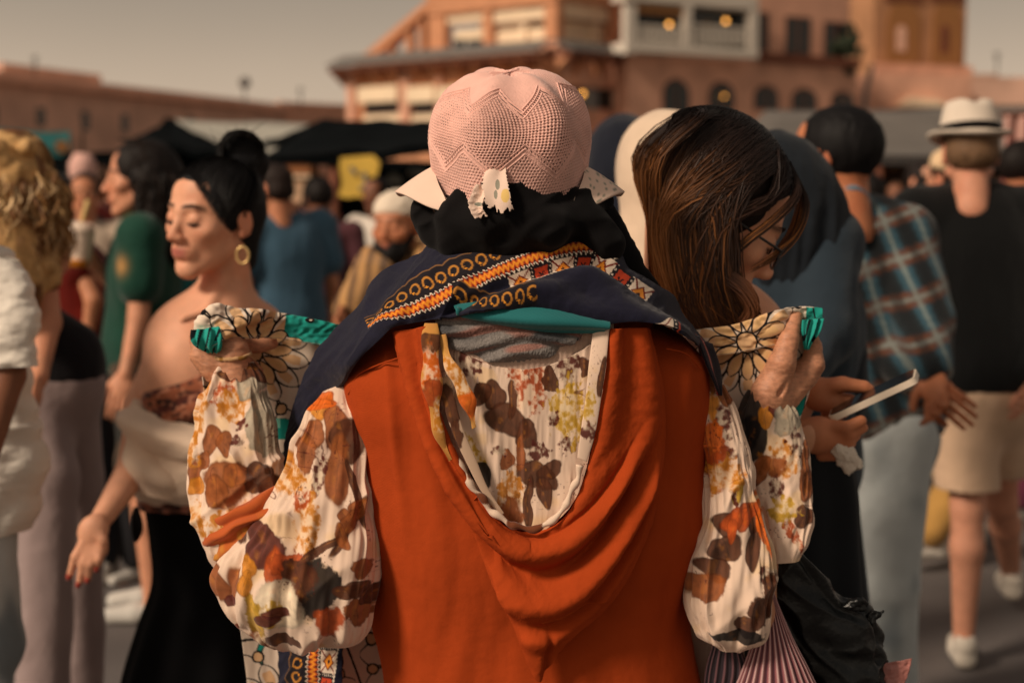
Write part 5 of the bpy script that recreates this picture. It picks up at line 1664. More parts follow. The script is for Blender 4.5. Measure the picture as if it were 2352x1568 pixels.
# stitch fields
seg = 8
q_ = LAM * seg / (2 * pi) + 0.5 + 0.25
tr = np.abs(tri(q_) * 0.5 + 0.5)                      # 0..1 chevron
sm = SS * arc * 1000                                 # mm from pole
edge1 = 62 + 34 * tr
circ = 2 * pi * 108 * np.sin(np.clip(phi, 0.1, pi / 2))
along = LAM / (2 * pi) * circ + 1.6 * noise(LAM * 4, SS * 9, seed=41)                       # mm round
sm = sm + 1.8 * noise(LAM * 3, SS * 8, seed=42) + 0.5 * noise(LAM * 12, SS * 30, seed=43)
disp = np.zeros_like(SS)
holes = np.zeros_like(SS)
rib = 0.5 + 0.5 * np.cos(2 * pi * sm / 2.6)
disp += (sm < edge1) * 0.00045 * rib
d1 = sm - edge1
for off in (0, 7, 15):
    disp += 0.0017 * np.exp(-((d1 - off) / 1.2) ** 2)
eye = (np.abs(d1 - 3.5) < 1.5) | (np.abs(d1 - 11) < 1.9)
holes += eye * (np.cos(2 * pi * along / 4.4) > 0.25)
hex_r = np.floor(sm / 4.1)
hx = along / 4.6 + 0.5 * (hex_r % 2)
hd = np.hypot((hx - np.floor(hx) - 0.5) * 4.6, (sm / 4.1 - hex_r - 0.5) * 4.1)
edge2 = 158 + 34 * (1 - tr)
hc = (d1 > 17) & (sm < edge2 - 8)
disp += hc * 0.0016 * sstep(0.8, 2.2, hd)
holes += hc * (hd < 1.02 + 0.25 * noise(hx * 0.9, hex_r * 0.9, seed=2))
d2 = sm - edge2
for off in (-6, 0, 7):
    disp += 0.0015 * np.exp(-((d2 - off) / 1.2) ** 2)
holes += (np.abs(d2 + 3) < 1.3) * (np.cos(2 * pi * along / 4.4) > 0.2)
lowz = (d2 > 9)
disp += lowz * 0.0011 * sstep(0.6, 2.0, hd)
holes += lowz * (hd < 0.75) * (sm < 222)
disp += (sm > 222) * 0.0006 * (0.5 + 0.5 * np.cos(2 * pi * sm / 2.8))
spoke = (sm < 20) * 0.0012 * np.cos(LAM * 22)
disp += spoke
disp += 0.0003 * noise(along * 0.9, sm * 0.9, seed=9)
disp += 0.0035 * fbm(px_ * 18, py_ * 18, pz_ * 18, seed=4)
G2 = G + N * disp[..., None] + HCn
Vv = G2.reshape(-1, 3)
q4 = grid_quads(ns, len(lam), True)
hm = (holes > 0.5).reshape(-1)
q4 = q4[hm[q4].sum(1) < 3]
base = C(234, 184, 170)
tone = 1 + 0.10 * fbm(px_ * 30, py_ * 30, pz_ * 30, seed=1) - 0.16 * (1 - np.clip(disp / 0.0016, 0, 1)) * (hc | lowz)  # yarn darkened in the stitch hollows: shade put into the colour
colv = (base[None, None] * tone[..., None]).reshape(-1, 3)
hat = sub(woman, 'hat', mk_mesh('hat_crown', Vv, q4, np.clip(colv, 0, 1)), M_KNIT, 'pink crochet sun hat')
# dark inner cap seen through the openwork
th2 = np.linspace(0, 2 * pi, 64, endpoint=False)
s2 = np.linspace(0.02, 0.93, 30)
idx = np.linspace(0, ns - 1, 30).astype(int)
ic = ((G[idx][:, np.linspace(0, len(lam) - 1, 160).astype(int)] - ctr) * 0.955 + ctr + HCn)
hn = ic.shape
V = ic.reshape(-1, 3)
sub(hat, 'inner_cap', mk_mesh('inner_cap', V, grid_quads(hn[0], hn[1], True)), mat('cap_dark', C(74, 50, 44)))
# brim: soft cloth visor round the front half, its ends showing at both sides
bl = np.linspace(-0.62, pi + 0.62, 150)
bt = np.linspace(0, 1, 16)
BL, BT = np.meshgrid(bl, bt)
bk = np.clip((np.abs(BL - pi / 2) - pi / 2) / 0.62, 0, 1)      # 0 over the front half, 1 at the ends behind
wd = 0.052 * (1 - bk ** 1.3) + 0.001
R0 = 0.0985
bx = np.cos(BL) * (R0 + wd * BT)
by = np.sin(BL) * (R0 + 0.012 + wd * BT * 1.1)
bz = -0.036 - 0.046 * bk - 0.034 * BT ** 1.2 * (1 - .6 * bk) - 0.003 * np.sin(BL * 9) * BT
Gb = np.stack([bx, by, bz - 0.05 * by], -1) + HCn
Nb = grid_normals(Gb)
n_ = Gb.shape[0] * Gb.shape[1]
Vb = np.concatenate([Gb.reshape(-1, 3), (Gb - Nb * 0.003).reshape(-1, 3)])
qb = grid_quads(16, 150)
rim = []
r_ = np.arange(149)
rim.append(np.stack([15 * 150 + r_, 15 * 150 + r_ + 1, 15 * 150 + r_ + 1 + n_, 15 * 150 + r_ + n_], 1))
cb = np.broadcast_to(C(236, 206, 186), (n_, 3)).copy().reshape(16, 150, 3)
lf = (np.abs(noise(BL * 16, BT * 5, seed=3)) < 0.05) & (BL < 0.7)
cb[lf] = C(120, 128, 112)
cb = cb.reshape(-1, 3)
sub(hat, 'brim', mk_mesh('brim', Vb, [np.concatenate([qb, qb[:, ::-1] + n_] + rim)], np.concatenate([cb, cb])), M_CLOTHV)
# torn tail of the hat band hanging over the scarf
rows = [[(1128, 380, 1.815), (1150, 368, 1.808), (1158, 366, 1.806)], [(1112, 402, 1.803), (1140, 398, 1.798), (1166, 402, 1.798)], [(1108, 425, 1.795), (1140, 430, 1.788), (1172, 438, 1.79)], [(1112, 455, 1.79), (1142, 462, 1.784), (1178, 468, 1.788)], [(1122, 480, 1.79), (1150, 496, 1.785), (1184, 486, 1.79)]]
c_rag = lambda U, V, X, Y, G: put(put(np.broadcast_to(C(236, 208, 190), X.shape + (3,)) * 1.0, (np.hypot((X - 1143) / 6, (Y - 422) / 13) < 1) | (np.hypot((X - 1138) / 5, (Y - 446) / 11) < 1), C(150, 146, 130)), (np.hypot((X - 1160) / 9, (Y - 450) / 16) < 1), C(232, 196, 120))
jag = lambda U, V, X, Y: (V > 0.93 + 0.06 * noise(X / 5, 0, seed=2)) | (U > 0.97 - 0.03 * (noise(Y / 4, 1, seed=3) > 0)) | (U < 0.05 * (noise(Y / 4, 1, seed=5) > 0))
sub(hat, 'band_tail', cpatch(rows, 70, 90, lambda U, V, X, Y, G: 0.003 * np.sin(U * 6 + V * 3), c_rag, thick=0.001, hole=jag), M_CLOTHV)
rows = [[(1096, 428, 1.80), (1122, 420, 1.797)], [(1084, 446, 1.795), (1116, 448, 1.789)], [(1078, 472, 1.792), (1108, 472, 1.785)], [(1086, 492, 1.79), (1112, 486, 1.783)], [(1100, 512, 1.79), (1122, 498, 1.786)]]
sub(hat, 'band_tail', cpatch(rows, 40, 90, lambda U, V, X, Y, G: 0.004 * np.cos(U * 5) + 0.001 * noise(X / 5, Y / 5), lambda U, V, X, Y, G: put(np.broadcast_to(C(232, 204, 186), X.shape + (3,)) * 1.0, (np.hypot((X - 1098) / 9, (Y - 468) / 5) < 1), C(140, 140, 126)), thick=0.001, hole=jag), M_CLOTHV)

# ================================================================== CLOTH SHE HOLDS UP
cl = thing('printed_cloth', 'cream cloth with black outlined petals and teal patches held up between her hands', 'cloth', P(1180, 900, 2.08) * [1, 1, 0] + [0, 0, 0.5])
cols_l = [0, .018, .05, .09, .14, .19, .25]
top = [(452, 768, 2.018), (470, 728, 2.022), (492, 706, 2.03), (560, 709, 2.045), (650, 722, 2.06), (720, 735, 2.07), (800, 752, 2.08), (1000, 800, 2.11), (1200, 815, 2.12), (1420, 800, 2.11), (1612, 762, 2.09), (1700, 745, 2.07), (1780, 716, 2.05), (1842, 705, 2.04), (1888, 709, 2.03)]
r2_ = [(470, 900, 2.03), (500, 900, 2.05), (530, 900, 2.06), (580, 900, 2.07), (660, 900, 2.075), (730, 900, 2.08), (810, 905, 2.09), (1000, 930, 2.12), (1200, 950, 2.13), (1420, 930, 2.12), (1612, 900, 2.10), (1690, 900, 2.08), (1770, 890, 2.07), (1840, 880, 2.05), (1868, 866, 2.045)]
r3_ = [(500, 1110, 2.05), (530, 1110, 2.06), (560, 1110, 2.065), (600, 1110, 2.07), (660, 1110, 2.075), (730, 1110, 2.08), (810, 1110, 2.09), (1000, 1110, 2.12), (1200, 1110, 2.13), (1420, 1110, 2.12), (1600, 1090, 2.10), (1680, 1080, 2.08), (1740, 1050, 2.07), (1790, 1020, 2.06), (1830, 985, 2.05)]
r4_ = [(553, 1450, 2.07), (575, 1450, 2.075), (600, 1450, 2.08), (640, 1450, 2.085), (690, 1450, 2.09), (740, 1450, 2.09), (810, 1450, 2.10), (1000, 1450, 2.12), (1200, 1450, 2.13), (1400, 1450, 2.12), (1560, 1430, 2.10), (1620, 1420, 2.09), (1660, 1400, 2.09), (1690, 1380, 2.09), (1710, 1360, 2.09)]
r5_ = [(x + 40, 1800, d + 0.01) for x, y, d in r4_]
near = lambda row: [(x, y, d - 0.065 * float(sstep(1380, 1600, x)) * (1 - .75 * float(sstep(1800, 1852, x)))) for x, y, d in row]
me = cpatch([near(q) for q in (top, r2_, r3_, r4_, r5_)], 900, 560, lambda U, V, X, Y, G: 0.004 * fbm(X / 60, Y / 200, seed=7) + 0.006 * np.sin((Y - 740 + 0.1 * X) / 14) * np.exp(-((Y - 745) / 50) ** 2), lambda U, V, X, Y, G: mandala(X, Y), thick=0.0015)
M_CTN = mat('cotton_print', None, rough=0.9, var=0.04, vscale=30, weave=0.3, wscale=2500, sheen=0.1, spec=0.1)
sub(cl, 'sheet', me, M_CTN)


def c_hem(U, V, X, Y, G):
    c = mandala(X, Y)
    teal = ((X > 655) & (X < 1000) & (noise(X / 34, Y / 16, seed=62) > -.25)) | (X > 1852) | ((X < 508) & (V > .6))
    c = put(c, teal, C(34, 150, 138))
    c = put(c, (np.abs(noise(X / 34, Y / 16, seed=62) + .25) < .07) & (X > 640) & (X < 1000), C(20, 18, 22))
    e = (X < 508) & (V > .6) | (X > 1852)
    c = put(c, e & (np.abs(((X - .2 * Y) % 22) - 11) < 1.8), C(18, 18, 22))
    return put(c, (np.abs(V - .97) < .012), C(150, 130, 116))


hl = [[(466, 724, 1.985), (490, 703, 1.985), (560, 706, 2.00), (650, 719, 2.045), (720, 732, 2.055), (800, 750, 2.065)],
      [(448, 754, 1.974), (476, 735, 1.968), (545, 738, 1.985), (640, 745, 2.036), (720, 758, 2.052), (800, 775, 2.066)],
      [(443, 784, 1.974), (472, 800, 1.966), (512, 782, 1.972), (600, 776, 2.015), (720, 790, 2.048), (800, 805, 2.06)]]
wl = lambda U, V, X, Y, G: 0.004 * np.sin(U * 20 + V * 4) * (U < 0.5) + 0.003 * np.sin(V * 7 + 0.5) + 0.002 * noise(X / 12, Y / 8)
sub(cl, 'folded_hem', cpatch(hl, 330, 90, wl, c_hem, thick=0.0015), M_CTN)
hr = [[(1600, 758, 2.06), (1700, 742, 2.04), (1780, 714, 2.02), (1842, 703, 2.0), (1890, 707, 1.995)],
      [(1600, 785, 2.055), (1700, 770, 2.035), (1780, 745, 2.015), (1842, 730, 2.008), (1888, 740, 1.995)],
      [(1600, 822, 2.058), (1700, 808, 2.04), (1776, 792, 2.03), (1846, 768, 2.012), (1874, 768, 1.998)]]
hr = [[(x, y, d - .045 * float(1 - sstep(1740, 1850, x))) for x, y, d in q] for q in hr]
sub(cl, 'folded_hem', cpatch(hr, 330, 90, lambda U, V, X, Y, G: 0.003 * np.sin(V * 6 + 0.8) + 0.0025 * noise(X / 14, Y / 9), c_hem, thick=0.0015), M_CTN)
# gathered teal corners pinched in the fingers
for pts, nm in (([(455, 770, 1.992), (475, 776, 1.985), (502, 786, 1.99)], 0), ([(1868, 745, 1.992), (1862, 765, 1.99), (1855, 790, 1.995)], 1)):
    r_ = [(443, 758, 500, 752, 1.972), (443, 778, 508, 772, 1.966), (452, 792, 506, 796, 1.968), (478, 806, 500, 808, 1.975)] if nm == 0 else [(1846, 735, 1888, 730, 1.995), (1846, 762, 1880, 760, 1.992), (1850, 788, 1862, 786, 1.995), (1852, 802, 1855, 800, 1.998)]
    sub(cl, 'gathered_corner', ltube(r_, 90, 60, lambda u, v, X, Y, G: 0.0035 * np.sin(u * 44 + v * 3), lambda u, v, X, Y, G: put(np.broadcast_to(C(40, 158, 146), X.shape + (3,)) * 1.0, (np.abs(((X + 0.25 * Y) % 19) - 9) < 2.6), C(16, 24, 30)), ratio=0.4), M_CTN)

# ================================================================== BAGS ON HER ARM
M_PLAS = mat('black_plastic', C(7, 9, 10), rough=0.38, var=0.2, bump=0.6, bscale=50, spec=0.35)
bag = thing('plastic_bag', 'crumpled black plastic bag hanging from her arm beside the jeans', 'bag', P(1880, 1560, 1.98))


def d_bag(u, v, X, Y, G):
    a, b_ = X * .8 + Y * .6, -X * .6 + Y * .8
    n = noise(b_ / 44, a / 120, 3 * np.sin(2 * pi * u), seed=5)
    n2 = noise(X / 34, Y / 44, 3 * np.sin(2 * pi * u), seed=15)
    return 0.011 * (1 - 2.2 * np.abs(n)) * (0.3 + v) + 0.010 * (1 - 2 * np.abs(n2)) * sstep(.45, .75, v)


bg = [(1762, 1222, 1784, 1216, 1.95, .6), (1764, 1290, 1830, 1262, 1.955, .5), (1768, 1370, 1885, 1320, 1.96, .5), (1790, 1460, 1932, 1380, 1.97, .55), (1830, 1530, 1990, 1400, 1.98, .6), (1870, 1590, 2018, 1470, 1.985, .65), (1880, 1680, 2008, 1560, 1.99, .6), (1900, 1760, 1980, 1700, 1.99, .6)]
sub(bag, 'bag_body', ltube(bg, 180, 220, d_bag, sup=2.0), M_PLAS)
sub(bag, 'knot_ear', ltube([(1984, 1430, 2000, 1400, 1.96, .3), (2000, 1445, 2012, 1402, 1.96, .25), (2012, 1425, 2022, 1402, 1.96, .2), (2028, 1408, 2031, 1402, 1.96, .2)], 40, 30, lambda u, v, X, Y, G: 0.002 * noise(X / 6, Y / 6)), M_PLAS)
sub(bag, 'knot_ear', ltube([(1930, 1395, 1950, 1378, 1.95, .4), (1950, 1400, 1975, 1372, 1.945, .3), (1985, 1405, 1995, 1384, 1.95, .3)], 40, 30, lambda u, v, X, Y, G: 0.002 * noise(X / 6, Y / 6)), M_PLAS)
pbag = thing('striped_bag', 'pleated pink striped bag fanning down below her sleeve', 'bag', P(1760, 1700, 1.93))


def c_pb(u, v, X, Y, G):
    s_ = np.sin(u * 2 * pi * 26)
    c = mixc(np.broadcast_to(C(150, 92, 96), X.shape + (3,)), np.broadcast_to(C(206, 168, 166), X.shape + (3,)), sstep(0.3, 0.9, s_))
    return mixc(c, np.broadcast_to(C(84, 44, 56), c.shape), sstep(0.2, 0.9, -s_))


sub(pbag, 'bag_body', ltube([(1764, 1340, 1770, 1340, 1.90, .5), (1752, 1400, 1792, 1400, 1.905, .5), (1735, 1460, 1820, 1465, 1.91, .5), (1710, 1530, 1858, 1540, 1.92, .5), (1680, 1620, 1900, 1640, 1.93, .5), (1690, 1760, 1890, 1770, 1.94, .5)], 420, 90,
    lambda u, v, X, Y, G: 0.003 * np.sin(u * 2 * pi * 26) * (0.2 + v), c_pb, sup=2.0), mat('sheer_stripe', None, rough=0.45, sheen=0.3, spec=0.4))
sub(pbag, 'side_panel', ltube([(1640, 1478, 1700, 1490, 1.93, .3), (1625, 1530, 1712, 1530, 1.935, .35), (1620, 1600, 1700, 1600, 1.94, .35), (1640, 1700, 1700, 1700, 1.94, .35)], 160, 50,
    lambda u, v, X, Y, G: 0.002 * np.sin(u * 90), lambda u, v, X, Y, G: mixc(np.broadcast_to(C(52, 42, 50), X.shape + (3,)), np.broadcast_to(C(130, 92, 98), X.shape + (3,)), sstep(0.4, 0.9, np.sin(u * 90)))), mat('sheer_stripe', None))
tg_ = thing('pink_wrapper', 'sheer pink plastic corner sticking out beside the black bag', 'wrapper', P(2040, 1560, 1.99))
sub(tg_, 'film', cpatch([[(1980, 1530, 1.99), (2096, 1512, 1.99)], [(1970, 1580, 1.985), (2085, 1550, 1.99)], [(1960, 1640, 1.98), (2060, 1620, 1.985)]], 40, 40, lambda U, V, X, Y, G: 0.004 * fbm(X / 14, Y / 14, seed=4), thick=0.001), mat('pink_film', C(170, 112, 104), rough=0.35, spec=0.5))
# ================================================================== PEOPLE AROUND HER
def put_head(sd, f, k=1.0, jaw=1.0, eyes='closed', neck=True):
    """sculpt a head with face into sd; f maps head coordinates (x side, y forward, z up; chin at -0.115, crown at +0.115)"""
    R = f.R
    s = f.k
    def e(c, r, kk=0.01, sub=False, R2=None):
        sd.ell(f(c), np.array(r, float) * s, R if R2 is None else R @ R2, kk * s, sub)
    def cn(a, b, ra, rb, kk=0.01, sub=False):
        sd.cone(f(a), f(b), ra * s, rb * s, kk * s, sub)
    e((0, -.016, .028), (.075, .096, .086))
    e((0, .03, -.015), (.060, .062, .085), .02)
    for x in (-1, 1):
        cn((x * .050 * jaw, .005, -.055), (x * .012, .066, -.096), .017, .017, .022)
        e((x * .043, .060, -.020), (.022, .020, .017), .02)
        cn((x * .034, .080, .024), (x * .010, .088, .021), .0075, .0075, .012)
    e((0, .070, -.100), (.020, .017, .015), .016)
    e((0, .038, .050), (.058, .044, .046), .02)
    for x in (-1, 1):
        e((x * .032, .098, .004), (.017, .013, .012), .012, True)
        e((x * .0315, .0765, .003), (.0150, .0145, .0130), .003)
    cn((0, .086, .012), (0, .107, -.028), .0075, .0098, .012)
    e((0, .109, -.031), (.0105, .0105, .0095), .006)
    for x in (-1, 1):
        e((x * .0125, .101, -.035), (.0075, .0100, .0080), .005)
        e((x * .0065, .108, -.0430), (.0035, .0055, .0035), .002, True)
    e((0, .080, -.062), (.028, .018, .022), .015)
    e((0, .0915, -.0575), (.0195, .0078, .0042), .005)
    e((0, .0900, -.0695), (.0165, .0080, .0052), .005)
    e((0, .1020, -.0632), (.024, .0070, .0016), .002, True)
    e((0, .092, -.082), (.016, .010, .005), .006, True)
    for x in (-1, 1):
        Rr = np.array(Matrix.Rotation(radians(-14), 3, 'X'))
        e((x * .0765, -.012, -.002), (.007, .019, .031), .006, False, Rr)
        e((x * .0850, -.009, .003), (.007, .0105, .019), .003, True, Rr)
        e((x * .0770, -.004, -.028), (.006, .009, .009), .005)
    if neck:
        cn((0, -.028, -.05), (0, -.045, -.165), .050, .054, .025)


def head_colors(V, f, skin, lip=None, brow=C(40, 28, 24), cheek=0.12, brow_on=True):
    L = ((V - f.o) @ f.R) / f.k
    col = np.broadcast_to(skin, V.shape).copy()
    col *= (1 + 0.08 * fbm(L[:, 0] * 30, L[:, 1] * 30, L[:, 2] * 30, seed=3) + 0.05 * fbm(L[:, 0] * 130, L[:, 1] * 130, L[:, 2] * 130, seed=13))[:, None]
    rd = sstep(.0, .5, fbm(L[:, 0] * 45, L[:, 1] * 45, L[:, 2] * 45, seed=23))
    col = mixc(col, col * np.array([1.03, .84, .78]), rd * .5)
    ns_ = np.exp(-(L[:, 0] / .014) ** 2 - ((L[:, 2] + .032) / .014) ** 2) * (L[:, 1] > .095)
    col = mixc(col, col * np.array([1.0, .76, .70]), ns_ * .6)
    ue = np.exp(-((np.abs(L[:, 0]) - .031) / .016) ** 2 - ((L[:, 2] + .012) / .006) ** 2) * (L[:, 1] > .06)
    col = mixc(col, col * np.array([.80, .72, .72]), ue * .6)
    x, y, z = np.abs(L[:, 0]), L[:, 1], L[:, 2]
    ck = np.exp(-((x - .045) / .02) ** 2 - ((z + .028) / .018) ** 2) * (y > .02)
    red = skin * np.array([1.0, .72, .66])
    col = mixc(col, np.broadcast_to(red, col.shape), np.clip(ck * cheek * 3, 0, 1))
    er = (x > .070) & (np.abs(z) < .035) & (y < .02)
    col = mixc(col, np.broadcast_to(skin * np.array([1, .68, .6]), col.shape), er * 0.5)
    lip = skin * np.array([.78, .5, .48]) if lip is None else lip
    lm = np.exp(-((x / .021) ** 6)) * np.exp(-(((z + .0638) / .0105) ** 6)) * sstep(.087, .093, y)
    col = mixc(col, np.broadcast_to(lip, col.shape), lm)
    if brow_on:
        zb = .0275 - 0.10 * (x - .03) ** 1 * 0.3 - 9 * (x - .028) ** 2
        bm = np.exp(-((z - zb) / .0042) ** 2) * (x > .010) * (x < .050) * (y > .05)
        col = mixc(col, np.broadcast_to(brow, col.shape), bm * 0.85)
        lm2 = np.exp(-((z + .0065 + 9 * (x - .0315) ** 2 * -1) / .0016) ** 2) * (np.abs(x - .0315) < .0145) * (y > .075)
        col = mixc(col, np.broadcast_to(C(26, 18, 16), col.shape), lm2 * 0.9)
    return col


_PROTO = {}


def proto_head(kind):
    if kind not in _PROTO:
        s_ = Sdf((-.11, -.14, -.19), (.11, .14, .14), .0034)
        put_head(s_, Frame((0, 0, 0)), jaw=1.08 if kind == 'm' else 0.95)
        _PROTO[kind] = s_.mesh(1)
    return _PROTO[kind]


def proto_hair(style):
    k = 'hair_' + style
    if k in _PROTO:
        return _PROTO[k]
    s_ = Sdf((-.17, -.20, -.42), (.17, .16, .22), .006)
    if style == 'short':
        s_.ell((0, -.018, .032), (.082, .102, .092))
        s_.ell((0, .10, -.035), (.085, .075, .090), k=.008, sub=True)
        s_.ell((0, .0, -.10), (.12, .10, .062), k=.01, sub=True)
    elif style == 'fade':
        s_.ell((0, -.015, .055), (.078, .098, .076))
        s_.ell((0, -.045, .0), (.078, .070, .06), k=.02)
        s_.ell((0, .12, -.02), (.085, .075, .085), k=.008, sub=True)
    elif style in ('long', 'curly'):
        s_.ell((0, -.018, .034), (.086, .106, .094))
        s_.cone((0, -.055, -.01), (0, -.085, -.22), .085, .075, .03)
        for x in (-1, 1):
            s_.cone((x * .062, -.03, .02), (x * .078, -.045, -.20), .036, .030, .02)
        s_.ell((0, .105, -.06), (.074, .085, .125), k=.008, sub=True)
        if style == 'curly':
            r = np.random.default_rng(3)
            for i in range(60):
                a = r.uniform(0, 2 * pi)
                z = r.uniform(-.24, .10)
                rr = .085 + .01 * r.random()
                p = (rr * cos(a) * 1.0, -.045 + .8 * rr * sin(a), z)
                if p[1] > .02:
                    continue
                s_.ell(p, r.uniform(.016, .028), k=.006)
    elif style == 'tail':
        s_.ell((0, -.018, .034), (.082, .103, .092))
        s_.ell((0, .10, -.03), (.080, .080, .090), k=.008, sub=True)
        s_.cone((0, -.11, .03), (0, -.14, -.16), .032, .016, .02)
    V, Q = s_.mesh(1)
    n = noise(V[:, 0] * 130, V[:, 1] * 130, V[:, 2] * 12, seed=3)
    d = V / (np.linalg.norm(V, axis=1)[:, None] + 1e-6)
    V = V + d * (0.0022 * n)[:, None]
    _PROTO[k] = (V, Q)
    return _PROTO[k]


def proto_hand():
    """relaxed hand hanging; wrist at origin, fingers towards -z, palm faces -x (right hand)"""
    if 'hand' in _PROTO:
        return _PROTO['hand']
    s_ = Sdf((-.07, -.08, -.22), (.06, .08, .05), .0032)
    s_.cone((0, 0, .04), (0, 0, -.01), .024, .024, .01)
    s_.ell((-.002, 0, -.055), (.016, .038, .048), k=.015)
    for y, L, c in ((.028, .085, .35), (.010, .094, .42), (-.009, .088, .5), (-.026, .070, .6)):
        p = np.array([0, y, -.092])
        a = 0.15
        for j, fr in enumerate((.45, .30, .25)):
            d = np.array([-sin(a), y * 0.8, -cos(a)])
            q = p + d * L * fr
            s_.cone(p, q, .0088 - .0008 * j, .0082 - .0009 * j, .003)
            p, a = q, a + c
    s_.cone((-.006, .022, -.03), (-.018, .046, -.062), .0135, .0115, .008)
    s_.cone((-.018, .046, -.062), (-.026, .052, -.092), .0110, .0095, .003)
    s_.cone((-.026, .052, -.092), (-.032, .050, -.112), .0095, .0080, .003)
    _PROTO['hand'] = s_.mesh(1)
    return _PROTO['hand']


def shoe_mesh(style='sneaker'):
    k = 'shoe_' + style
    if k not in _PROTO:
        s_ = Sdf((-.07, -.11, -.02), (.07, .22, .14), .006)
        s_.cone((0, -.04, .035), (0, .06, .035), .036, .038, .01)
        s_.cone((0, .06, .035), (.004, .15, .030), .038, .030, .01)
        s_.ell((0, -.035, .075), (.036, .045, .04), k=.01)
        s_.ell((0, -.03, .118), (.028, .036, .02), k=.006, sub=True)
        s_.cut((0, 0, .004), (0, 0, -1))
        _PROTO[k] = s_.mesh(1)
    return _PROTO[k]


DEF = dict(hipL=(-.09, 0, .93), hipR=(.09, 0, .93), knL=(-.10, .02, .50), knR=(.10, .02, .50), anL=(-.10, -.01, .09), anR=(.10, -.01, .09),
           shL=(-.185, 0, 1.43), shR=(.185, 0, 1.43), elL=(-.24, -.03, 1.14), elR=(.24, -.03, 1.14), wrL=(-.25, .05, .89), wrR=(.25, .05, .89),
           neck=(0, -.01, 1.47), head=(0, .02, 1.625), chest=(0, 0, 1.28), waist=(0, 0, 1.08))


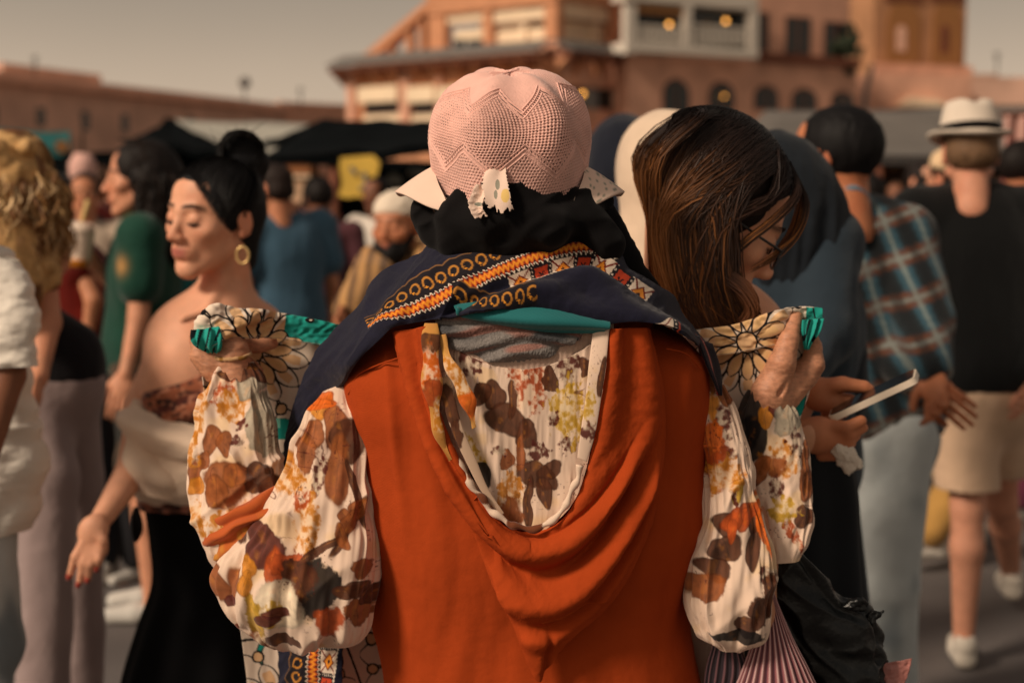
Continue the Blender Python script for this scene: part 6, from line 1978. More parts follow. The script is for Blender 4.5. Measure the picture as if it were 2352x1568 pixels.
def person(label, xy, yaw, height=1.72, skin=SKIN_M, sex='m', head_yaw=None, head_pitch=0, hair='short', hair_col=C(24, 18, 16), top=None, top_col=None, sleeve='short', bottom='trousers', bot_col=C(40, 40, 46), shoe_col=C(200, 196, 188), joints=None,
           h=0.012, girth=1.0, cap=None, hijab=None, top_paint=None, bot_paint=None, hands=True, world_joints=None, top_mat=None, hem_z=0.92, group=None, head_scale=1.0, shoes=True, loose=0.0, hair_paint=None, name_top='shirt'):
    k = height / 1.75
    J = dict(DEF)
    if joints:
        J.update(joints)
    f = Frame((xy[0], xy[1], 0), rot(yaw), k)
    W = {n: f(p) for n, p in J.items()}
    if world_joints:
        for n, p in world_joints.items():
            W[n] = np.asarray(p, float)
    root = thing('person', label, 'person', (xy[0], xy[1], 0), group)
    pts = np.array(list(W.values()))
    lo, hi = pts.min(0) - 0.26, pts.max(0) + 0.26
    lo[2] = -0.02
    g = girth
    R = f.R
    vis_legs = bottom in ('shorts', 'bare') or bottom == 'skirt'
    # --- body
    s_ = Sdf(lo, hi, h)
    s_.ell(W['chest'], np.array([.155, .095, .19]) * k * g, R, .04)
    s_.ell(W['waist'], np.array([.125, .085, .16]) * k * g, R, .04)
    s_.ell((W['hipL'] + W['hipR']) / 2 + [0, 0, .02], np.array([.15, .10, .12]) * k * g, R, .04)
    s_.cone(W['neck'] - [0, 0, .06], W['neck'] + [0, 0, .05], .058 * k, .050 * k, .03)
    for s in 'LR':
        s_.cone(W['neck'] - [0, 0, .05], W['sh' + s], .05 * k, .05 * k, .03)
        s_.cone(W['sh' + s], W['el' + s], .046 * k * g, .036 * k, .02)
        s_.cone(W['el' + s], W['wr' + s], .036 * k, .023 * k, .01)
        s_.cone(W['hip' + s], W['kn' + s], .078 * k * g, .052 * k, .03)
        mid = W['kn' + s] * .7 + W['an' + s] * .3 + R @ np.array([0, -.012, 0])
        s_.cone(W['kn' + s], mid, .050 * k, .052 * k, .02)
        s_.cone(mid, W['an' + s], .052 * k, .033 * k, .02)
        ft = R @ np.array([0, .16, 0]) * k
        s_.cone(W['an' + s] - [0, 0, .045], W['an' + s] + ft * .75 - [0, 0, .065], .032 * k, .024 * k, .02)
    V, Q = s_.mesh(1)
    col = np.broadcast_to(skin, V.shape) * (1 + 0.06 * fbm(V[:, 0] * 12, V[:, 1] * 12, V[:, 2] * 12, seed=3))[:, None]
    parts = [(V, [Q], col)]
    hy = yaw if head_yaw is None else head_yaw
    fh = Frame(W['head'], rot(hy, head_pitch), k * head_scale)
    Vp, Qp = proto_head(sex)
    Vh = fh.o + (Vp * fh.k) @ fh.R.T
    parts.append((Vh, [Qp], head_colors(Vh, fh, skin, brow=hair_col)))
    if hands:
        Vp, Qp = proto_hand()
        for s in 'LR':
            d = W['wr' + s] - W['el' + s]
            d = d / np.linalg.norm(d)
            z = -d
            y = R @ np.array([0, 1.0, 0])
            y = y - (y @ z) * z
            if np.linalg.norm(y) < 0.3:
                y = np.array([0, 0, 1.0]) - z[2] * z
            y /= np.linalg.norm(y)
            x = np.cross(y, z)
            M3 = np.stack([x, y, z], 1)
            Vq = Vp * k * (np.array([-1, 1, 1]) if s == 'L' else 1)
            q = Qp[:, ::-1] if s == 'L' else Qp
            V2 = W['wr' + s] + Vq @ M3.T
            parts.append((V2, [q], np.broadcast_to(skin, V2.shape)))
    V, Q, c = join_parts(parts)
    sub(root, 'body', mk_mesh('body', V, Q, c), M_SKIN)
    # --- top
    if top is not None:
        s_ = Sdf(lo, hi, h)
        a = 0.014 + loose
        s_.ell(W['chest'], (np.array([.160, .100, .19]) * g + a) * k, R, .04)
        s_.ell(W['waist'], (np.array([.138, .095, .17]) * g + a) * k, R, .05)
        pc = (W['hipL'] + W['hipR']) / 2
        s_.ell(pc + [0, 0, .05 * k], (np.array([.155, .108, .13]) * g + a) * k, R, .05)
        for s in 'LR':
            s_.cone(W['neck'] - [0, 0, .055], W['sh' + s], (.050 + a * .5) * k, (.052 + a) * k, .03)
            if sleeve != 'none':
                end = W['el' + s] if sleeve == 'long' else W['sh' + s] * .42 + W['el' + s] * .58
                s_.cone(W['sh' + s], end, (.050 * g + a) * k, (.044 * g + a) * k, .02)
                if sleeve == 'long':
                    s_.cone(W['el' + s], W['wr' + s] * .94 + W['el' + s] * .06, (.042 + a) * k, (.030 + a * .7) * k, .01)
        s_.cut((0, 0, hem_z * k), (0, 0, -1))
        V, Q = s_.mesh(1)
        n = fbm(V[:, 0] * 13, V[:, 1] * 13, V[:, 2] * 5, seed=int(xy[0] * 10) % 50)
        ctr = np.stack([np.full(len(V), W['chest'][0]), np.full(len(V), W['chest'][1]), V[:, 2]], 1)
        d = V - ctr
        d /= np.linalg.norm(d, axis=1)[:, None] + 1e-6
        V = V + d * (0.010 * n)[:, None]
        c = top_paint(V, W) if top_paint else np.broadcast_to(top_col, V.shape)
        sub(root, name_top, mk_mesh('top', V, Q, c), top_mat or M_GARM)
    # --- bottom
    if bottom in ('trousers', 'shorts'):
        s_ = Sdf(lo, hi, h)
        a = 0.014 + loose * .6
        s_.ell((W['hipL'] + W['hipR']) / 2 + [0, 0, .0], (np.array([.155, .110, .13]) * g + a) * k, R, .04)
        for s in 'LR':
            s_.cone(W['hip' + s], W['kn' + s], (.082 * g + a) * k, (.058 + a) * k, .03)
            if bottom == 'trousers':
                s_.cone(W['kn' + s], W['an' + s] * .9 + W['kn' + s] * .1, (.056 + a) * k, (.044 + a) * k, .02)
            else:
                s_.cone(W['kn' + s] * .8 + W['hip' + s] * .2, W['kn' + s] * .9 + W['hip' + s] * .1, (.066 + a) * k, (.070 + a) * k, .02)
        if bottom == 'shorts':
            s_.cut(W['knL'] + [0, 0, .06], (0, 0, -1))
        s_.cut((0, 0, (hem_z + .12) * k), (0, 0, 1))
        V, Q = s_.mesh(1)
        V = V + np.array([1, 1, 0])[None] * (0.007 * fbm(V[:, 0] * 16, V[:, 1] * 16, V[:, 2] * 9, seed=21))[:, None]
        c = bot_paint(V, W) if bot_paint else np.broadcast_to(bot_col, V.shape)
        sub(root, bottom, mk_mesh('bottom', V, Q, c), M_GARM)
    elif bottom == 'skirt':
        s_ = Sdf(lo - [.1, .1, 0], hi + [.1, .1, 0], h)
        pc = (W['hipL'] + W['hipR']) / 2
        s_.cone(pc + [0, 0, .1], pc * [1, 1, 0] + [0, 0, .20], .15 * k * g, .25 * k, .04)
        s_.cone(pc + [0, 0, .1], pc * [1, 1, 0] + [0, 0, .20], .15 * k * g, .25 * k, .04)
        s_.cut((0, 0, .07), (0, 0, -1))
        V, Q = s_.mesh(1)
        th = np.arctan2(V[:, 1] - pc[1], V[:, 0] - pc[0])
        d = np.stack([np.cos(th), np.sin(th), 0 * th], 1)
        V = V + d * (0.018 * np.sin(th * 13 + 2 * noise(V[:, 2] * 2)) * np.clip((pc[2] - V[:, 2]) / .8, 0, 1))[:, None]
        c = bot_paint(V, W) if bot_paint else np.broadcast_to(bot_col, V.shape)
        sub(root, 'skirt', mk_mesh('bottom', V, Q, c), M_GARM)
    # --- shoes
    if shoes:
        Vp, Qp = shoe_mesh()
        for s in 'LR':
            o = W['an' + s] * [1, 1, 0] + [0, 0, max(0.0, W['an' + s][2] - .09 * k)]
            V = o + (Vp * k * 1.02) @ R.T
            sub(root, 'shoe', mk_mesh('shoe', V, Qp, shoe_col), M_GARM)
    # --- hair and headwear
    if hair:
        Vp, Qp = proto_hair(hair)
        V = fh.o + (Vp * fh.k) @ fh.R.T
        c = hair_paint(Vp) if hair_paint else np.broadcast_to(hair_col, V.shape)
        sub(root, 'hair', mk_mesh('hair', V, Qp, c), M_HAIRV)
    if hijab is not None:
        s_ = Sdf(fh.o - .42 * k, fh.o + .30 * k, h * .8)
        s_.ell(fh((0, -.015, .03)), np.array([.098, .12, .108]) * fh.k, fh.R, .02)
        s_.cone(fh((0, -.04, -.03)), W['neck'] - [0, 0, .12], .10 * k, .17 * k, .05)
        s_.ell(fh((0, .11, -.02)), np.array([.055, .06, .085]) * fh.k, fh.R, .01, True)
        s_.cut(W['neck'] - [0, 0, .2 * k], (0, 0, -1))
        V, Q = s_.mesh(1)
        n = fbm(V[:, 0] * 15, V[:, 1] * 15, V[:, 2] * 8, seed=5)
        V = V + (V - fh.o) * (0.05 * n)[:, None]
        sub(root, 'hijab', mk_mesh('hijab', V, Q, hijab), M_GARM)
    if cap is not None:
        s_ = Sdf(fh.o - .16 * k, fh.o + .18 * k, .006)
        s_.ell(fh((0, -.02, .055)), np.array([.088, .108, .078]) * fh.k, fh.R, .01)
        s_.cut(fh((0, 0, .035)), -(fh.R @ np.array([0, -.15, 1.0])))
        V, Q = s_.mesh(1)
        V = V + (V - fh.o) * (0.03 * noise(V[:, 0] * 60, V[:, 1] * 60, V[:, 2] * 60))[:, None]
        sub(root, 'cap', mk_mesh('cap', V, Q, cap), M_GARM)
    return root, W, fh


M_GARM = mat('garment', None, rough=0.85, var=0.08, vscale=12, bump=0.3, bscale=30, sheen=0.15, spec=0.15)
M_HAIRV = mat('hair_mass', None, rough=0.62, var=0.3, vscale=60, bump=0.6, bscale=220, spec=0.18)
gxy = lambda x, d: (P(x, 450, d)[0], d)

# ---------------------------------------------------------------- woman with the bun
BW = thing('person', 'woman with black topknot, closed eyes, patterned bandeau and cream wrap', 'person', (P(470, 900, 3.0)[0], 3.0, 0))
fb = Frame(P(492, 500, 2.98), rot(144, -2, -4), 1.04)
sd = Sdf((P(140, 900, 3.0)[0], 2.62, 0.62), (P(730, 900, 3.0)[0] + .05, 3.34, 1.66), 0.0048)
put_head(sd, fb, jaw=0.95, neck=False)
D = 3.0
pn = lambda x, y, d=3.0: P(x, y, d)
sd.cone(pn(515, 570, 3.02), pn(522, 700, 3.04), .051, .056, .03)
sd.cone(pn(510, 690, 3.02), pn(600, 742, 3.10), .048, .045, .03)      # near trapezius to her left shoulder
sd.cone(pn(505, 700, 3.0), pn(420, 768, 3.06), .05, .040, .03)
sd.ell(pn(470, 800, 3.0), (.13, .10, .12), k=.04)
sd.ell(pn(432, 838, 2.96), (.072, .07, .08), rot(0, 0, 25), .04)
sd.ell(pn(440, 890, 2.98), (.105, .085, .09), k=.04)
sd.ell(pn(470, 1000, 3.05), (.11, .09, .14), k=.04)
sd.cone(pn(398, 765, 3.06), pn(328, 930, 3.02), .042, .036, .02)        # her right upper arm
sd.cone(pn(328, 930, 3.02), pn(308, 1075, 2.92), .036, .034, .01)
sd.cone(pn(308, 1075, 2.92), pn(232, 1192, 2.82), .036, .022, .01)      # forearm
# collar bones, neck cords
sd.cone(pn(470, 720, 2.92), pn(420, 735, 2.88), .009, .008, .012)
sd.cone(pn(498, 735, 2.93), pn(560, 722, 3.0), .009, .008, .012)
sd.cone(pn(545, 560, 3.02), pn(478, 712, 2.93), .013, .009, .012)
# hand with five fingers
sd.ell(pn(214, 1218, 2.79), (.030, .020, .036), rot(0, 0, 35), .012)
for (a, b, c_, r) in [((196, 1236), (172, 1278), (160, 1322), .0098), ((208, 1246), (190, 1292), (182, 1340), .0098), ((222, 1248), (206, 1296), (202, 1330), .0095), ((232, 1240), (228, 1282), (222, 1306), .0088), ((224, 1212), (238, 1240), (240, 1268), .0105)]:
    dz = {0: 0}.get(0)
    sd.cone(pn(*a, 2.785), pn(*b, 2.775), r, r * .92, .004)
    sd.cone(pn(*b, 2.775), pn(*c_, 2.785), r * .9, r * .72, .003)
V, Q = sd.mesh(1)
skb = C(222, 162, 130)
colb = head_colors(V, fb, skb, lip=C(178, 104, 90), brow=C(48, 32, 28), cheek=.10)
hd = np.linalg.norm(V - fb.o, axis=1) > .165
colb[hd] = (np.broadcast_to(skb, V.shape) * (1 + .06 * fbm(V[:, 0] * 20, V[:, 1] * 20, V[:, 2] * 20, seed=2))[:, None])[hd]
sub(BW, 'body', mk_mesh('body', V, Q, colb), M_SKIN)
for c_ in ((158, 1328), (180, 1346), (201, 1336), (222, 1310)):
    V, Q, _ = tube_path([pn(c_[0], c_[1] - 8, 2.776), pn(c_[0] - 2, c_[1] + 2, 2.779)], [.006, .0045], 8)
    sub(BW, 'nail', mk_mesh('nail', V, Q, C(150, 60, 48)), M_GARM)
for x in (-1, 1):
    pts = [fb((x * (.0315 + .0155 * cos(t)), .0885 - .004 * abs(cos(t)), .0005 - .0085 * sin(t))) for t in np.linspace(.15, pi - .15, 9)]
    sub(BW, 'eyelashes', mesh_of([tube_path(pts, [.0008, .0014, .0022, .0027, .0029, .0027, .0022, .0014, .0008], 6, 20)], True), M_LIP)
    pts = [fb((x * a, b, c)) for a, b, c in ((.012, .0925, .0250), (.024, .0915, .0295), (.036, .087, .0315), (.048, .076, .0275))]
    sub(BW, 'eyebrow', mesh_of([tube_path(pts, [.0022, .0028, .0024, .0008], 8, 20, flat=.5)], True), M_LIP)
# hair: cap drawn back into the knot
s_ = Sdf(fb.o - .24, fb.o + [.24, .24, .30], .0042)
hk = fb.k
s_.ell(fb((0, -.013, .031)), np.array([.0805, .104, .0915]) * hk, fb.R, .01)
s_.cone(fb((0, -.06, .0)), fb((0, -.070, -.085)), .055 * hk, .035 * hk, .03)
s_.ell(fb((0, .088, -.032)), np.array([.079, .066, .099]) * hk, fb.R, .020, True)
for x in (-1, 1):
    s_.ell(fb((x * .085, .012, -.035)), np.array([.03, .042, .062]) * hk, fb.R, .008, True)
for q, r in (((548, 352), .036), ((575, 338), .026), ((590, 372), .028), ((530, 368), .028), ((562, 385), .036), ((552, 325), .018)):
    s_.ell(P(*q, 3.04), r, k=.012)
s_.cone(P(592, 360, 3.04), P(602, 322, 3.04), .008, .002, .008)
s_.cone(P(548, 392, 3.03), P(568, 400, 3.05), .036, .036, .02)
V, Q = s_.mesh(1)
L = ((V - fb.o) @ fb.R) / hk
kn = np.array([0, -.075, .12])
dk = L - kn
ang = np.arctan2(dk[:, 0], dk[:, 1] * .5 - dk[:, 2])
V = V + (L @ fb.R.T / (np.linalg.norm(L, axis=1)[:, None] + 1e-6)) * (.0013 * noise(ang * 16, np.linalg.norm(dk, axis=1) * 10, seed=3))[:, None]
bun_hair = sub(BW, 'hair', mk_mesh('hair', V, Q, C(20, 20, 22)), M_HAIRV)
er_ = fb((-.080, .0, -.05))
V, Q, _ = tube_path([er_ + np.array([.014 * sin(t) * .9 + .003, -.012, -.018 - .017 * cos(t)]) for t in np.linspace(0, 2 * pi, 24)], .0026, 8, 60)
sub(BW, 'earring', mk_mesh('earring', V, Q), mat('gold', C(244, 206, 140), rough=0.35, metal=0.6, var=0.05))
# bandeau and wrap


def c_band(u, v, X, Y, G):
    t = (Y + (X - 330) * 0.42)
    s_ = np.sin(t / 7.5)
    c = mixc(np.broadcast_to(C(150, 86, 60), X.shape + (3,)), np.broadcast_to(C(92, 46, 38), X.shape + (3,)), sstep(-.2, .5, s_))
    c = mixc(c, np.broadcast_to(C(190, 128, 100), c.shape), sstep(.35, .6, noise(X / 7, t / 7, seed=4)))
    return mixc(c, np.broadcast_to(C(52, 34, 32), c.shape), sstep(.3, .5, noise(X / 12, t / 6, seed=8)))


sub(BW, 'bandeau', ltube([(362, 858, 620, 812, 2.97, .55), (334, 900, 625, 855, 2.96, .62), (334, 950, 620, 905, 2.96, .64), (348, 1010, 610, 970, 2.99, .6)], 160, 70, lambda u, v, X, Y, G: .004 * np.sin((Y + .42 * X) / 11), c_band, sup=2.2), M_GARM)
M_CREAMW = mat('cream_wrap', C(226, 200, 176), rough=.9, var=.06, vscale=14, sheen=.2, bump=.25, bscale=60)
wr_ = [(318, 925, 640, 1000, 2.97, .60), (296, 970, 640, 1020, 2.97, .64), (288, 1030, 640, 1050, 2.97, .66), (292, 1080, 640, 1085, 2.98, .66), (306, 1130, 640, 1110, 3.0, .64), (330, 1160, 620, 1150, 3.02, .6)]
def d_wrap(u, v, X, Y, G):
    c1 = Y - (960 + 0.24 * (X - 300))
    roll = .022 * np.exp(-(c1 / 26) ** 2) - .010 * np.exp(-((c1 - 52) / 12) ** 2)
    return roll + .005 * np.sin((Y - .28 * X) / 17) + .004 * fbm(X / 60, Y / 30, seed=4)
me = ltube(wr_, 240, 140, d_wrap, sup=2.2, cap=False)
sub(BW, 'wrap', me, M_CREAMW)
sub(BW, 'wrap_edge', ltube([(300, 915, 352, 930, 2.97, .8), (288, 960, 380, 985, 2.95, .8), (286, 1030, 400, 1050, 2.92, .8), (294, 1090, 420, 1120, 2.90, .7), (320, 1130, 400, 1150, 2.90, .5)], 70, 80, lambda u, v, X, Y, G: .005 * np.sin((Y - .3 * X) / 15)), M_CREAMW)
sub(BW, 'belt', ltube([(316, 1118, 640, 1110, 3.02, .62), (318, 1160, 640, 1150, 3.02, .62)], 160, 30, lambda u, v, X, Y, G: .005 * np.sin(X / 9) + .005, lambda u, v, X, Y, G: mixc(np.broadcast_to(C(150, 96, 78), X.shape + (3,)), np.broadcast_to(C(52, 34, 32), X.shape + (3,)), sstep(0, .4, noise(X / 14, Y / 9, seed=4)))), M_GARM)
sub(BW, 'skirt', ltube([(330, 1145, 640, 1140, 3.03, .62), (345, 1240, 650, 1240, 3.03, .62), (352, 1330, 650, 1330, 3.03, .62), (322, 1430, 620, 1430, 3.05, .65), (292, 1530, 630, 1530, 3.06, .7), (262, 1700, 640, 1700, 3.08, .75), (230, 2060, 680, 2060, 3.1, .8)], 140, 120, lambda u, v, X, Y, G: .014 * np.sin(u * 60 + 3 * v) * v), mat('black_cloth_skirt', C(8, 8, 10), rough=.9, var=.2, spec=.1))
sub(BW, 'tassel', ltube([(306, 1165, 318, 1163, 2.86, .6), (302, 1195, 328, 1200, 2.86, .6), (304, 1228, 326, 1226, 2.86, .6), (310, 1244, 316, 1244, 2.86, .6)], 24, 24), M_BLK)
for a, b in (((540, 668, 2.975), (500, 712, 2.93)), ((500, 712, 2.93), (440, 790, 2.88))):
    pass
sub(BW, 'strap', mesh_of([tube_path([P(590, 672, 3.06), P(548, 664, 2.995), (P(505, 700, 2.945)), P(470, 740, 2.915)], [.005, .006, .006, .004], 8, 30, flat=.4)], True), mat('pink_strap', C(196, 150, 136)))

# ---------------------------------------------------------------- long haired woman looking at her phone
LW = thing('person', 'woman with long brown hair and glasses bowed over her phone', 'person', (P(1700, 900, 2.25)[0], 2.25, 0))
fl_ = Frame(P(1636, 490, 2.15), rot(-82, -31, 4), 1.10)
sd = Sdf((P(1480, 500, 2.15)[0], 1.93, 0.9), (P(2030, 500, 2.15)[0], 2.5, 1.66), 0.0046)
put_head(sd, fl_, jaw=.95, neck=False)
sd.cone(fl_((0, -.045, -.03)), P(1560, 700, 2.22), .052, .052, .02)
sd.ell(P(1620, 850, 2.27), (.15, .10, .16), k=.04)
for sh, el, wr in ((P(1680, 850, 2.22), P(1740, 1040, 2.20), P(1862, 1000, 2.18)), (P(1560, 780, 2.32), P(1760, 1060, 2.34), P(1850, 900, 2.26))):
    sd.cone(P(1600, 750, 2.25), sh, .05, .045, .03)
    sd.cone(sh, el, .042, .034, .02); sd.cone(el, wr, .034, .024, .01)
V, Q = sd.mesh(1)
sl = C(232, 168, 132)
colb = head_colors(V, fl_, sl, lip=C(160, 84, 70), brow=C(40, 28, 24))
f_ = np.linalg.norm(V - fl_.o, axis=1) > .16
colb[f_] = sl
# hands, finer
a_lo, a_hi = P(1840, 1060, 2.2) - [.03, .06, .02], P(2030, 850, 2.2) + [.02, .08, .03]
VA, QA = hand_sdf(P(1920, 905, 2.24) - [.10, .07, .07], P(1920, 905, 2.24) + [.08, .08, .06], [
    (P(1835, 890, 2.27), P(1880, 905, 2.25), .024, .024, .01),
    (P(1880, 905, 2.25), P(1915, 925, 2.24), .024, .020, .012),
    (P(1885, 890, 2.24), P(1935, 882, 2.225), .0145, .0125, .008), (P(1935, 882, 2.225), P(1985, 888, 2.22), .0120, .0100, .004), (P(1985, 888, 2.22), P(1996, 893, 2.22), .0098, .0085, .002),
    (P(1900, 915, 2.245), P(1948, 918, 2.235), .0110, .0100, .006), (P(1948, 918, 2.235), P(1985, 925, 2.23), .0098, .0085, .003),
    (P(1905, 930, 2.25), P(1945, 936, 2.245), .0105, .0095, .006), (P(1905, 942, 2.26), P(1938, 948, 2.255), .0095, .0085, .006), (P(1898, 950, 2.265), P(1925, 958, 2.262), .0088, .0078, .005)], h=.0026)
VB, QB = hand_sdf(P(1915, 1000, 2.19) - [.10, .07, .07], P(1915, 1000, 2.19) + [.08, .08, .06], [
    (P(1845, 1000, 2.185), P(1885, 995, 2.185), .024, .023, .01),
    (P(1880, 1000, 2.185), P(1905, 1005, 2.185), .028, .024, .014),
    (P(1895, 978, 2.175), P(1945, 982, 2.16), .0115, .0105, .006), (P(1945, 982, 2.16), P(1978, 966, 2.158), .0102, .0088, .003),   # thumb along the phone
    (P(1900, 1000, 2.18), P(1950, 998, 2.165), .0108, .0100, .006), (P(1950, 998, 2.165), P(1982, 982, 2.17), .0098, .0082, .003),
    (P(1900, 1018, 2.182), P(1946, 1016, 2.17), .0105, .0098, .006), (P(1946, 1016, 2.17), P(1965, 1000, 2.178), .0095, .0082, .003),
    (P(1896, 1034, 2.185), P(1936, 1032, 2.175), .0100, .0092, .006), (P(1936, 1032, 2.175), P(1955, 1018, 2.18), .0090, .0078, .003),
    (P(1888, 1046, 2.19), P(1918, 1046, 2.18), .0092, .0082, .006), (P(1918, 1046, 2.18), P(1930, 1036, 2.185), .0080, .0070, .003)], h=.0026)
V, Q, c = join_parts([(V, [Q], colb), (VA, [QA], C(200, 128, 90)), (VB, [QB], C(200, 128, 90))])
sub(LW, 'body', mk_mesh('body', V, Q, c), M_SKIN)
sub(LW, 'top', ltube([(1570, 690, 1690, 700, 2.2, .7), (1530, 735, 1712, 735, 2.22, .7), (1500, 790, 1745, 780, 2.26, .6), (1480, 850, 1780, 840, 2.28, .55), (1500, 1000, 1780, 1000, 2.29, .5), (1520, 1100, 1790, 1100, 2.29, .5)], 120, 80, lambda u, v, X, Y, G: .006 * fbm(X / 40, Y / 80, seed=3)), mat('grey_pink_top', C(168, 148, 138)))
for side, r_ in (('a', [(1680, 790, 1735, 800, 2.2, .8), (1700, 900, 1775, 900, 2.2, .8), (1705, 1020, 1780, 1050, 2.2, .8), (1800, 1030, 1815, 970, 2.19, .8)]),):
    sub(LW, 'sleeve', ltube(r_, 60, 60, lambda u, v, X, Y, G: .004 * np.sin(v * 30)), mat('grey_pink_top'))
sub(LW, 'skirt', ltube([(1640, 1030, 1950, 1020, 2.3, .6), (1640, 1100, 1966, 1090, 2.3, .6), (1640, 1250, 1978, 1250, 2.31, .6), (1640, 1400, 1990, 1400, 2.32, .6), (1640, 1560, 2010, 1560, 2.33, .6), (1600, 2300, 2060, 2300, 2.36, .7), (1590, 2500, 2080, 2500, 2.38, .7)], 120, 100, lambda u, v, X, Y, G: .010 * np.sin(u * 50 + 2 * v) * (.3 + v)), mat('ink_skirt', C(14, 20, 26), rough=.8, var=.2))
for x in (-1, 1):
    pts = [fl_((x * (.0315 + .0155 * cos(t)), .0885 - .004 * abs(cos(t)), .0005 - .0085 * sin(t))) for t in np.linspace(.15, pi - .15, 9)]
    sub(LW, 'eyelashes', mesh_of([tube_path(pts, .0014, 6, 20)], True), M_LIP)
    pts = [fl_((x * a, b, c)) for a, b, c in ((.012, .0925, .0250), (.024, .0915, .0295), (.036, .087, .0315), (.048, .076, .0275))]
    sub(LW, 'eyebrow', mesh_of([tube_path(pts, [.0022, .0028, .0024, .0008], 8, 20, flat=.5)], True), M_LIP)
gl = sub(LW, 'glasses', mesh_of([tube_path([fl_((-.006, .104, .004)), fl_((0, .108, .007)), fl_((.006, .104, .004))], .0016, 8, 12)], True), mat('glasses_frame', C(20, 20, 22), rough=.3, spec=.6))
for x in (-1, 1):
    ring_ = [fl_((x * (.034 + .026 * cos(t)), .104 - .010 * abs(cos(t)) * (cos(t) * x * x > 0), -.004 + .019 * sin(t))) for t in np.linspace(0, 2 * pi, 33)]
    sub(gl, 'rim', mesh_of([tube_path(ring_, .0017, 8, 80)], True), mat('glasses_frame'))
    V = np.array(ring_[:-1] + [fl_((x * .034, .101, -.004))])
    j = np.arange(32)
    mg, nt_, b_ = nodes_of('glare_tinted_lens') if 'glare_tinted_lens' not in _M else (_M['glare_tinted_lens'], None, None)
    if 'glare_tinted_lens' not in _M:
        b_.inputs['Base Color'].default_value = (.9, .92, .95, 1)  # near white and part opaque: reflection put into the lens colour
        b_.inputs['Roughness'].default_value = .05
        b_.inputs['Alpha'].default_value = .42
        _M['glare_tinted_lens'] = mg
    sub(gl, 'lens', mk_mesh('lens', V, np.stack([j, (j + 1) % 32, np.full(32, 32)], 1)), _M['glare_tinted_lens'])
    sub(gl, 'temple', mesh_of([tube_path([fl_((x * .060, .094, .002)), fl_((x * .072, .05, .002)), fl_((x * .078, -.012, .006))], [.0022, .002, .0016], 8, 20)], True), mat('glasses_frame'))
# hair: dark mass + thousands of fine locks
s_ = Sdf(fl_.o - [.30, .24, .36], fl_.o + [.22, .24, .22], .006)
hk = fl_.k
s_.ell(fl_((0, -.022, .034)), np.array([.082, .104, .092]) * hk, fl_.R, .01)
s_.cone(fl_((0, -.02, .02)), P(1585, 640, 2.16), .078, .058, .03)
s_.cone(P(1585, 640, 2.16), P(1618, 790, 2.15), .056, .045, .03)
s_.ell(fl_((0, .100, -.045)), np.array([.085, .082, .120]) * hk, fl_.R, .01, True)
V, Q = s_.mesh(1)
hair_o = sub(LW, 'hair', mk_mesh('hair', V, Q, C(34, 24, 20)), M_HAIRV)


MS = 16


def strands(parent, n, gen, m, name='strands', seed=1, w=.0011, mseg=16):
    r = np.random.default_rng(seed)
    Vs, Qs, Cs = [], [], []
    off = 0
    for i in range(n):
        pts, col = gen(r, i)
        p = crom(np.array(pts), mseg)
        t = np.gradient(p, axis=0)
        sd_ = np.cross(t, np.array([0.15 * r.normal(), 1, 0.15 * r.normal()]))
        sd_ /= np.linalg.norm(sd_, axis=1)[:, None] + 1e-9
        ww = w * r.uniform(.6, 1.5) * np.sin(np.linspace(.35, pi - .1, mseg))[:, None]
        up = np.cross(sd_, t)
        up /= np.linalg.norm(up, axis=1)[:, None] + 1e-9
        a, b, c = p - sd_ * ww, p + up * ww * .5, p + sd_ * ww
        Vs.append(np.stack([a, b, c], 1).reshape(-1, 3))
        k = np.arange(mseg - 1)[:, None] * 3
        Qs.append((np.concatenate([k + [[0, 1, 4, 3]], k + [[1, 2, 5, 4]]]) + off))
        Cs.append(np.repeat(col, 3, 0))
        off += mseg * 3
    return sub(parent, name, mk_mesh(name, np.concatenate(Vs), np.concatenate(Qs), np.concatenate(Cs)), m)


LWc = np.array([P(1636, 490, 2.15)])[0]
M_STR = mat('hair_strands', None, rough=.5, var=.1, spec=.28)


def skull(y, al, k=1.0):
    """point on the hair surface of the bowed head: al = angle down from the parting towards the near side"""
    q = math.sqrt(max(.02, 1 - ((y + .022) / .112) ** 2))
    return fl_((.089 * k * q * sin(radians(al)), y, .034 + .099 * k * q * cos(radians(al))))


def gen_back(r, i):
    t0 = r.uniform(-.118, .05)
    j = r.normal(0, .0025, 3)
    k = r.uniform(1.0, 1.05)
    b1, b2 = max(-.120, t0 - .012), max(-.118, t0 - .035)
    p = [skull(t0, r.uniform(-14, 8), k), skull(b1, 34, k) + j * .4, skull(b2, 68, k) + j * .6]
    side = 1
    tx = r.beta(1.3, 1.5)
    ex = 1486 + tx * 175
    p.append(P(ex + 10 + 20 * tx, 520 + r.uniform(-20, 20), 2.15 - side * (.085 + .02 * r.random())) + j)
    p.append(P(ex + 28, 640, 2.15 - side * (.08 + .02 * r.random())) + j * 2)
    p.append(P(ex + 62 + r.normal(0, 10), 745, 2.13 - side * .06) + j * 3)
    p.append(P(ex + 84 + r.normal(0, 16), 800 + r.uniform(0, 60), 2.13 - side * .05) + j * 4)
    edge = np.exp(-((tx) / .22) ** 2)
    warm = np.clip(edge * .9 + .25 * r.random() ** 3 + (r.random() < .10) * .5, 0, 1)  # gold locks: dyed tips plus sunlight on the left edge, put into the colour
    tt = np.linspace(0, 1, MS)
    dark, mid_, gold = C(24, 16, 14), C(58, 35, 24), C(190, 122, 66)
    base = mixc(dark[None], mid_[None], np.clip(tt * .9, 0, 1))
    return p, mixc(base, np.broadcast_to(gold, base.shape), warm * sstep(.25, .7, tt))


strands(hair_o, 6200, gen_back, M_STR, seed=4, w=.00095, mseg=16)


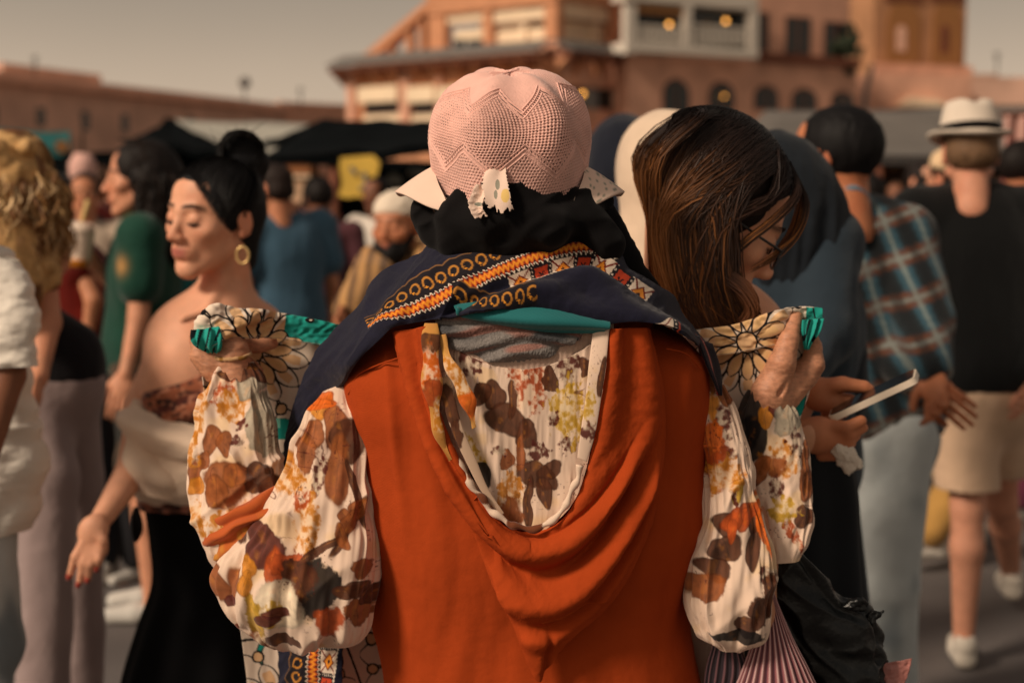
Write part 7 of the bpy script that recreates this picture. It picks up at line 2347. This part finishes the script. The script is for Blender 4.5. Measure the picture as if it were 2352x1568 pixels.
def gen_rear(r, i):
    j = r.normal(0, .003, 3)
    x = r.uniform(-.06, .085)
    u = r.uniform(0, 1)
    p = [skull(-.05 - .05 * u, r.uniform(-30, 30), 1.03), fl_((x, -.100, .085)) + j, fl_((x * 1.05, -.120, .02)) + j]
    p += [P(1500 + 26 * u, 540, 2.15 - x) + j, P(1502 + 40 * u, 640, 2.15 - x) + j, P(1540 + 40 * u, 745, 2.14 - x) + j * 2, P(1570 + 40 * u, 800, 2.14 - x) + j * 2]
    tt = np.linspace(0, 1, MS)
    base = mixc(C(24, 16, 14)[None], C(66, 40, 27)[None], tt)
    return p, mixc(base, np.broadcast_to(C(190, 122, 66), base.shape), np.clip(.2 + .7 * r.random(), 0, 1) * sstep(.2, .6, tt))  # rear gold likewise mixes dye with sunlight put into the colour


strands(hair_o, 1500, gen_rear, M_STR, seed=5, w=.0009)


def gen_front(r, i):
    # near-side locks that fall past the cheek, and the fringe
    u = r.uniform(0, 1)
    j = r.normal(0, .003, 3)
    t0 = r.uniform(.02, .075)
    p = [skull(t0, r.uniform(-12, 8), 1.04), skull(t0 - .004, 38, 1.04) + j * .5, skull(.034 + .012 * u, 76, 1.03) + j * .6]
    p.append(P(1672 - 60 * u, 520, 2.055) + j)
    p.append(P(1646 - 70 * u, 600, 2.05) + j)
    p.append(P(1640 - 80 * u + r.normal(0, 5), 680, 2.05) + j)
    p.append(P(1690 - 80 * u + r.normal(0, 12), 760 + r.uniform(-20, 60), 2.06) + j * 2)
    tt = np.linspace(0, 1, MS)
    warm = .25 * r.random() + (r.random() < .14) * .6
    base = mixc(C(24, 16, 14)[None], C(66, 40, 27)[None], tt)
    return p, mixc(base, np.broadcast_to(C(176, 108, 54), base.shape), warm * sstep(.35, .7, tt))


strands(hair_o, 2600, gen_front, M_STR, seed=6, w=.00095)


def gen_fringe(r, i):
    j = r.normal(0, .0028, 3)
    k = r.choice([0, 1, 1, 1, 1, 2, 2, 2])
    s0 = r.uniform(-.012, .02)
    if k == 0:
        p = [fl_((s0, .055, .112)), fl_((.030, .098, .075)) + j, fl_((.046, .104, .035)) + j, fl_((.056, .090, -.005 + r.normal(0, .006))) + j, fl_((.066, .070, -.04)) + j]
    elif k == 1:
        p = [fl_((s0, .05, .114)), fl_((-.02, .105, .080)) + j, fl_((-.03, .120, .04)) + j, fl_((-.036, .118, .0 + r.normal(0, .008))) + j]
    else:
        p = [fl_((s0, .04, .118)), fl_((.055, .07, .080)) + j, fl_((.080, .055, .03)) + j, fl_((.084, .035, -.02)) + j, fl_((.086, .022, -.08)) + j, fl_((.09, .03, -.15)) + j * 2]
    tt = np.linspace(0, 1, MS)
    base = mixc(C(24, 16, 14)[None], C(80, 48, 30)[None], tt)
    return p, mixc(base, np.broadcast_to(C(190, 120, 56), base.shape), (r.random() < .3) * .7 * sstep(.3, .6, tt))


strands(hair_o, 260, gen_fringe, M_STR, seed=8, w=.0006)


def gen_curl(r, i):
    j = r.normal(0, .004, 3)
    a = r.uniform(-8, 8)
    p = [P(1672 + a, 640, 2.05) + j, P(1708 + a, 668, 2.045) + j, P(1728 + a * .6, 705, 2.045) + j, P(1712 + a, 745, 2.05) + j, P(1680 + a, 775, 2.06) + j * 2]
    tt = np.linspace(0, 1, MS)
    base = mixc(C(60, 38, 28)[None], C(150, 92, 56)[None], tt)
    return p, base


strands(hair_o, 260, gen_curl, M_STR, seed=9, w=.0011)
# fine hairs combed back into the topknot
def on_cap(f, p, k=1.0):
    c = np.array([0, -.012, .031])
    r = np.array([.0805, .1045, .0905]) * k
    d = (np.asarray(p) - c) / r
    return c + d / np.linalg.norm(d) * r


def gen_slick(r, i):
    t = r.uniform(-1, 1)
    z = .095 - .13 * abs(t) ** 1.6
    s0 = np.array([.078 * t, .068 - .05 * abs(t) ** 2 + r.normal(0, .006), z - .004 * r.random()])
    e = np.array([.01 * r.normal(), -.062, .105])
    m1, m2 = s0 * .66 + e * .34, s0 * .33 + e * .67
    k = r.uniform(1.0, 1.02)
    p = [fb(on_cap(fb, q, k)) for q in (s0, m1, m2, e)]
    return p, np.broadcast_to(C(18, 15, 15) * r.uniform(.5, 1.4), (MS, 3))


strands(bun_hair, 1900, gen_slick, M_STR, seed=14, w=.0008)


def gen_fly(r, i):
    c = P(560, 352, 3.04)
    a0 = r.uniform(0, 2 * pi)
    R_ = .043 * r.uniform(.8, 1.08)
    p = [c + [R_ * cos(a0 + q * .8), -.03 + .03 * sin(q * 2 + a0), R_ * sin(a0 + q * .8)] for q in range(4)]
    if r.random() < .12:
        p.append(p[-1] + r.normal(0, .02, 3) + [0, 0, .015])
    return p, np.broadcast_to(C(20, 18, 18), (MS, 3))


strands(bun_hair, 420, gen_fly, M_STR, seed=15, w=.0009)


def long_strands(parent, f, n, length, curl, cols, seed, w=.0016, back=1.0):
    """hair falling from the crown down the back and sides of a head"""
    def g(r, i):
        a_ = r.uniform(-pi * .62, pi * .62)             # 0 = straight back
        sx, cy = sin(a_), -cos(a_)
        q = [np.array([.01 * r.normal(), .02 + .02 * r.normal(), .126])]
        q.append(np.array([.060 * sx, .01 + .06 * cy, .108]))
        q.append(np.array([.090 * sx, -.015 + .100 * cy, .035]))
        L_ = length * r.uniform(.75, 1.1)
        for s_ in (.25, .5, .75, 1.0):
            ww = curl * s_ ** .6
            q.append(np.array([.096 * sx * (1 - .1 * s_) + ww * .030 * sin(s_ * 17 + a_ * 5 + i % 7), -.02 + .108 * cy * (1 - .2 * s_) + ww * .030 * cos(s_ * 15 + i % 5), .035 - L_ * s_]) + r.normal(0, .004 + .01 * curl, 3))
        c_ = cols[r.integers(0, len(cols))]
        return [f(p_) for p_ in q], np.broadcast_to(c_ * r.uniform(.7, 1.25), (MS, 3))
    return strands(parent, n, g, M_STR, seed=seed, w=w)


# phone and tissue in her hands
ph_ = thing('phone', 'white cased mobile phone held by the long haired woman', 'phone', P(1975, 930, 2.2))
e1 = P(2040, 900, 2.18) - P(1905, 962, 2.21)
e1 /= np.linalg.norm(e1)
e2 = np.array([-.05, .98, -.115]); e2 -= (e2 @ e1) * e1; e2 /= np.linalg.norm(e2)
e3 = np.cross(e1, e2)
if e3[2] < 0: e3 = -e3
o_ = P(1905, 965, 2.17)
def slab(o, a, b, z0, z1, rad=.011, la=.0, n=6):
    pts = []
    for cx, cy, t0 in ((a - rad, b - rad, 0), (rad, b - rad, 90), (rad, rad, 180), (a - rad, rad, 270)):
        for i in range(n + 1):
            t = radians(t0 + 90 * i / n)
            pts.append(o + e1 * (cx + rad * cos(t)) + e2 * (cy + rad * sin(t)) + e3 * z0)
    return prism_raw(pts, e3 * (z1 - z0))
LP = float(np.linalg.norm(P(2046, 897, 2.17) - P(1905, 965, 2.17)))
sub(ph_, 'case', mesh_of([slab(o_, LP + .04, .075, -.005, .005)], False), mat('phone_case', C(222, 206, 186), rough=.4))
sub(ph_, 'screen', mesh_of([slab(o_ + e1 * .003 + e2 * .003, LP + .034, .069, .0053, .0063)], False), mat('phone_screen', C(18, 22, 28), rough=.15, spec=.6))
ti = thing('tissue', 'crumpled white tissue hanging from the phone hand', 'tissue', P(1940, 1040, 2.17))
s_ = Sdf(P(1940, 1040, 2.17) - .05, P(1940, 1040, 2.17) + .05, .003)
r = np.random.default_rng(5)
for x, y, rr in ((1925, 1010, .012), (1932, 1030, .016), (1945, 1048, .017), (1958, 1060, .013), (1948, 1072, .010), (1968, 1066, .009)):
    s_.ell(P(x, y, 2.17), (rr, rr * .7, rr), k=.004)
V, Q = s_.mesh(0)
sub(ti, 'paper', mk_mesh('tissue', V + r.normal(0, .0009, V.shape) + .004 * np.stack([noise(V[:, 0] * 90, V[:, 1] * 90, V[:, 2] * 90, seed=i) for i in range(3)], 1), Q), mat('tissue_paper', C(232, 220, 204)))
# ---------------------------------------------------------------- the rest of the crowd
def plaid(V, W):
    # sleeves: along the arm; body: height and width
    x, z = V[:, 0] * 1.0, V[:, 2]
    s1 = x * .94 + .34 * z
    t1 = z * .94 - .34 * x
    a = np.sin(s1 * 2 * pi / .085)
    b = np.sin(t1 * 2 * pi / .10)
    c = np.broadcast_to(C(28, 36, 40), V.shape).copy()
    c = mixc(c, np.broadcast_to(C(52, 84, 98), V.shape), sstep(.0, .2, a) * .75)
    c = mixc(c, np.broadcast_to(C(96, 58, 40), V.shape), sstep(.2, .4, b) * .8)
    c = mixc(c, np.broadcast_to(C(120, 130, 126), V.shape), (sstep(.90, .96, a) + sstep(.93, .98, b)).clip(0, 1) * .8)
    c = mixc(c, np.broadcast_to(C(22, 22, 24), V.shape), sstep(.5, .8, -a) * .6)
    return c


def denim(V, W):
    c = np.broadcast_to(C(184, 190, 190), V.shape).copy()
    return mixc(c, np.broadcast_to(C(118, 128, 134), V.shape), sstep(-.1, .5, fbm(V[:, 0] * 8, V[:, 1] * 8, V[:, 2] * 5, seed=9)))


def camo(V, W):
    c = np.broadcast_to(C(78, 62, 48), V.shape).copy()
    return mixc(c, np.broadcast_to(C(34, 34, 30), V.shape), sstep(0, .1, noise(V[:, 0] * 22, V[:, 1] * 22, V[:, 2] * 22, seed=2)))


def blotch(c1, c2, f=20):
    return lambda V, W: mixc(np.broadcast_to(c1, V.shape), np.broadcast_to(c2, V.shape), sstep(0, .2, noise(V[:, 0] * f, V[:, 1] * f, V[:, 2] * f, seed=5)))


# white T-shirt man at the frame's edge, cut by it
WT, Ww, fw = person('man in white T-shirt and pale jeans cut off by the edge of the view', gxy(-190, 2.75), 178, 1.70, SKIN_D, h=.009, hair='short', girth=1.0, top=None, bottom='trousers', bot_paint=denim, hem_z=.86,
       world_joints=dict(waist=P(-170, 860, 2.78), hipL=P(-260, 1120, 2.78), hipR=P(-75, 1110, 2.78), knR=P(-30, 1480, 2.78), shR=P(-20, 640, 2.78), elR=P(16, 860, 2.70), wrR=P(-40, 1080, 2.6), shL=P(-340, 640, 2.78), elL=P(-400, 900, 2.75), wrL=P(-400, 1120, 2.7)), shoe_col=C(140, 130, 122))
M_TEE = mat('white_jersey', C(226, 218, 206), rough=.9, var=.05, bump=.3, bscale=40, sheen=.1)


def d_tee(u, v, X, Y, G):
    return .006 * (1 - 2 * np.sqrt(noise((X + .7 * Y) / 70, (Y - .5 * X) / 46, seed=3) ** 2 + .02)) + .004 * fbm(X / 30, Y / 18, seed=5) + .005 * np.sin(Y / 19 + X / 40 + 2 * noise(X / 60, Y / 60)) * sstep(.72, .9, v)


sub(WT, 'shirt', ltube([(-290, 540, -90, 540, 2.8, .5), (-380, 585, 20, 580, 2.8, .5), (-410, 690, 50, 680, 2.8, .5), (-410, 840, 62, 830, 2.8, .5), (-400, 950, 84, 955, 2.8, .5), (-395, 1060, 106, 1055, 2.8, .52), (-390, 1140, 92, 1135, 2.8, .52), (-385, 1216, 74, 1214, 2.8, .52)], 200, 160, d_tee, sup=2.2, cap=False), M_TEE)
sub(WT, 'sleeve', ltube([(-50, 575, 40, 600, 2.74, .7), (-50, 680, 76, 672, 2.72, .7), (-44, 760, 90, 758, 2.70, .7), (-30, 842, 74, 838, 2.69, .7)], 90, 70, d_tee, sup=2.2, cap=False), M_TEE)

# blonde woman, back view
def blonde(Vp):
    return mixc(np.broadcast_to(C(196, 156, 104), Vp.shape), np.broadcast_to(C(116, 76, 44), Vp.shape), sstep(0, .5, noise(Vp[:, 0] * 40, Vp[:, 1] * 40, Vp[:, 2] * 22, seed=2)))
BL_, _w, fB = person('curly blonde woman in black vest top and wide lavender grey trousers', gxy(20, 3.6), 8, 1.70, C(204, 140, 108), sex='f', hair='curly', hair_paint=blonde, head_scale=1.15, top=True, top_paint=lambda V, W: mixc(np.broadcast_to(C(22, 20, 24), V.shape), np.broadcast_to(C(204, 140, 108), V.shape), ((V[:, 2] > 1.235) & ~(np.abs(V[:, 0] - P(66, 500, 3.5)[0]) < .012)).astype(float)), sleeve='none', bottom='trousers', bot_col=C(150, 132, 130), loose=.008, hem_z=1.06, h=.009, girth=.84,
       world_joints=dict(head=P(28, 432, 3.55), neck=P(20, 540, 3.6), shR=P(92, 590, 3.56), elR=P(108, 740, 3.5), wrR=P(90, 860, 3.4), shL=P(-60, 590, 3.65), elL=P(-100, 740, 3.6), wrL=P(-90, 860, 3.5), hipR=P(150, 880, 3.62), hipL=P(70, 880, 3.6), knR=P(172, 1100, 3.7), knL=P(110, 1100, 3.5), anR=(P(176, 1200, 3.75)[0], 3.75, .1), anL=(P(90, 1200, 3.4)[0], 3.35, .1), chest=P(-30, 660, 3.6), waist=P(40, 800, 3.62)), shoe_col=C(120, 60, 48))
long_strands([c for c in BL_.children if c.name.startswith('hair')][0], fB, 1500, .20, 1.0, [C(206, 168, 116), C(170, 124, 76), C(120, 80, 48), C(222, 190, 144)], 21, w=.0022)
# woman in red
person('woman in rust red top standing behind the blonde woman', gxy(150, 5.4), 20, 1.60, SKIN_M, sex='f', hair='tail', hair_col=C(30, 22, 20), top=True, top_paint=blotch(C(124, 34, 26), C(96, 26, 24)), sleeve='none', bottom='trousers', bot_col=C(20, 24, 30), loose=.03,
       world_joints=dict(elR=P(214, 690, 5.3), wrR=P(196, 800, 5.3), shR=P(180, 600, 5.35), head=P(120, 470, 5.4)), h=.011, girth=.85)
# green T-shirt person with the cup
green = lambda V, W: mixc(np.broadcast_to(C(20, 62, 50), V.shape), np.broadcast_to(C(190, 140, 80), V.shape), np.exp(-((V[:, 0] - P(300, 606, 4.9)[0]) / .025) ** 2 - ((V[:, 2] - P(300, 606, 4.9)[2]) / .03) ** 2) * .8)
GP, _w, fG = person('long haired person in green T-shirt and camouflage shorts raising a drink', gxy(325, 5.0), 100, 1.72, C(208, 146, 114), sex='m', hair='long', hair_col=C(26, 20, 18), head_yaw=106, head_scale=1.12, top=True, top_paint=green, sleeve='short', bottom='shorts', bot_paint=camo, loose=.018, hem_z=.90, h=.009,
       world_joints=dict(head=P(322, 412, 4.95), neck=P(338, 505, 5.0), shR=P(345, 545, 5.12), elR=P(270, 660, 5.05), wrR=P(218, 610, 4.95), shL=P(325, 545, 4.85), elL=P(318, 730, 4.8), wrL=P(290, 850, 4.75), chest=P(330, 640, 5.0), waist=P(322, 780, 5.0)))
long_strands([c for c in GP.children if c.name.startswith('hair')][0], fG, 1100, .20, .25, [C(24, 18, 16), C(40, 28, 22)], 22, w=.002)
cup = thing('plastic_cup', 'clear domed plastic cup with pale straw and iced drink held up', 'cup', P(188, 612, 4.9))
sub(cup, 'cup_wall', mesh_of([tube_path([P(182, 608, 4.88), P(184, 560, 4.88), P(184, 530, 4.88)], [.036, .045, .05], 20, 12)], True), mat('milky_cup', C(226, 204, 184), rough=.3))
sub(cup, 'drink', mesh_of([tube_path([P(180, 612, 4.87), P(181, 596, 4.87)], [.030, .037], 20, 6)], True), mat('amber_drink', C(196, 120, 30), rough=.3))
sub(cup, 'dome_lid', mesh_of([tube_path([P(184, 532, 4.88), P(185, 518, 4.88), P(186, 508, 4.88)], [.052, .044, .012], 20, 10)], True), mat('milky_cup'))
sub(cup, 'straw', mesh_of([tube_path([P(186, 520, 4.88), P(194, 490, 4.88), P(202, 462, 4.86)], .009, 10)], True), mat('cream_straw', C(222, 190, 130)))
# white sleeved person between
person('child with dark hair in long white shirt beside the green shirt', gxy(252, 5.5), 150, 1.28, SKIN_M, sex='f', hair='short', top=True, top_col=C(214, 196, 178), sleeve='short', bottom='trousers', bot_col=C(30, 30, 34), loose=.02, hem_z=.6)
person('dark haired man in cream shirt behind the raised cup', gxy(196, 7.2), 190, 1.62, SKIN_M, hair='short', top=True, top_col=C(196, 176, 156), sleeve='long', bottom='trousers', bot_col=C(50, 46, 44), joints=dict(wrL=(-.12, .25, 1.25), elL=(-.24, .05, 1.15)))
# blue shirt man and neighbours
person('short haired man in dusty blue T-shirt seen from behind', gxy(655, 6.6), 35, 1.66, SKIN_M, hair='fade', hair_col=C(38, 28, 24), top=True, top_col=C(62, 92, 112), sleeve='short', bottom='trousers', bot_col=C(50, 48, 46), head_yaw=60, girth=1.1, loose=.02, world_joints=dict(head=P(626, 437, 6.55)))
person('person in plum coloured jacket half hidden by the blue shirt man', gxy(735, 7.6), 10, 1.60, SKIN_D, hair='short', top=True, top_col=C(84, 48, 54), sleeve='long', bottom='trousers', bot_col=C(24, 24, 28))
# bearded man with white turban
rt, Wb, fbm_ = person('bearded man in white skull cap and ochre striped robe', gxy(925, 5.4), 158, 1.54, C(190, 124, 88), hair=None, cap=C(222, 206, 186), head_scale=1.22, top=True, sleeve='long', loose=.04, hem_z=.25, h=.01,
    top_paint=lambda V, W: mixc(np.broadcast_to(C(190, 144, 92), V.shape), np.broadcast_to(C(96, 72, 54), V.shape), sstep(.2, .6, np.sin(V[:, 0] * 130))), world_joints=dict(head=P(912, 522, 5.35), elR=P(850, 650, 5.2), wrR=P(800, 715, 5.0), shR=P(870, 620, 5.35)), bottom='trousers', bot_col=C(60, 50, 44), name_top='robe')
s_ = Sdf(fbm_.o - .17, fbm_.o + .17, .005)
s_.ell(fbm_((0, .060, -.088)), np.array([.055, .048, .055]) * fbm_.k, fbm_.R)
for x in (-1, 1):
    s_.cone(fbm_((x * .06, .02, -.03)), fbm_((x * .045, .05, -.08)), .018, .022, .02)
s_.ell(fbm_((0, .108, -.062)), np.array([.022, .014, .008]) * fbm_.k, fbm_.R, .003, True)
V, Q = s_.mesh(0)
sub(rt, 'beard', mk_mesh('beard', V + .004 * np.stack([noise(V[:, 0] * 150, V[:, 1] * 150, V[:, 2] * 150, seed=i) for i in range(3)], 1), Q, C(20, 18, 18)), M_HAIRV)
person('vendor in white long sleeved shirt reaching over the stall counter', gxy(868, 8.8), 150, 1.62, SKIN_D, hair='short', top=True, top_col=C(206, 196, 184), sleeve='long', bottom='trousers', bot_col=C(30, 28, 28), joints=dict(wrR=(.34, .22, 1.02), elR=(.26, .05, 1.12)))
for k, (x, y, c, lab) in enumerate([(752, 716, C(190, 180, 170), 'pale jar on the ledge before the red counter'), (785, 722, C(150, 40, 26), 'red tin beside the pale jar at the stall'), (820, 712, C(196, 60, 30), 'orange red bucket at the end of the stall')]):
    o = thing('jar', lab, 'jar', P(x, y + 20, 9.2), group='goods before the red counter')
    sub(o, 'jar_body', mesh_of([tube_path([P(x, y + 22, 9.3), P(x, y - 14, 9.3)], [.06, .07], 14)], True), mat('jar%d' % k, c, rough=.5))
    sub(o, 'jar_lid', mesh_of([tube_path([P(x, y - 14, 9.3), P(x, y - 20, 9.3)], [.072, .068], 14)], True), M_SLATE)

# hijab people between the hat and the long haired woman
person('woman in navy head covering behind the pink hat brim', gxy(1428, 4.0), 0, 1.66, SKIN_M, sex='f', hair=None, hijab=C(24, 28, 40), head_scale=1.15, top=True, top_col=C(34, 40, 52), sleeve='long', bottom='skirt', bot_col=C(30, 34, 44), loose=.03, h=.01, world_joints=dict(head=P(1432, 388, 4.0)))
person('woman in bright cream head covering behind the long haired woman', gxy(1535, 3.0), 20, 1.60, SKIN_M, sex='f', hair=None, hijab=C(216, 192, 168), head_scale=1.2, top=True, top_col=C(214, 190, 166), sleeve='long', bottom='skirt', bot_col=C(200, 184, 166), loose=.03, h=.009, world_joints=dict(head=P(1528, 420, 3.0), neck=P(1520, 590, 3.02)))
# slate blue cloaked woman: long draped cloak over head and shoulders
CW, Wc, fc = person('woman in long slate blue veil that covers head and shoulders', gxy(1800, 2.95), 10, 1.66, SKIN_M, sex='f', hair=None, top=True, top_col=C(40, 52, 62), sleeve='long', bottom='skirt', bot_col=C(30, 38, 46), loose=.02, h=.01,
    world_joints=dict(head=P(1800, 436, 2.97), elR=P(1880, 760, 2.85), wrR=P(1820, 880, 2.75), shR=P(1890, 560, 2.95), shL=P(1680, 560, 2.95), elL=P(1660, 760, 2.9), wrL=P(1700, 880, 2.8)))
M_VEIL = mat('slate_veil', C(16, 24, 32), rough=.9, var=.15, vscale=5, sheen=.08, bump=.3, bscale=20)


def d_veil(u, v, X, Y, G):
    return .012 * (1 - 2 * np.abs(fbm(X / 50 + v * 2, Y / 260, seed=7))) * sstep(.1, .35, v) + .003 * fbm(X / 20, Y / 50, seed=8)


sub(CW, 'veil', ltube([(1740, 300, 1800, 298, 2.95, .8), (1690, 318, 1862, 330, 2.95, .85), (1660, 370, 1908, 385, 2.95, .85), (1650, 450, 1936, 455, 2.95, .8), (1620, 540, 1950, 540, 2.95, .7), (1580, 640, 1962, 650, 2.96, .62), (1560, 760, 1975, 780, 2.97, .6), (1560, 900, 1982, 900, 2.98, .6), (1570, 1050, 1960, 1050, 2.99, .58), (1600, 1180, 1930, 1180, 3.0, .55)], 180, 170, d_veil, sup=2.1), M_VEIL)
# plaid shirt man
PM, Wp, fp = person('man in plaid shirt and pale jeans with hands clasped behind him', gxy(2020, 3.75), 28, 1.76, C(186, 118, 82), hair='short', hair_col=C(14, 12, 13), head_yaw=52, head_scale=1.12, top=True, top_paint=plaid, sleeve='long', bottom='trousers', bot_paint=denim, loose=.02, h=.008, hem_z=.86, hands=True,
    world_joints=dict(head=P(1914, 366, 3.7), neck=P(1950, 470, 3.72), shR=P(2075, 545, 3.72), elR=P(2120, 735, 3.62), wrR=P(2140, 850, 3.5), shL=P(1925, 540, 3.85), elL=P(1950, 740, 3.9), wrL=P(2130, 880, 3.52), chest=P(2000, 640, 3.78), waist=P(2010, 800, 3.78), hipL=P(1990, 1010, 3.84), hipR=P(2050, 1000, 3.74), knL=P(1975, 1330, 3.9), knR=P(2035, 1340, 3.7), anL=(P(1980, 1600, 3.95)[0], 3.95, .1), anR=(P(2045, 1600, 3.72)[0], 3.7, .1)))
V, Q, _ = tube_path([P(1925, 452, 3.66), P(1950, 432, 3.64), P(1978, 448, 3.66), P(1985, 470, 3.7)], [.018, .022, .022, .016], 10, 30, flat=.5)
sub(PM, 'collar', mk_mesh('collar', V, Q, C(96, 132, 152)), M_GARM)
# second pair of hands with darker skin: fist below the clasped hand
# hat man
HM, Wh, fh_ = person('man in straw trilby, black jumper and beige shorts walking away', gxy(2235, 4.5), -8, 1.74, C(206, 146, 118), hair='fade', hair_col=C(110, 84, 62), top=True, top_col=C(6, 7, 8), sleeve='long', bottom='shorts', bot_col=C(206, 174, 146), loose=.03, h=.009, girth=1.12, hem_z=.90, shoe_col=C(206, 196, 182), head_scale=1.05,
    world_joints=dict(head=P(2228, 352, 4.48), neck=P(2232, 425, 4.5), elR=P(2400, 720, 4.5), wrR=P(2372, 860, 4.35), shR=P(2362, 500, 4.5), shL=P(2110, 500, 4.5), elL=P(2085, 700, 4.5), wrL=P(2180, 800, 4.75), chest=P(2235, 600, 4.5), waist=P(2240, 740, 4.5), hipL=P(2215, 905, 4.5), hipR=P(2285, 905, 4.5), knL=P(2222, 1165, 4.42), knR=P(2300, 1150, 4.7), anL=(P(2215, 1400, 4.45)[0], 4.45, .09), anR=(P(2330, 1400, 5.0)[0], 5.05, .14)))
# the trilby
ho = P(2226, 302, 4.47)
prof = [(.0, .092), (.045, .096), (.068, .088), (.078, .06), (.086, .02), (.091, .0), (.095, -.012), (.110, -.020), (.122, -.012), (.124, -.016), (.110, -.025), (.090, -.018)]
n_ = 48
th = np.arange(n_) / n_ * 2 * pi
G = np.array([[(r * cos(t) * 1.0, r * sin(t) * 1.12, z + (.014 * cos(2 * t) * (r > .1) * .6) - (.016 * np.exp(-(r * cos(t) / .022) ** 2) * (z > .07))) for t in th] for r, z in prof])
hat2 = sub(HM, 'trilby', mk_mesh('trilby', (G.reshape(-1, 3) * 1.02) @ rot(0, -8).T + ho, grid_quads(len(prof), n_, True)), mat('straw', C(212, 198, 182), rough=.85, bump=.5, bscale=300), 'cream straw trilby with black band')
G = np.array([[(r * cos(t), r * sin(t) * 1.12, z) for t in th] for r, z in ((.0885, .016), (.0915, .015), (.0965, -.008), (.093, -.009))])
sub(hat2, 'hat_band', mk_mesh('band', (G.reshape(-1, 3) * 1.02) @ rot(0, -8).T + ho, grid_quads(4, n_, True)), M_BLK)
# another person's straw hat visible just in front of him
person('man in sand coloured hat almost hidden by the black jumper', gxy(2190, 6.2), 30, 1.70, C(198, 140, 110), hair='short', cap=C(222, 190, 150), head_scale=1.1, top=True, top_col=C(120, 100, 84), sleeve='short', bottom='trousers', bot_col=C(196, 160, 96), joints=dict(knR=(.1, .22, .52), anR=(.1, .30, .1), anL=(-.1, -.25, .12)), h=.012, shoe_col=C(210, 204, 192))
person('woman in long floral skirt and rose top walking past the stalls', gxy(2135, 7.0), -60, 1.60, SKIN_D, sex='f', hair='long', top=True, top_col=C(150, 92, 84), sleeve='long', bottom='skirt', bot_paint=blotch(C(190, 164, 132), C(110, 84, 70), 26), loose=.02)
person('person in mustard trousers striding behind the black jumper', gxy(2345, 5.6), -70, 1.72, SKIN_M, hair='short', top=True, top_col=C(150, 84, 92), sleeve='short', bottom='trousers', bot_col=C(176, 134, 72), loose=.03, joints=dict(knR=(.1, .2, .52), anR=(.1, .34, .1), knL=(-.1, -.06, .5), anL=(-.1, -.34, .14)), shoe_col=C(206, 198, 186))
person('woman in plum dress passing at the very edge behind the shorts', gxy(2400, 6.6), 80, 1.62, SKIN_M, sex='f', hair='long', top=True, top_col=C(110, 52, 72), sleeve='short', bottom='skirt', bot_col=C(110, 52, 72))

# distant shoppers: small, blurred, each with its own look
CL = [('white shirt', C(206, 200, 192)), ('red T-shirt', C(140, 46, 38)), ('navy jacket', C(34, 40, 58)), ('sand coloured robe', C(184, 150, 112)), ('black coat', C(20, 20, 22)), ('teal shirt', C(30, 92, 92)), ('rose blouse', C(186, 120, 112)), ('grey hoodie', C(104, 102, 100)), ('olive shirt', C(86, 82, 52)), ('pale blue shirt', C(128, 146, 160))]
spots = [(-60, 9.5, 'by the far corner of the teal awning'), (38, 10.5, 'under the teal awning'), (122, 11.2, 'below the orange spot of the teal awning'), (150, 8.4, 'just behind the paper lantern'), (232, 10.0, 'between lantern and green shirt'), (262, 12.0, 'far behind the raised cup'),
         (428, 9.0, 'before the peaked black tent'), (470, 11.5, 'deep behind the topknot'), (700, 12.5, 'behind the cartons'), (730, 9.9, 'beside the brown stall post'), (985, 9.8, 'next to the headscarf in the stall'), (1352, 9.0, 'beyond the hat brim'),
         (1995, 9.5, 'behind the plaid collar'), (2060, 11.0, 'at the grey tent counter'), (2110, 9.0, 'shopping under the grey tent'), (2180, 12.0, 'at the teal folded cloth'), (2290, 10.5, 'behind the trilby'), (2360, 9.0, 'beside the pink curtain'), (95, 7.8, 'between the blonde and the lantern'), (2420, 12.0, 'far past the pink curtain')]
for i, (x, d, w_) in enumerate(spots):
    nm, c_ = CL[(i * 7 + 3) % 10]
    fem = i % 3 == 0
    person('%s in %s %s' % ('distant woman' if fem else 'distant man', nm, w_), gxy(x, d), (i * 67) % 360, 1.60 + .14 * ((i * 37) % 10) / 10, [SKIN_M, SKIN_D, SKIN_L][i % 3], sex='f' if fem else 'm', hair='long' if fem else 'short', hair_col=[C(22, 18, 17), C(60, 40, 28), C(30, 22, 20)][i % 3],
           top=True, top_col=c_, sleeve=['short', 'long'][i % 2], bottom='trousers', bot_col=[C(46, 50, 60), C(28, 28, 30), C(110, 100, 84)][i % 3], h=.02, hands=d < 10, group='shoppers far off among the stalls')
